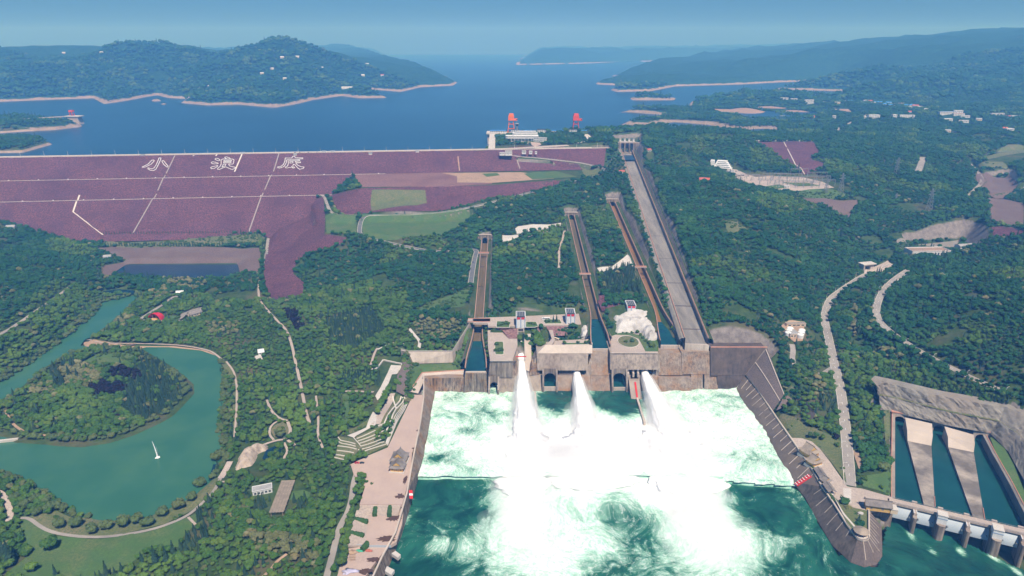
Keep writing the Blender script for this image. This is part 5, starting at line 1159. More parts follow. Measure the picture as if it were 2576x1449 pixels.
def gable_house(name, label, cat, loc, rz, w, d, h, rise, wall='white_wall', roof='roof_red', nwin=3, group=None, over=.6):
 t_ = thing(name, label, cat, loc, rz, group)
 m = MB(); m.box(-w/2, w/2, 0, d, -3, h); m.add([(-w/2,0,h),(-w/2,d,h),(-w/2,d/2,h+rise)], [(0,1,2)]); m.add([(w/2,0,h),(w/2,d,h),(w/2,d/2,h+rise)], [(0,1,2)]); m.build('wall', M[wall], t_)
 o = over; k = rise/(d/2); r = MB()
 for sgn in (0, 1):
  ye = -o if sgn == 0 else d+o; ze = h-o*k
  r.add([(-w/2-o,ye,ze),(w/2+o,ye,ze),(w/2+o,d/2,h+rise),(-w/2-o,d/2,h+rise),(-w/2-o,ye,ze+.3),(w/2+o,ye,ze+.3),(w/2+o,d/2,h+rise+.3),(-w/2-o,d/2,h+rise+.3)], [(0,1,2,3),(4,5,6,7),(0,1,5,4),(0,3,7,4),(1,2,6,5)])
 r_ = r.build('roof', M[roof], t_); MB().box(-w/2-o, w/2+o, d/2-.25, d/2+.25, h+rise+.2, h+rise+.6).build('ridge', M[roof], r_)
 if nwin: win_row(t_, w*.9, 0, h*.3, nwin, min(1.6, w/nwin*.5), h*.4)
 MB().box(-.6,.6,-.14,0,0,min(2.2,h*.8)).build('door', M['steel_grey'], t_)
 return t_
def car(label, loc, rz, m, group='parked cars', s=1.0):
 t_ = thing('car', label, 'car', loc, rz, group); b = MB()
 prof_ = [(-2.2,.35),(2.2,.35),(2.25,.75),(1.3,.95),(-2.1,1.0),(-2.25,.7)]
 for z, w in ((0,.9),): b.add([(x,-w,zz) for x, zz in prof_]+[(x,w,zz) for x, zz in prof_], [tuple(range(6)), tuple(range(11,5,-1))]+[(i,(i+1)%6,6+(i+1)%6,6+i) for i in range(6)])
 b.build('body', M[m], t_)
 c = MB(); c.hexa([(-1.7,-.82,.97),(1.0,-.82,.95),(1.0,.82,.95),(-1.7,.82,.97)], [(-1.3,-.66,1.5),(.4,-.66,1.5),(.4,.66,1.5),(-1.3,.66,1.5)]); c.build('cabin', M['glass_dark'], t_)
 MB().box(-1.25,.35,-.64,.64,1.5,1.54).build('roof', M[m], t_)
 for x in (-1.35,1.35):
  for y in (-.92,.72):
   w = MB(); w.cyl(0,0,0,.2,.33,.33,10); o = w.build('wheel', M['cloth_dark'], t_); o.rotation_euler = (math.pi/2,0,0); o.location = (x,y+.2,.33)
 t_.scale = (s,s,s); return t_
def coach(label, loc, rz, m='white_paint', L_=11.5, group='coaches'):
 t_ = thing('coach', label, 'coach', loc, rz, group); h = L_/2
 b = MB(); b.hexa([(-h,-1.25,.5),(h,-1.25,.5),(h,1.25,.5),(-h,1.25,.5)], [(-h,-1.2,3.2),(h-.3,-1.2,3.2),(h-.3,1.2,3.2),(-h,1.2,3.2)]); b.build('body', M[m], t_)
 for s in (-1,1): MB().box(-h+.5,h-.9,s*1.24-.03,s*1.24+.03,1.7,2.7).build('window_band', M['glass_dark'], t_)
 MB().box(h-.22,h-.05,-1.05,1.05,1.3,2.8).build('windscreen', M['glass_dark'], t_)
 MB().box(-h+1,-h+3,-.7,.7,3.2,3.45).build('roof_unit', M['roof_grey'], t_)
 for x in (-h*.55, h*.55):
  for y in (-1.25,1.0):
   w = MB(); w.cyl(0,0,0,.25,.5,.5,10); o = w.build('wheel', M['cloth_dark'], t_); o.rotation_euler = (math.pi/2,0,0); o.location = (x,y+.25,.5)
 return t_
PEOPLE = {}
def person(label, loc, rz, top='cloth_white', low='cloth_dark', pose=0, group='visitors on the car park'):
 key = (top, low, pose)
 t_ = thing('person', label, 'person', loc, rz, group)
 if key not in PEOPLE:
  mb = MB(); st = .22 if pose else .1
  def ringp(pts, n=8):      # body as one continuous lathe-like loft
   rows = []
   for x, y, z, rx, ry in pts: rows.append([(x+rx*math.cos(2*math.pi*i/n), y+ry*math.sin(2*math.pi*i/n), z) for i in range(n)])
   mb.sweep(rows, close=True); mb.add(rows[-1], [tuple(range(n))])
  ringp([(-.1,st,0,.07,.11),(-.1,st*.8,.1,.05,.06),(-.1,st*.5,.45,.06,.07),(-.09,0,.85,.09,.1),(0,0,.92,.17,.12)])
  ringp([(.1,-st,0,.07,.11),(.1,-st*.8,.1,.05,.06),(.1,-st*.5,.45,.06,.07),(.09,0,.85,.09,.1),(0,0,.92,.17,.12)])
  n_low = len(mb.f)
  ringp([(0,0,.88,.17,.12),(0,0,1.1,.15,.11),(0,0,1.35,.2,.13),(0,0,1.46,.13,.09),(0,0,1.5,.055,.055)])
  for s in (-1,1): ringp([(s*.2,0,1.42,.06,.06),(s*.25,-s*st*.5,1.12,.045,.045),(s*.26,-s*st*.9+.05,.85,.035,.035)])
  n_top = len(mb.f)
  ringp([(0,0,1.5,.05,.05),(0,0,1.55,.075,.085),(0,.0,1.64,.085,.1),(0,0,1.72,.07,.085),(0,0,1.76,.03,.04)])
  for i in range(len(mb.m)): mb.m[i] = 0 if i < n_low else (1 if i < n_top else 2)
  o = mb.build('body', [M[low], M[top], M['skin']], t_, smooth=True, recalc=False); PEOPLE[key] = o.data
  hr = MB(); hr.cyl(0,-.02,1.68,1.8,.095,.04,8); PEOPLE[key+('h',)] = hr.build('hair', M['cloth_dark'], t_).data
 else:
  for nm, kk in (('body', key), ('hair', key+('h',))):
   o = bpy.data.objects.new(nm, PEOPLE[kk]); COL.objects.link(o); o.parent = t_
 return t_
# ------------------------------------------------------------------ intake towers in the reservoir
def on(u, v, z): return U(u, v, z)
deck_a, deck_b = Vector(U(*qc(165,300),146)), Vector(U(*qc(1685,300),146))
ia = math.atan2(deck_b.y-deck_a.y, deck_b.x-deck_a.x); iL = (deck_b-deck_a).length
it = thing('intake_tower_block', 'long concrete intake tower block standing in the reservoir behind the hill', 'intake tower', tuple(deck_a), ia)
MB().box(0, iL, -6, 40, -2.5, 0).build('deck', M['paving_white'], it)
for i in range(9):
 x = 3+i*(iL-14)/8; MB().box(x, x+8, 0, 38, -44, -2.5).build('shaft', M['concrete_pale'], it)
for y in (-5.8, 39.8): MB().box(0, iL, y-.2, y+.2, 0, 1.4).build('railing', M['kerb'], it)
def qcx(x, y, z=146): return Vector(U(*qc(x, y), z))
def along(p): return local(it)(p)
lab_s = {0:'long blue roofed shed at the left end of the intake deck',1:'blue roofed shed on the intake deck behind the control building',2:'long blue roofed shed above the trees on the intake deck',3:'short blue roofed shed right of the right gantry crane'}
for i, (xa, xb) in enumerate(((220,450),(715,820),(1092,1275),(1540,1620))):
 a, b = qcx(xa,292), qcx(xb,292); L_ = (b-a).length
 t_ = thing('blue_shed', lab_s[i], 'shed', tuple(a), ia, 'blue roofed sheds on the intake deck')
 MB().box(0,L_,0,7,0,5.5).build('wall', M['white_wall'], t_); n_ = max(3, int(L_/5))
 for k in range(n_): MB().box(L_*(k+.15)/n_, L_*(k+.7)/n_, -.15, 0, .8, 4.6).build('window', M['glass_dark'], t_)
 r_ = MB().hexa([(-.6,-1,5.5),(L_+.6,-1,5.5),(L_+.6,8,5.5),(-.6,8,5.5)], [(-.2,-.6,7.2),(L_+.2,-.6,7.2),(L_+.2,7.6,7.2),(-.2,7.6,7.2)]).build('roof', M['roof_blue'], t_)
 MB().box(L_/2-2,L_/2+2,-1.2,-.6,7.2,8.6).build('roof_crest', M['roof_blue'], r_)
lab_w = ['white three storey block beside the left gantry crane','white three storey block between the blue sheds','white three storey block beside the right gantry crane']
for i, (xa, xb) in enumerate(((525,640),(900,1015),(1360,1475))):
 a, b = qcx(xa,305), qcx(xb,305); L_ = (b-a).length
 t_ = thing('white_block', lab_w[i], 'building', tuple(a), ia, 'white blocks on the intake deck')
 MB().box(0,L_,0,10,-2,11).build('wall', M['white_paint'], t_)
 for f in range(3):
  for k in range(4): MB().box(L_*(k+.2)/4, L_*(k+.8)/4, -.15, 0, f*3.5+.8, f*3.5+2.6).build('window', M['glass_dark'], t_)
 MB().box(-.5,L_+.5,-.6,10.5,11,11.9).build('roof', M['roof_dark'], t_)
def crane(label, x, y, m):
 p = qcx(x, y); t_ = thing('gantry_crane', label, 'crane', tuple(p), ia, 'gantry cranes on the intake deck')
 for sx in (-8,8):
  for sy in (0,14):
   k = MB(); k.hexa([(sx*1.25-1.1,sy-1.1,0),(sx*1.25+1.1,sy-1.1,0),(sx*1.25+1.1,sy+1.1,0),(sx*1.25-1.1,sy+1.1,0)], [(sx*.72-.9,sy-.9,34),(sx*.72+.9,sy-.9,34),(sx*.72+.9,sy+.9,34),(sx*.72-.9,sy+.9,34)]); k.build('leg', M[m], t_)
 for z in (10, 23):
  for y0 in (0,14): MB().box(-8.5+z*.08,8.5-z*.08,y0-.7,y0+.7,z,z+1.7).build('cross_beam', M[m], t_)
  for s in (-1,1): MB().box(s*(8-z*.06)-.6,s*(8-z*.06)+.6,0,14,z,z+1.5).build('side_beam', M[m], t_)
 for s in (-1,1): MB().bar((s*9.4,0,3),(s*7.6,14,22),.8).build('brace', M[m], t_)
 MB().box(-9,14,-3,17,34,38).build('platform', M[m], t_); MB().box(-8.5,8.5,-2,16,38,46).build('machine_house', M[m], t_)
 hd = MB(); hd.hexa([(-7.5,-2,46),(8,-2,46),(8,16,46),(-7.5,16,46)], [(-6,-1,53),(6.5,-1,53),(6.5,15,53),(-6,15,53)]); hd.build('hoist_cover', M[m], t_)
 MB().box(10,18,2,10,33,39).build('cab', M[m], t_); MB().box(10.2,17.8,1.9,2,35,37.5).build('cab_window', M['glass_dark'], t_)
 return t_
crane('left orange gantry crane rising over the intake deck', 525, 290, 'orange_paint')
crane('right red orange gantry crane rising over the intake deck', 1460, 290, 'red_orange' if 'red_orange' in M else mat('red_orange', (.72,.085,.035), (.62,.07,.03), 6).name)
# control building with terraces and a lookout tower
cb = thing('control_building', 'white terraced control building with curved storeys on the intake hill', 'building', tuple(U(*qc(690,410),148)), ia)
for i, (x0, x1, d0, d1, z0) in enumerate(((-36,42,0,22,0),(-46,42,-4,20,6.5),(-28,40,2,20,13),(-20,36,4,18,18))):
 ring = [(x1,d0),(x1,d1),(x0+6,d1),(x0+1.5,d1-4),(x0,(d0+d1)/2),(x0+1.5,d0+3),(x0+6,d0)]
 MB().prism(ring, z0, z0+3.2).build('storey', M['white_wall'], cb); gl = [(x1-.5,d0+.6),(x1-.5,d1-.6),(x0+6.5,d1-.6),(x0+1,(d0+d1)/2),(x0+6.5,d0+.6)]
 MB().prism(gl, z0+3.2, z0+5.2).build('window_band', M['glass_dark'], cb); MB().prism(ring, z0+5.2, z0+6.4 if i < 3 else z0+6.0).build('terrace_slab', M['white_wall'], cb)
for k in range(8): MB().box(-30+k*9-.5,-30+k*9+.5,-5,-4,-1,6).build('column', M['white_paint'], cb)
lt = thing('lookout_tower', 'grey lookout tower with flared cabin beside the control building', 'tower', tuple(U(*qc(607,300),160)))
MB().cyl(0,0,-14,20,4.2,2.4,12).build('shaft', M['steel_grey'], lt); MB().cyl(0,0,20,25,3,6,12).build('cabin', M['glass_dark'], lt); MB().cyl(0,0,25,26.5,6.2,5.6,12).build('cabin_roof', M['roof_grey'], lt); MB().cyl(0,0,26.5,35,.7,.3,8).build('mast', M['steel_grey'], lt)
wg = flat_house('annex_building', 'low white annex stretching right from the control building', 'building', tuple(U(*qc(935,420),148)), ia-.35, 34, 12, 9, floors=2, nwin=8)
# approach causeway, plaza, gatehouse cabins
cw = [U(*qc(255,310),147.5), U(*qc(250,400),147.5), U(*qc(245,500),147), U(*qc(240,530),146.5)]
ribbon('approach_road', cw, 7.5, M['paving_white'], .8, follow=False, smooth=False, edges=(.8,1.2,'kerb'))
lawn('plaza', [qc(520,415),qc(760,425),qc(940,440),qc(960,470),qc(870,500),qc(800,462),qc(530,440)], 148, 'paving_pink', 1.0)
cw2 = [U(*qc(1585,300),147.5), U(*qc(1640,360),148), U(*qc(1690,405),148), U(*qc(1560,440),148), U(*qc(1500,450),148)]
ribbon('plaza_road', cw2, 8, M['paving_white'], 1.0, follow=False, smooth=False)
ribbon('crest_link_road', [U(*qc(0,545),146.2), U(*qc(240,535),146.5), U(*qc(600,525),147.2), U(*qc(1000,498),148), U(*qc(1350,480),148.6)], 6, M['paving'], .6, follow=False, edges=(.6,.7,'kerb'))
drape('rock_slope', UU([qc(0,560),qc(300,545),qc(700,520),qc(1290,500),qc(1250,540),qc(900,575),qc(350,600),qc(0,610)], 143), M['riprap'], .6, label='thin purple stone slope below the road to the intake', cat='stone slope')
flat_house('white_cabin', 'white two storey guard house beside the hairpin road', 'house', tuple(U(*qc(487,608),141)), 0, 17, 8, 7.5, floors=2, nwin=5)
flat_house('white_cabin', 'low white shed left of the guard house', 'house', tuple(U(*qc(393,606),141)), 0, 12, 6, 3.4, nwin=3)
for i, x in enumerate((710, 807, 885)):
 flat_house('bus_shelter', ['largest pale green roofed shelter by the crest road','middle white shelter by the crest road','smallest white shelter by the crest road'][i], 'shelter', tuple(U(*qc(x,585),142)), 0, (10,8,5)[i], 4, (4.5,3.6,2.4)[i], roof='lawn' if i == 0 else 'white_wall', nwin=2)
gable_house('red_roof_hut', 'small white hut with red roof beside the top of the spillway', 'house', G(*qc(2130,885)), .1, 12, 8, 4, 2.5)
gable_house('red_roof_hut', 'small red roofed hut among trees right of the spillway gates', 'house', G(1634,381), .3, 10, 7, 3.5, 2.5)
# small intake tower far left
p = Vector(U(190,312,Z_RES)); t_ = thing('small_intake_tower', 'white intake tower with red hoist at the tip of the left headland', 'intake tower', (p.x,p.y,Z_RES), -.1)
b = MB(); b.hexa([(-24,-10,-6),(24,-10,-6),(24,16,-6),(-24,16,-6)], [(-19,-9,26),(19,-9,26),(19,15,26),(-19,15,26)]); b.build('shaft', M['concrete_pale'], t_)
MB().box(-27,27,-12,18,26,29).build('deck', M['paving_white'], t_); MB().box(-30,-4,0,8,26.2,28.8).build('bridge_stub', M['concrete_pale'], t_)
for s in (-1,1):
 for y in (0,10): MB().bar((s*6-10,y,29),(s*4-10,y,44),1.6).build('hoist_leg', M['red_orange'], t_)
MB().box(-17,-3,-1,11,42,48).build('hoist_house', M['red_orange'], t_)
q = Vector(U(55,300,139)); e = Vector((p.x-26,p.y+4,142)); br = thing('access_bridge', 'long thin access bridge to the small intake tower', 'bridge', tuple(q)); bl = local(br)
MB().bar(bl(q), bl(e), 3.2).build('deck', M['concrete_pale'], br)
for k in (.35,.6,.85): m_ = q.lerp(e,k); MB().box(m_.x-q.x-1.5,m_.x-q.x+1.5,m_.y-q.y-1.5,m_.y-q.y+1.5,-26,m_.z-q.z).build('pier', M['concrete_pale'], br)
# traffic on the crest
for lab, x, kind in (('left white coach on the dam crest road', -640, 0), ('middle white coach on the dam crest road', -452, 0), ('rightmost white coach on the dam crest road', -432, 0)):
 coach(lab, (x, dam_y(x)+6.5, 146.1), .105, group='coaches on the dam crest')
for i, x in enumerate((-528,-520,-508,-497,-488,-468)):
 car(['leftmost','second','third','fourth','fifth','rightmost'][i]+' car in the small row on the dam crest', (x, dam_y(x)+5+2*(i % 2), 146.1), .105, ['white_paint','cloth_dark','steel_grey'][i % 3], 'cars on the dam crest')
# ------------------------------------------------------------------ right bank: promenade, pavilions, gate bridge, outlet channels
def xieshan(root, w, d, ze, rise, roof='roof_tile', gable='yellow_wall', over=1.6, nm='roof'):
 """hip-and-gable tiled roof, ridge along local y, lifted corners"""
 a, b = w/2+over, d/2+over; m = MB(); N = 6; L0, L1, L2 = [], [], []
 def loop(hx, hy, z, lift):
  pts = []
  for (x0,y0),(x1,y1) in (((-hx,-hy),(hx,-hy)),((hx,-hy),(hx,hy)),((hx,hy),(-hx,hy)),((-hx,hy),(-hx,-hy))):
   for i in range(N):
    t = i/N; e = abs(2*t-1)**3; pts.append((x0+(x1-x0)*t, y0+(y1-y0)*t, z+lift*e))
  return pts
 gy = b-min(3.2, b*.32); mx = a*.62
 m.sweep([loop(a,b,ze,1.0), loop(a*.82,b-(b-gy)*.5,ze+rise*.16,.4), loop(mx,gy,ze+rise*.36,0)], close=True)
 z1 = ze+rise*.36; zt = ze+rise
 for s in (-1,1): m.add([(s*mx,-gy,z1),(s*mx,gy,z1),(s*mx*.45,gy,z1+(zt-z1)*.48),(s*mx*.45,-gy,z1+(zt-z1)*.48),(0,gy,zt),(0,-gy,zt)], [(0,1,2,3),(3,2,4,5)])
 r_ = m.build(nm, M[roof], root)
 for s in (-1,1): MB().add([(-mx+.4,s*(gy-.5),z1),(mx-.4,s*(gy-.5),z1),(mx*.45,s*(gy-.5),z1+(zt-z1)*.44),(0,s*(gy-.5),zt-.4),(-mx*.45,s*(gy-.5),z1+(zt-z1)*.44)], [(0,1,2,3,4)]).build('gable', M[gable], r_)
 MB().box(-.35,.35,-gy-.3,gy+.3,zt-.1,zt+.6).build('ridge', M[roof], r_)
 return r_
def hall(name, label, loc, rz, w, d, h, rise, roof='roof_tile', group=None, base=1.0, nwin=3):
 t_ = thing(name, label, 'pavilion', loc, rz, group)
 MB().box(-w/2-1.2,w/2+1.2,-d/2-1.2,d/2+1.2,-2,base).build('plinth', M['paving_white'], t_)
 MB().box(-w/2,w/2,-d/2,d/2,base,base+h).build('wall', M['yellow_wall'], t_)
 for s in (-1,1):
  for x in np.linspace(-w/2,w/2,4): MB().cyl(float(x),s*d/2,base,base+h,.3,.3,8).build('column', M['red_paint'] if False else M['brick_edge'], t_)
 for i in range(nwin):
  x = -w/2+w*(i+.5)/nwin; MB().box(x-.6,x+.6,-d/2-.1,-d/2,base+h*.35,base+h*.75).build('window', M['roof_tile'], t_)
 xieshan(t_, w, d, base+h-.2, rise, roof); return t_
# left bank twin halls
hall('twin_roof_hall', 'front hall of the left bank pair, lower grey tiled roof and yellow walls', U(*q8(438,680),14), -.10, 12, 9, 4.0, 6.2, group='yellow halls on the left bank')
hall('twin_roof_hall', 'rear hall of the left bank pair, larger grey tiled roof', U(*q8(452,625),14), -.10, 13, 13, 5.0, 7.6, group='yellow halls on the left bank')
# right bank twin halls
hall('twin_roof_hall', 'rear hall of the right bank pair beside the dark pool wall', U(*q9(975,575),14), .42, 12, 12, 5.0, 7.0, 'roof_tan', 'yellow halls on the right bank')
hall('twin_roof_hall', 'front hall of the right bank pair beside the dark pool wall', U(*q9(1012,640),14), .42, 11.5, 8.5, 4.0, 5.6, 'roof_tan', 'yellow halls on the right bank')
def corridor(label, a, b, w, h=3.4):
 a, b = Vector(U(*a,14)), Vector(U(*b,14)); L_ = (b-a).length; t_ = thing('covered_walk', label, 'covered walk', tuple(a), math.atan2(b.y-a.y,b.x-a.x), 'tiled covered walks on the right bank')
 m = MB()
 for s in (-1,1): m.hexa([(0,0,h+1.8),(L_,0,h+1.8),(L_,s*w*.72,h),(0,s*w*.72,h)], [(0,0,h+2.1),(L_,0,h+2.1),(L_,s*w*.72,h+.3),(0,s*w*.72,h+.3)])
 m.build('roof', M['roof_tile'], t_); MB().box(0,L_,-.25,.25,h+2,h+2.5).build('ridge', M['roof_tile'], t_)
 n = max(3, int(L_/4))
 for i in range(n+1):
  for s in (-1,1): MB().cyl(L_*i/n, s*w*.42, -.5, h+.6, .2, .2, 6).build('post', M['brick_edge'], t_)
 MB().box(0,L_,-w*.55,w*.55,-1,.25).build('floor', M['paving_white'], t_); return t_
corridor('upper tiled covered walk below the right bank halls', q9(1035,690), q9(1085,765), 5.5)
corridor('lower tiled covered walk nearest the gate yard', q9(1098,800), q9(1145,865), 5.5)
hall('small_tiled_gate', 'small tiled gate between the two covered walks', U(*q9(1095,775),14), .5, 6, 5, 2.8, 3.4, nwin=1)
# promenade platform, lawns, road to the gate
platform('promenade', [q9(855,448),q9(925,450),q9(1000,475),q9(1060,530),q9(1130,620),q9(1255,800),q9(1360,815),q9(1590,880),q9(1590,940),q9(1405,975),q9(1240,940),q9(1150,868),q9(985,650)], 14.0, 'paving', 'pale paved promenade running from the halls to the gate bridge', 'promenade', 3)
P = [Vector(U(*q9(x,y),14.05)) for x, y in ((1225,812),(1285,815),(1285,925),(1232,905))]; o = MB().add(P,[(0,1,2,3)]).build('white_patch', M['paving_white']); tag(o, 'white repaired patch in the promenade paving', 'paving')
lw = UU([q9(1150,868),q9(1240,940),q9(1405,975),q9(1405,1160),q9(1412,1178),q9(1395,1190),q9(1360,1192),q9(1330,1180),q9(1262,1092)], 14.2)
o = MB().prism([(p[0],p[1]) for p in lw], 10, 14.1).build('triangle_lawn', M['lawn_dry']); tag(o, 'triangular lawn with winding path on the pier nose', 'lawn')
k = MB(); Q = [Vector((p[0],p[1],14.9)) for p in lw[2:]+[lw[0]]]
for a, b in zip(Q[:-1], Q[1:]): k.bar(a, b, .5)
k.build('hedge_edge', M['roof_dark'], o)
pth = [Vector(U(*q9(x,y),14.16)) for x, y in ((1150,870),(1185,925),(1225,995),(1275,1050),(1330,1115))]; mb = MB(); A_, B_ = [], []
for i, p in enumerate(smooth_line(pth)):
 A_.append(p+Vector((-.9,-.3,0))); B_.append(p+Vector((.9,.3,0)))
o2 = mb.strip(A_, B_).build('lawn_path', M['paving_white'], recalc=False); o2.parent = o
if o2.data.polygons[0].normal.z < 0: o2.data.flip_normals()
rp_ = thing('round_pavilion', 'round thatched pavilion at the tip of the pier nose', 'pavilion', U(*q9(1352,1150),14.1))
MB().cyl(0,0,0,.7,5.6,5.4,24).build('plinth', M['paving_white'], rp_); rf = MB(); n_ = 24
rf.sweep([[(r*math.cos(2*math.pi*i/n_), r*math.sin(2*math.pi*i/n_), z) for i in range(n_)] for r, z in ((6.2,4.2),(4.4,5.2),(2.2,6.3),(.25,7.2))], close=True).build('roof', M['roof_tan'], rp_)
for i in range(8): MB().cyl(4.6*math.cos(i*math.pi/4), 4.6*math.sin(i*math.pi/4), .6, 4.6, .22, .22, 8).build('column', M['brick_edge'], rp_)
MB().cyl(0,0,7.1,8.2,.3,.05,8).build('finial', M['roof_tile'], rp_)
bp = U(*q9(1350,1000),14.1); st_ = lumpy([(0,0,.6,2.6,1.4,1.6)], 71, 3, .15, .1, 2., 1.).build('boulder', M['rock_white'], smooth=True); st_.location = bp; tag(st_, 'grey scholar rock on the triangular lawn', 'boulder')
gh = thing('gate_house', 'yellow gate house with grey tiled roof at the head of the gate bridge', 'gate house', U(*q9(1470,965),14.2), -.22)
MB().box(-9.5,9.5,-3,4,-.3,5).build('wall', M['yellow_wall'], gh)
for x in (-5.5,3.5): MB().box(x-.9,x+.9,-3.12,-3,1.6,3.6).build('window', M['roof_tile'], gh)
m = MB()
for s, y in ((-1,-4.4),(1,5.4)): m.hexa([(-11,.5,8.6),(11,.5,8.6),(11,y,5.0),(-11,y,5.0)], [(-11,.5,9),(11,.5,9),(11,y,5.4),(-11,y,5.4)])
r_ = m.build('roof', M['roof_tile'], gh); MB().box(-11.3,11.3,.2,.8,8.8,9.7).build('ridge', M['roof_tile'], r_); MB().box(-11.6,-10.8,0,1,8.8,10.8).build('ridge_horn', M['roof_tile'], r_)
MB().box(9.8,15.5,-3.5,4,-.3,3.6).build('annex', M['cream_wall'], gh); MB().box(9.6,15.8,-3.8,4.2,3.6,4.2).build('annex_roof', M['paving_white'], gh)
A0 = thing('bridge_abutment', 'stained concrete abutment below the yellow gate house', 'abutment', U(*q9(1500,1000),13)); al = local(A0)
for pts in ([(1410,965),(1590,955),(1562,1100),(1480,1070)],):
 t4 = [Vector(U(*q9(1406,958),13.8)), Vector(U(*q9(1592,960),13.8))]; b4 = [Vector(U(*q9(1470,1062),-4)), Vector(U(*q9(1568,1100),-4))]
 bk = Vector((4,22,0)); MB().hexa([al(b4[0]+Vector((0,0,-5))), al(b4[1]+Vector((0,0,-5))), al(b4[1]+bk+Vector((0,0,-5))), al(b4[0]+bk+Vector((0,0,-5)))], [al(t4[0]), al(t4[1]), al(t4[1]+bk*.5), al(t4[0]+bk*.5)]).build('body', M['concrete'], A0)
# ---- gate bridge
S_, E_ = Vector(U(*q9(1588,905),16)), Vector(U(*q9(2536,1130),16)); ga = math.atan2(E_.y-S_.y, E_.x-S_.x); gL = (E_-S_).length
gb = thing('gate_bridge', 'concrete road bridge with large pale blue radial gates on the right', 'gate bridge', tuple(S_), ga); gbl = local(gb)
MB().box(-3, gL+40, -3.4, 4.2, -1.6, 0).build('deck', M['paving'], gb)
for y in (-3.4, 4.2):
 MB().box(-3, gL+40, y-.12, y+.12, .9, 1.1).build('railing', M['steel_grey'], gb)
 for x in np.arange(0, gL+38, 4.0): MB().box(x-.1,x+.1,y-.1,y+.1,0,.95).build('railing_post', M['steel_grey'], gb)
def lx(x, y, z): return gbl(Vector(U(*q9(x,y),z)))
piers = [(1722, 1145, 3.2), (1912, 1195, 7.6), (2105, 1245, 3.2), (2312, 1305, 7.6), (2505, 1350, 3.2)]
xs_p = []
for px, py, wd in piers:
 nx = lx(px, py, -4); xc = nx[0]; xs_p.append((xc, wd)); ny = nx[1]; w = wd/2; N = 8
 foot = [(w,6),(w,ny+w)]+[(w*math.cos(math.pi*i/N), ny+w-w*math.sin(math.pi*i/N)) for i in range(1,N)]+[(-w,ny+w),(-w,6)]
 m = MB(); m.prism([(xc+a, b) for a, b in foot], -26, -5 if wd > 5 else -4); m.prism([(xc+a, b) for a, b in [(w,6),(w,-8),(-w,-8),(-w,6)]], -5, -1.6)
 pr = m.build('pier', M['concrete'], gb)
 if wd > 5:
  bx_ = MB(); bx_.box(xc-w+.2, xc+w-.2, ny+3, -3.8, -4.9, 3.4); bx_.build('pier_house', M['white_wall'], pr); MB().box(xc-w-.1, xc+w+.1, ny+2.6, -3.6, 3.4, 4.0).build('house_roof', M['paving_white'], pr); MB().box(xc-w-.05, xc+w+.05, ny+2.8, ny+3, .2, 1.0).build('house_band', M['blue_trim'], pr)
 else:
  MB().box(xc-w*.7, xc+w*.7, -9, -3.5, -4, -1.4).build('pier_cap', M['paving'], pr)
  for s in (-1,1): MB().bar((xc+s*w*.7,-3.6,-1.2),(xc+s*w*.7,-9,-1.2),.5).build('hoist_rail', M['white_wall'], pr)
 # upstream lookout on the deck
 MB().box(xc-2, xc+2, 4.2, 6.6, -1.6, .9).build('deck_bay', M['paving'], gb)
edges = [(-1.0, 0)]+xs_p+[(xs_p[-1][0]+26, 3)]
for (xa, wa), (xb, wb) in zip(edges[:-1], edges[1:]):
 x0, x1 = xa+wa/2+.35, xb-wb/2-.35; rows = []
 for k in range(9):
  t = k/8; y = -1.5-5.0*t-1.3*math.sin(math.pi*t); rows.append([(x0, y, -3.0-9.5*t), (x1, y, -3.0-9.5*t)])
 g_ = MB().sweep(rows).build('radial_gate', M['gate_steel'], gb, smooth=True)
 MB().box(x0, x1, -2.6, -1.9, -3.2, -2.4).build('gate_beam', M['steel_grey'], g_)
 for xx in (x0+1.5, x1-1.5): MB().bar((xx,-8,-8),(xx,4,-9.5),.8).build('gate_arm', M['steel_grey'], g_)
# ---- outlet channels
ch_o = thing('outlet_channels', 'three dark tailwater channels between concrete dividers on the right', 'channel', U(*q9(1800,700),1.5)); ol = local(ch_o)
W3 = UU([q9(1578,290),q9(1700,285),q9(2262,425),q9(2610,1075),q9(2640,1200),q9(1578,930)], 1.5)
MB().add([ol((p[0],p[1],1.5)) for p in W3], [tuple(range(len(W3)))]).build('channel_water', M['channel_water'], ch_o)
def divider(label, top, mid, low, end):
 t_ = thing('channel_divider', label, 'concrete divider', U(*q9(*low[0]),5), 0, 'concrete dividers between the outlet channels'); f = local(t_)
 T = [f(U(*q9(*p),z)) for p, z in zip(top+mid+low+end, (15,15,11.5,11.5,5,5,3.2,3.2))]
 def skirt(a, b): return [a, b, (b[0],b[1],-6), (a[0],a[1],-6)]
 Bt = [(p[0],p[1],-6) for p in T[:6]]
 m = MB(); m.add(T[:6]+Bt, [(0,1,3,2),(2,3,5,4),(0,2,8,6),(2,4,10,8),(1,3,9,7),(3,5,11,9),(0,1,7,6),(4,5,11,10)])
 m.build('head_block', M['concrete_pale'], t_); m = MB(); m.hexa([(p[0],p[1],-6) for p in (T[4],T[5],T[7],T[6])], [T[4],T[5],T[7],T[6]])
 m.build('tail_slab', M['divider_slab'] if 'divider_slab' in M else mat('divider_slab', (.13,.115,.105), (.17,.15,.135), 8, c3=(.40,.35,.31), scale3=26), t_)
 MB().bar((T[7][0],T[7][1],T[7][2]+.5), Vector(T[7]).lerp(Vector(T[5]),.15)+Vector((0,0,.5)), .5).build('red_edge', M['brick_edge'], t_)
divider('left concrete divider with sloping head between the outlet channels', [(1675,300),(1870,345)], [(1690,392),(1875,432)], [(1692,470),(1865,505)], [(1812,935),(1892,950)])
divider('right concrete divider with sloping head between the outlet channels', [(1960,365),(2172,425)], [(1985,440),(2180,490)], [(1987,515),(2172,552)], [(2168,1025),(2252,1042)])
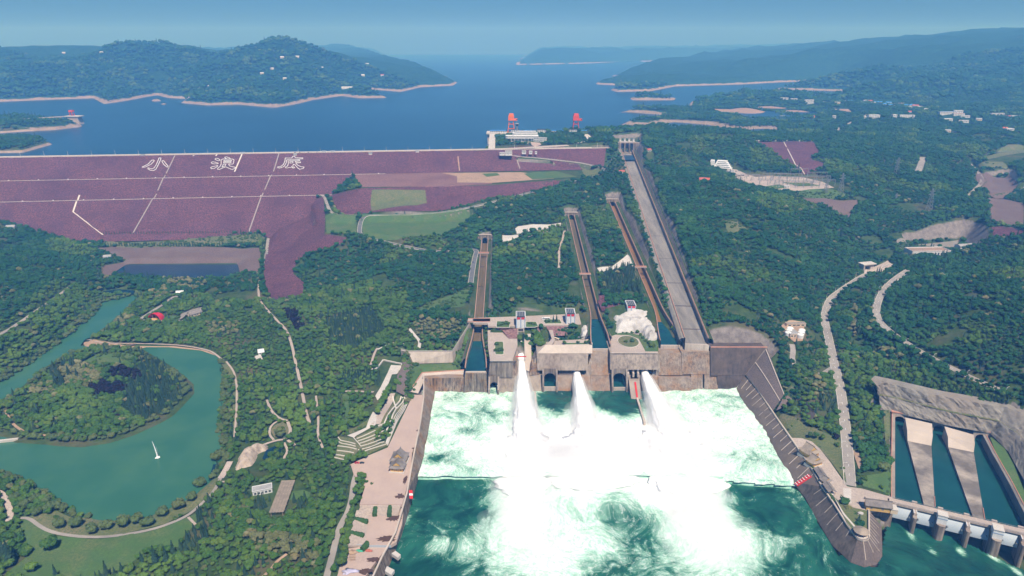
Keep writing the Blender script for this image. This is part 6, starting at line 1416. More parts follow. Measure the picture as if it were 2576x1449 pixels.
def tail_arch(label, a, b, zt=13.5):
 p, q = Vector(U(*q9(*a),1.5)), Vector(U(*q9(*b),1.5)); c = (p+q)/2; r_ = (q-p).normalized(); half = (q-p).length/2; bk = Vector((-r_.y, r_.x, 0))
 t_ = thing('outlet_arch', label, 'arch', tuple(c), 0, 'arched tunnel mouths of the outlet channels'); f = local(t_)
 mb = MB(); t2 = arch_face(mb, c, r_, half+2.5, -6, zt, half, 4.2, 14, bk*26)
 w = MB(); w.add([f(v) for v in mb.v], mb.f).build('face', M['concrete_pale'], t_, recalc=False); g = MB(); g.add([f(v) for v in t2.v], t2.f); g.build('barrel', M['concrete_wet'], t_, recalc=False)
 e = [c-r_*(half+3.5)+bk*8, c+r_*(half+3.5)+bk*8, c+r_*(half+3.5)-bk*.4, c-r_*(half+3.5)-bk*.4]
 MB().hexa([f((v.x,v.y,zt)) for v in e], [f((v.x,v.y,zt+1)) for v in e]).build('cap', M['brick_edge'], t_)
 return t_
tail_arch('left tunnel mouth of the outlet channels', (1586,335), (1672,350)); tail_arch('middle tunnel mouth of the outlet channels', (1878,395), (1958,412)); tail_arch('right tunnel mouth of the outlet channels', (2178,462), (2262,480))
def ret_wall(label, pts, zt, th, m, cap):
 t_ = thing('channel_wall', label, 'wall', U(*q9(*pts[0]),zt)); f = local(t_); P = [Vector(U(*q9(*p),zt)) for p in pts]; rows = []
 for i, p in enumerate(P):
  d_ = (P[min(i+1,len(P)-1)]-P[max(i-1,0)]); n_ = Vector((-d_.y,d_.x,0)).normalized()*th
  rows.append([f((p.x,p.y,-6)), f(p), f(p+n_), f((p.x+n_.x,p.y+n_.y,zt-9))])
 MB().sweep(rows).build('wall', M[m], t_); c = MB()
 for a, b in zip(P[:-1],P[1:]): c.bar(f(a+Vector((0,0,.3))), f(b+Vector((0,0,.3))), .7)
 c.build('coping', M[cap], t_)
ret_wall('straight channel wall with pinkish coping left of the outlet channels', [(1580,275),(1577,560),(1575,880)], 12, 3, 'concrete', 'brick_edge')
ret_wall('leaning grey channel wall right of the outlet channels', [(2262,430),(2330,560),(2450,770),(2600,1060)], 11, -3, 'concrete_grey', 'brick_edge')
# lawns of the right bank
lawn('lawn', [q9(730,255),q9(790,250),q9(880,300),q9(960,360),q9(1100,430),q9(1210,480),q9(1250,780),q9(1130,610),q9(1050,520),q9(960,450),q9(855,440)], 14, 'lawn_dry', .7)
lawn('lawn', [q9(1350,740),q9(1500,720),q9(1575,640),q9(1575,850),q9(1370,805)], 14, 'lawn', .7)
lawn('lawn', [q9(1515,270),q9(1578,280),q9(1576,520),q9(1530,480)], None, 'lawn_dry', .7)
lawn('scree', [q9(1290,540),q9(1340,560),q9(1370,690),q9(1340,690)], None, 'soil', .7)
gbk = UU([q9(2290,446),q9(2350,440),q9(2460,640),q9(2545,850),q9(2650,1060),q9(2610,1070),q9(2450,775),q9(2335,565)], 10.6); o = MB().prism([(p[0],p[1]) for p in gbk], 4, 10.8).build('green_bank', M['lawn']); tag(o, 'bright green bank beside the leaning channel wall', 'lawn')
EXP.append(('green_bank_top', [(p[0],p[1]) for p in gbk]))
CT = [Vector(U(*q9(x,y),z)) for x, y, z in ((1470,70,36),(1500,45,38),(1620,70,38),(2000,160,38),(2400,228,38),(2560,285,39),(2760,380,40))]
CM = [Vector(U(*q9(x,y),z)) for x, y, z in ((1478,140,24),(1500,140,25),(1620,165,25),(1990,262,25),(2350,330,25),(2520,430,25),(2760,640,25))]
CB = [Vector(U(*q9(x,y),z)) for x, y, z in ((1500,262,12),(1578,258,13),(1700,290,13.5),(2000,362,13.5),(2290,415,13),(2420,545,11),(2680,1010,10))]
def pl(L_, t): n = len(L_)-1; i = min(int(t*n), n-1); return L_[i].lerp(L_[i+1], t*n-i)
rows = []
for i in range(121):
 t = i/120; T_, M_, B_ = pl(CT,t), pl(CM,t), pl(CB,t); bk = Vector((0,4,0)); row = [T_+Vector((0,14,1.0)), T_+Vector((0,5,.4))]
 row += [T_.lerp(M_,k/7) for k in range(8)]+[M_+(B_-M_)*.22+Vector((0,0,4.0))]+[(M_+(B_-M_)*.22+Vector((0,0,4.0))).lerp(B_,k/7) for k in range(1,8)]
 out = []
 for k, p in enumerate(row):
  a_ = 0 if k < 2 or k == len(row)-1 else 1.0; q = np.array(p.x+p.z*.8), np.array(p.y*.5+p.z*.4)
  out.append(p+Vector((0, a_*(float(vnoise(*q,5,61))*.9+float(vnoise(*q,2.2,62))*.5), a_*float(vnoise(*q,3,63))*.5)))
 rows.append(out)
o = MB().sweep(rows).build('rock_cliff', M['rock']); tag(o, 'long benched grey rock cliff above the outlet channels', 'cliff')
for dy, zz in ((.16,.5),):
 k = MB(); P = [pl(CM,t/60)+(pl(CB,t/60)-pl(CM,t/60))*.14+Vector((0,0,3.4)) for t in range(61)]; A_ = [p+Vector((0,1.6,0)) for p in P]; B_ = [p-Vector((0,1.6,0))+Vector((0,0,-.2)) for p in P]; k.strip(B_, A_); k.build('grassy_ledge', M['lawn_dry'], o)
# ------------------------------------------------------------------ left bank: plaza, terraces, amphitheatre
platform('left_plaza', [qd(935,518),qd(1050,520),qd(1010,950),q8(540,560),q8(530,700),q8(470,930),q8(160,930),q8(200,800),q8(120,720),q8(95,640),qd(200,1330),qd(400,1230),qd(640,1130),qd(760,880)], 14.0, 'paving_pink', 'long pinkish paved plaza along the left side of the plunge pool', 'plaza', 3)
platform('event_ground', [qe(420,690),qe(880,690),qe(860,900),qe(800,1090),qe(700,1150),qe(560,1330),qe(430,1520),qe(140,1520),qe(250,1200),qe(330,930)], 8.6, 'paving_pink', 'lower event ground with seating steps and stage by the river', 'plaza', 3)
# steps from plaza to the event ground
def step_lines(name, label, lines, z0, dz, w, m, cat='steps', hgt=.9):
 t_ = thing(name, label, cat, U(*lines[0][0], z0)); f = local(t_)
 for i, ln in enumerate(lines):
  z = z0+dz*i; P = [Vector(U(*p, z)) for p in ln]; k = MB()
  for a, b in zip(P[:-1], P[1:]):
   d_ = (b-a).normalized(); n_ = Vector((-d_.y,d_.x,0))*w/2
   k.hexa([f(Vector((q.x,q.y,z-hgt*2.2))) for q in (a-n_,b-n_,b+n_,a+n_)], [f(Vector((q.x,q.y,z))) for q in (a-n_,b-n_,b+n_,a+n_)])
  k.build('step', M[m], t_)
 return t_
def off(ln, dx, dy): return [(x+dx, y+dy) for x, y in ln]
step_lines('seating_steps', 'pale stone seating steps across the top of the event ground', [[qe(420,708+12*i),qe(845-3*i,708+12*i)] for i in range(9)], 13.2, -.5, 2.6, 'paving')
step_lines('seating_steps', 'pale stone seating steps down the left side of the event ground', [[qe(400+13*i,760+6*i),qe(285+24*i,1130)] for i in range(8)], 12.6, -.5, 2.8, 'paving')
for i, (a, b, lab) in enumerate(((qe(588,700),qe(570,815),'left clipped hedge running down the top seating steps'),(qe(738,700),qe(722,820),'right clipped hedge running down the top seating steps'),(qe(365,858),qe(500,885),'upper clipped hedge across the side seating steps'),(qe(315,1003),qe(460,1030),'lower clipped hedge across the side seating steps'),(qe(500,1105),qe(440,1175),'short clipped hedge beside the blue fence'))):
 p, q = Vector(U(*a,11.5)), Vector(U(*b,10)); m = MB(); n_ = 14; rows = []
 d_ = (q-p).normalized(); s_ = Vector((-d_.y,d_.x,0))
 for k in range(n_+1):
  c = p.lerp(q,k/n_); w = 2.0+.25*math.sin(k*2.1+i); h = 2.2+.25*math.sin(k*1.3+i*2)
  rows.append([c-s_*w+Vector((0,0,-2)), c-s_*w*.95+Vector((0,0,h*.8)), c-s_*w*.5+Vector((0,0,h)), c+s_*w*.5+Vector((0,0,h)), c+s_*w*.95+Vector((0,0,h*.8)), c+s_*w+Vector((0,0,-2))])
 m.sweep(rows); m.add(rows[0],[tuple(range(6))]); m.add(rows[-1],[tuple(range(5,-1,-1))]); o = m.build('hedge', M['hedge_leaf'] if 'hedge_leaf' in M else mat('hedge_leaf', (.025,.075,.018), (.05,.115,.03), 1.2, bump=.3, bscale=.7, c3=(.035,.085,.022), scale3=3), smooth=True); tag(o, lab, 'hedge', 'clipped hedges on the event ground')
fn = thing('fence', 'long pale blue fence across the event ground', 'fence', U(*qe(270,1128),8.6)); f = local(fn); P = [Vector(U(*p,8.6)) for p in (qe(270,1132),qe(500,1150),qe(745,1152))]; k = MB()
for a, b in zip(P[:-1],P[1:]): k.hexa([f(a), f(b), f(b+Vector((0,.25,0))), f(a+Vector((0,.25,0)))], [f(a+Vector((0,0,2.2))), f(b+Vector((0,0,2.2))), f(b+Vector((0,.25,2.2))), f(a+Vector((0,.25,2.2)))])
k.build('panel', M['gate_steel'], fn)
sg_ = thing('stage_frame', 'rusty scaffold frame lying on the event ground', 'scaffold', U(*qe(340,1250),8.7)); f = local(sg_)
for i in range(5): a, b = Vector(U(*qe(310+14*i,1222),9.4)), Vector(U(*qe(300+15*i,1280),9.4)); MB().bar(f(a), f(b), .4).build('bar', M['soil'], sg_)
for i in range(3): a, b = Vector(U(*qe(310,1222+28*i),9.5)), Vector(U(*qe(372,1222+28*i),9.5)); MB().bar(f(a), f(b), .4).build('cross_bar', M['soil'], sg_)
for lab, a, m, sx in (('rusty timber heap beside the blue fence', (355,1195), 'soil', 4), ('rusty scrap heap right of the hedge', (515,1188), 'roof_red', 3), ('green tarpaulin heap by the blue fence', (415,1190), 'tarp_green', 3.2), ('pale lilac plastic sheet at the bottom of the event ground', (295,1400), 'tarp_lilac', 5)):
 if m == 'tarp_green' and m not in M: mat(m, (.08,.42,.28), (.05,.34,.22), 1)
 if m == 'tarp_lilac' and m not in M: mat(m, (.42,.40,.56), (.5,.48,.62), 1)
 o = lumpy([(0,0,.3,sx,sx*.55,.6)], 80+int(sx*3), 3, .3, .25, 1.6, .7).build('heap', M[m], smooth=True); o.location = U(*qe(*a),8.6); tag(o, lab, 'heap')
# dark damp stains on paving: thin films of wet silt with their own outline
def stain(label, c, sx, sy, z, seed):
 p = U(*c, z); r_ = random.Random(seed); n_ = 26; ring = []
 for i in range(n_):
  k = .55+.6*r_.random(); ring.append((p[0]+sx*k*math.cos(2*math.pi*i/n_), p[1]+sy*k*math.sin(2*math.pi*i/n_)))
 o = MB().add([(a, b, z+.05) for a, b in ring], [tuple(range(n_))]).build('silt_stain', M['silt'] if 'silt' in M else mat('silt', (.075,.04,.028), (.10,.055,.04), 3)); 
 if o.data.polygons[0].normal.z < 0: o.data.flip_normals()
 tag(o, label, 'stain', 'dark silt stains on the paving')
for i, (c, sx, sy, z) in enumerate(((qe(775,840),7,5,8.62),(qe(700,1060),9,4,8.62),(qe(560,1280),6,3,8.62),(qe(480,1395),6,4,8.62),(qe(840,615),5,4,14.02),(qe(890,440),2,8,14.02),(qd(992,932),2.5,2.2,14.02),(qd(935,1140),1.6,1.6,14.02))):
 stain(['dark silt stain in the upper right of the event ground','broad dark silt stain in the lower right of the event ground','dark silt stain below the blue fence','dark silt stain near the bottom of the event ground','dark silt stain at the plaza edge opposite the red marker','long dark silt stain behind the left bank halls','small dark stain near the plaza wall beside the terraces','tiny dark stain above the left bank halls'][i], c, sx, sy, z, 90+i)
mk_ = thing('red_marker', 'red and white water gauge board on the left pool wall', 'marker', U(*qe(945,560),13)); 
for i, (y0, y1, m) in enumerate(((-2,0,'red_paint'),(-3.4,-2.1,'white_paint'),(-5.4,-3.5,'red_paint'))): MB().hexa([(-1.2-y0*.18,y0,.6+y0*.95),(2-y0*.18,y0,.6+y0*.95),(2-y1*.18,y1,.6+y1*.95),(-1.2-y1*.18,y1,.6+y1*.95)],[(-1.2-y0*.18,y0,1+y0*.95),(2-y0*.18,y0,1+y0*.95),(2-y1*.18,y1,1+y1*.95),(-1.2-y1*.18,y1,1+y1*.95)]).build('board', M[m], mk_)
wb = thing('white_wall_panel', 'white concrete panels on the river wall at the bottom edge', 'panel', U(*qe(760,1230),8)); f = local(wb)
for pts in (((790,1185),(845,1225),(815,1258),(748,1212)),((700,1345),(780,1385),(745,1437),(680,1395))):
 P = [Vector(U(*qe(*p),7.5)) for p in pts]; MB().hexa([f(p-Vector((0,0,3))) for p in P], [f(p) for p in P]).build('panel', M['paving_white'], wb)
# white terrace promenade and stairs
def dr(name, pts, m, label, cat='paving', off_=.6): return drape(name, [G(*p) for p in pts], M[m], off_, 3.0, label=label, cat=cat)
dr('terrace_walk', [qd(680,185),qd(805,185),qd(748,292),qd(690,292),qd(640,425),qd(560,560),qd(522,600),qd(496,545),qd(560,440),qd(640,270)], 'paving_white', 'white paved terrace walk with long slots above the plaza')
dr('terrace_walk', [qd(170,1005),qd(390,905),qd(420,830),qd(470,725),qd(520,760),qd(500,880),qd(280,1005),qd(250,1030)], 'paving_white', 'white paved walk bending left below the tree row')
dr('terrace_stairs', [qd(655,540),qd(730,515),qd(560,870),qd(445,880),qd(500,790)], 'paving', 'broad pale stairs beside the tree row on the terraces')
dr('planted_terrace', [qd(745,545),qd(790,555),qd(600,870),qd(555,860),qd(690,640)], 'lawn_dry', 'upper strip of planting between the terrace stairs', 'planting')
dr('planted_terrace', [qd(850,570),qd(880,580),qd(700,830),qd(690,815),qd(735,715),qd(810,620)], 'lawn_dry', 'lower strip of planting beside the plaza steps', 'planting')
dr('planted_terrace', [qd(275,1020),qd(550,890),qd(640,860),qd(500,990),qd(480,1070),qd(610,1060),qd(640,1120),qd(400,1225),qd(330,1160)], 'lawn_dry', 'stepped planted beds at the left foot of the terraces', 'planting')
dr('planted_terrace', [qd(65,1010),qd(250,1040),qd(330,1150),qd(250,1230),qd(150,1280),qd(20,1270),qd(60,1120)], 'lawn_dry', 'fan shaped grass terraces at the far left of the plaza', 'planting')
def kerb_lines(label, lines, w=.9, m='kerb', h=.9):
 t_ = thing('terrace_kerbs', label, 'kerb', G(*lines[0][0])); f = local(t_)
 for ln in lines:
  P = resample([Vector(G(*p)) for p in ln], 4.0); P = [Vector((p.x,p.y,float(hz(p.x,p.y))+h)) for p in P]; k = MB()
  for a, b in zip(P[:-1],P[1:]): k.bar(f(a), f(b), w)
  k.build('kerb', M[m], t_)
kerb_lines('parallel white kerbs along the plaza side of the terraces', [[qd(893-14*i,590-4*i),qd(840-14*i,690-6*i),qd(735-12*i,880-6*i),qd(690-10*i,985-4*i),qd(640-6*i,1115-8*i)] for i in range(4)], .8)
kerb_lines('white kerbs between the planted strips of the terraces', [[qd(840,570),qd(735,700),qd(690,800),qd(630,950),qd(500,990)],[qd(800,560),qd(700,690),qd(600,870),qd(530,890)],[qd(700,560),qd(740,690)],[qd(815,580),qd(855,650)]], 1.4)
kerb_lines('white kerbs of the stepped beds at the foot of the terraces', [[qd(280+16*i,1040+30*i),qd(500+25*i,950+32*i)] for i in range(6)]+[[qd(245,1030),qd(330,1130)],[qd(300,1165),qd(330,1190)]], .8)
kerb_lines('curved pale kerbs of the fan shaped grass terraces', [[qd(65,1020),qd(95,1065),qd(265,1100)],[qd(65,1075),qd(110,1100),qd(270,1130)],[qd(60,1130),qd(280,1165)],[qd(55,1180),qd(250,1205)],[qd(30,1225),qd(150,1245)],[qd(20,1265),qd(160,1290)]], .8)
kerb_lines('white angled edge wall of the upper terrace', [[qd(420,240),qd(500,240),qd(590,130),qd(815,165),qd(800,190)]], 1.6, 'paving_white', 1.2)
slope_sheet([(*qd(845,100),28),(*qd(930,180),20),(*qd(870,370),18.6),(*qd(860,540),15),(*qd(740,480),19),(*qd(750,290),21),(*qd(820,165),24),(*qd(800,120),27)], 'slab_rock', 'grey paved bank between the terraces and the planted strip')
# retaining walls left of the first chute
rt = thing('retaining_wall', 'pale folded retaining wall above the planted strip left of the first chute', 'wall', U(1080,890,30)); f = local(rt)
T = [U(1008,881,31), U(1028,886,31), U(1138,886,31), U(1160,850,37), U(1184,812,45)]; B = [U(1020,900,20), U(1040,915,18), U(1140,912,18), U(1166,872,20), U(1190,838,26)]
for i in range(4):
 MB().hexa([f(B[i]), f(B[i+1]), f((T[i+1][0],T[i+1][1]+3,B[i+1][2])), f((T[i][0],T[i][1]+3,B[i][2]))], [f(T[i]), f(T[i+1]), f((T[i+1][0],T[i+1][1]+3,T[i+1][2])), f((T[i][0],T[i][1]+3,T[i][2]))]).build('wall_panel', M['concrete_pale'], rt)
k = MB()
for a, b in zip(T[:-1],T[1:]): k.bar(f(Vector(a)+Vector((0,1.5,1.6))), f(Vector(b)+Vector((0,1.5,1.6))), .35)
k.build('railing', M['kerb'], rt)
lawn('planting_strip', [(1040,918),(1140,914),(1166,880),(1196,838),(1202,850),(1168,926),(1064,934),(1046,968),(1030,975),(1020,940)], 18, 'lawn', .9)
rt2 = thing('retaining_wall', 'low pinkish wall with red coping round the head of the plunge pool', 'wall', U(1110,940,17)); f = local(rt2)
T = [Vector(U(*p)) for p in ((1030,985,17.5),(1062,938,17.5),(1168,931,17.5))]; B = [Vector(U(*p)) for p in ((1052,990,14),(1068,955,14),(1168,950,15))]
MB().strip([f(p) for p in B],[f(p) for p in T]).build('face', M['concrete_pale'], rt2); k = MB()
for a, b in zip(T[:-1],T[1:]): k.bar(f(a+Vector((0,0,.4))), f(b+Vector((0,0,.4))), .9)
k.build('coping', M['brick_edge'], rt2)
# vehicles and visitors
car('red car parked at the left edge of the plaza', U(*q8(142,632),14.02), .1, 'red_paint', 'cars on the left plaza'); car('dark car beside the red car on the left plaza', U(*q8(178,632),14.02), .1, 'cloth_dark', 'cars on the left plaza')
coach('cream coach standing on the car park', U(*qa(1537,580),40.05), -.75, 'cream_wall', 10, 'coaches at the gate towers'); coach('white coach behind the planted bed with conifers', U(*qa(1390,285),47.25), .12, 'white_paint', 11, 'coaches at the gate towers')
car('white car behind the conifer bed', U(*qa(1500,272),47.25), .3, 'white_paint', 'cars at the gate towers'); car('grey van on the car park nearest the middle chute', U(*qa(1868,545),40.05), 1.2, 'steel_grey', 'cars at the gate towers', 1.15)
car('left white car parked at the back of the car park', U(*qa(1930,532),40.05), .2, 'white_paint', 'cars at the gate towers'); car('right white car parked at the back of the car park', U(*qa(1965,532),40.05), .2, 'white_paint', 'cars at the gate towers')
car('dark car driving up the road beside the leftmost chute', Vector(G(1190,662))+Vector((0,0,.9)), 1.6, 'cloth_dark', 'cars on the service road')
ppl = [(1312,412,45.2),(1330,425,44.8),(1350,425,44.8),(1370,420,44.8),(1385,428,44.6),(1320,440,44.5),(1335,447,44.4),(1380,455,44.2),(1400,480,43),(1440,505,42),(1460,515,41.5),(1428,570,40.2),(1455,580,40),(1465,580,40),(1430,600,40),(1455,605,40),(1415,635,40),(1398,650,40),(1608,655,40),(1395,680,40),(1410,690,40),(1450,690,40),(1490,690,40)]
kinds = [('cloth_white','cloth_dark'),('cloth_dark','cloth_dark'),('red_paint','cloth_dark'),('blue_trim','cloth_dark')]
for i, (x, y, z) in enumerate(ppl):
 a, b = kinds[(i*7+i//3) % 4]; nm = {'cloth_white':'white','cloth_dark':'dark','red_paint':'red','blue_trim':'light blue'}[a]; z = 40.02 if y > 560 else 43.65
 person('visitor in a %s top %s' % (nm, 'on the walkway between the gate towers' if y < 530 else 'on the car park below the walkway'), U(*qa(x,y),z), i*1.3, a, b, i % 2)
# ------------------------------------------------------------------ roads
for nm, (ln, hw, m) in ROADS.items():
 if nm == 'gate_road': continue
 ribbon(nm, ln, hw, M[m], .35, edges=(.5,.35,'kerb') if nm in ('ramp_road','valley_road','hill_road') else None)
# centre dashes on the two valley roads
for nm in ('hill_road','valley_road'):
 o = bpy.data.objects[nm]; P = resample(smooth_line(ROADS[nm][0]), 4.0); k = 0
 vs = o.data.vertices; n_ = len(P)
 for i in range(4, n_-4, 4):
  a = (vs[i].co+vs[n_+i].co)/2; b = (vs[i+1].co+vs[n_+i+1].co)/2; d_ = (b-a).normalized(); s_ = Vector((-d_.y,d_.x,0))*.16; z = Vector((0,0,.06))
  MB().add([a-s_+z, a+s_+z, b+s_+z, b-s_+z], [(0,1,2,3)]).build('centre_dash', M['white_paint'], o)
def path(name, pts, hw, m='paving', off_=.4): return ribbon(name, [Vector(G(*p)) for p in pts], hw, M[m], off_)
# ------------------------------------------------------------------ park: paths, lawns, small buildings
lawn('great_lawn', [q7(150,1045),q7(210,1040),q7(300,1110),q7(400,1160),q7(650,1185),q7(900,1165),q7(1100,1130),q7(1330,1045),q7(1420,1000),q7(1440,1060),q7(1330,1170),q7(1300,1250),q7(1100,1250),q7(900,1400),q7(700,1470),q7(100,1470),q7(60,1430),q7(220,1290),q7(160,1190)], None, 'lawn', .45)
lawn('shore_lawn', [q7(220,1030),q7(420,990),q7(520,1030),q7(830,1040),q7(1100,980),q7(1340,890),q7(1480,770),q7(1590,740),q7(1580,800),q7(1420,960),q7(1200,1075),q7(900,1155),q7(650,1172),q7(420,1148),q7(300,1095)], None, 'lawn_dry', .5)
path('lakeside_path', [q7(150,1042),q7(215,1042),q7(300,1105),q7(400,1150),q7(600,1178),q7(850,1168),q7(1100,1135),q7(1330,1045),q7(1450,950),q7(1560,840),q7(1600,750)], 1.6, 'road', .75)
path('lakeside_path', [q7(1600,750),q7(1635,690),q7(1668,628)], 3.0, 'paving', .7); path('lawn_spur', [q7(1365,1032),q7(1420,1085)], 1.1, 'paving', .7); path('lawn_spur', [q7(1590,778),q7(1680,770)], 1.2, 'paving', .7)
path('west_path', [q7(-40,830),q7(30,870),q7(60,930),q7(85,1020),q7(60,1060)], 2.4, 'paving', .6)
path('shore_walk', [q4(590,1115),q4(640,1110),q4(700,1130),q4(800,1135),q4(1000,1140),q4(1200,1140),q4(1350,1155),q4(1500,1180),q4(1560,1210),q4(1620,1260)], 1.3, 'paving', .6)
lawn('sandy_shore', [q4(600,1120),q4(900,1145),q4(1250,1150),q4(1480,1180),q4(1560,1215),q4(1540,1225),q4(1450,1195),q4(1200,1170),q4(900,1165),q4(620,1160)], None, 'soil', .4)
path('east_walk', [q4(1640,1265),q4(1700,1340),q4(1715,1440),q7(1718,80),q7(1715,250),q7(1705,380),q7(1700,450)], 1.1, 'paving', .5)
lawn('east_shore', [q4(1590,1250),q4(1650,1270),q4(1730,1400),q7(1735,150),q7(1720,430),q7(1690,430),q7(1690,100),q4(1680,1420)], None, 'lawn_dry', .4)
path('woodland_walk', [q7(1935,175),q7(1960,250),q7(2020,310),q7(2085,330)], 1.4); path('woodland_walk', [q7(2030,320),q7(1960,370),q7(1950,430),q7(1985,470)], 1.2)
path('woodland_walk', [q7(2085,335),q7(2110,400),q7(2085,460),q7(2000,480),q7(1940,495),q7(1880,520)], 1.6); path('woodland_walk', [q7(2060,495),q7(2090,550),q7(2050,610),q7(2085,640)], 1.2); path('woodland_walk', [q7(2085,470),q7(2140,505)], 1.6)
lawn('round_lawn', [q7(1960,400),q7(1990,360),q7(2050,335),q7(2095,370),q7(2105,420),q7(2060,455),q7(1990,455)], None, 'lawn_dry', .45)
path('woodland_path', [q7(2080,1300),q7(2010,1350),q7(1960,1420),q7(1900,1470)], 1.3, 'soil'); path('woodland_path', [q7(2290,150),q7(2310,320),q7(2300,430),q7(2340,530)], 1.2)
path('shell_walk', [q4(1010,965),q4(1090,910),q4(1180,855),q4(1250,795),q4(1300,790)], 2.6, 'road'); path('shell_walk', [q4(1020,965),q4(1200,968),q4(1310,970),q4(1370,920),q4(1460,880)], 2.4, 'road')
lawn('shell_lawn', [q4(1070,945),q4(1180,868),q4(1215,860),q4(1200,890),q4(1120,915)], None, 'lawn', .45); lawn('shell_lawn', [q4(1210,830),q4(1270,795),q4(1320,805),q4(1290,835)], None, 'lawn', .45); lawn('shell_lawn', [q4(1200,930),q4(1300,930),q4(1300,958),q4(1200,958)], None, 'lawn', .45)
lawn('yard', [q4(1310,920),q4(1400,885),q4(1470,870),q4(1440,920),q4(1390,945),q4(1340,975),q4(1300,970)], None, 'road', .5)
lawn('island_meadow', [q4(590,1270),q4(700,1215),q4(900,1200),q4(980,1220),q4(970,1260),q4(800,1290),q4(640,1310)], None, 'lawn', .5); path('island_path', [q7(45,250),q7(60,310),q7(110,370),q7(185,415)], 1.4, 'soil'); path('island_path', [q7(150,430),q7(300,435),q7(450,430)], 1.6, 'soil')
path('hill_walk', [q5(520,1030),q5(560,1080),q5(600,1120),q5(590,1170)], 2.0, 'paving_white'); path('hill_walk', [q5(290,1180),q5(350,1150),q5(400,1130),q5(480,1135)], 1.4, 'paving_white'); path('hill_walk', [q5(240,1290),q5(270,1200),q5(290,1170)], 1.4, 'paving')
path('garden_walk', [qd(100,487),qd(300,490),qd(480,495)], 1.8, 'paving'); lawn('garden_lawn', [qd(105,510),qd(200,510),qd(190,640),qd(220,880),qd(160,860),qd(130,640)], None, 'lawn', .5)
lawn('bank_soil', [qd(170,940),qd(260,900),qd(400,830),qd(420,800),qd(410,870),qd(300,940),qd(190,985)], None, 'lawn_dry', .45)
# stone-pitched banks of the toe pond and hedge platform
tag(drape('pond_bank', [G(*p) for p in ((236,626),(300,622),(655,624),(652,690),(600,690),(596,664),(322,664),(318,656),(275,635))], M['riprap_grey'], .5), 'grey pink stone bank of the dark pond below the dam', 'stone bank')
tag(drape('pond_bank', [G(*p) for p in ((318,656),(326,664),(278,697),(243,690),(262,670))], M['riprap_grey'], .55), 'stone pitched left end bank of the dark pond', 'stone bank')
lawn('toe_garden', [(258,594),(640,590),(668,600),(650,619),(262,619)], None, 'lawn_dry', .5)
lawn('field', [(1032,788),(1082,762),(1180,722),(1186,728),(1168,772),(1100,778),(1050,796)], None, 'lawn', .5)
# bright concrete slopes by the white track
def shot(pts, label): return tag(drape('sprayed_slope', [G(*p) for p in pts], M['paving_white'], .7), label, 'concrete slope')
shot([q5(1288,300),q5(1310,285),q5(1420,270),q5(1520,272),q5(1620,258),q5(1615,285),q5(1500,305),q5(1400,325),q5(1300,340)], 'upper white sprayed concrete slope above the white track'); shot([q5(1195,350),q5(1260,350),q5(1345,340),q5(1300,370),q5(1240,395),q5(1195,395)], 'lower white sprayed concrete slope above the white track')
shot([q5(1880,590),q5(1990,575),q5(2150,562),q5(2140,580),q5(2000,600),q5(1900,620)], 'white sprayed concrete strip between the narrow chutes')
for pts in ([q6(880,60),q6(930,80),q6(1090,80),q6(1180,95),q6(1330,95),q6(1330,130),q6(1290,160),q6(1270,230),q6(1210,210),q6(1130,150),q6(1060,120),q6(980,110)],): lawn('bare_slope', pts, None, 'riprap_grey', .6)
lawn('bare_slope', [q6(1610,385),q6(2080,380),q6(2060,430),q6(1980,440),q6(1700,430),q6(1620,430)], None, 'rock', .7)
lawn('clearing', [q6(370,240),q6(440,235),q6(520,290),q6(520,330),q6(400,340),q6(370,290)], None, 'lawn_dry', .6)
lawn('clearing', [q6(860,25),q6(1100,10),q6(1290,60),q6(1150,85),q6(950,75)], None, 'lawn', .6)
# purple saddle dam and far pitched ground
sd_ = drape('saddle_dam_face', [G(*p) for p in (q3(560,1028),q3(800,1030),q3(1005,1030),q3(1060,1110),q3(990,1140),q3(1000,1160),q3(1100,1190),q3(1040,1235),q3(980,1265),q3(930,1270),q3(850,1200),q3(760,1130),q3(650,1070))], M['riprap'], .8, 8.0); tag(sd_, 'purple stone face of the small saddle dam on the right', 'dam')
k = MB(); P = resample([Vector(G(*q3(*p))) for p in ((795,1034),(850,1140),(880,1200),(920,1225),(945,1268))], 6)
for a, b in zip(P[:-1],P[1:]): k.bar(a+Vector((0,0,1.3)), b+Vector((0,0,1.3)), 2.0)
k.build('stair', M['kerb'], sd_)
k = MB(); a, b = Vector(G(*q3(548,1024))), Vector(G(*q3(1012,1024))); k.bar(a+Vector((0,0,1.5)), b+Vector((0,0,1.5)), 3); k.build('crest', M['kerb'], sd_)
drape('quarry_slope', [G(*p) for p in (q3(2180,1265),q3(2260,1258),q3(2430,1275),q3(2490,1340),q3(2440,1410),q3(2380,1449),q3(2290,1430),q3(2200,1330))], M['riprap_grey'], .8, 8, label='grey purple quarry slope at the right edge', cat='quarry')
drape('quarry_slope', [G(*p) for p in (q6(2270,60),q6(2330,70),q6(2536,120),q6(2536,280),q6(2290,250),q6(2290,150))], M['riprap_grey'], .8, 8, label='pale purple stone ground below the quarry slope', cat='quarry')
drape('quarry_slope', [G(*p) for p in (q6(2300,290),q6(2380,285),q6(2536,320),q6(2536,350),q6(2400,355),q6(2310,350))], M['riprap'], .8, 8, label='dark purple stone strip at the right edge', cat='quarry')
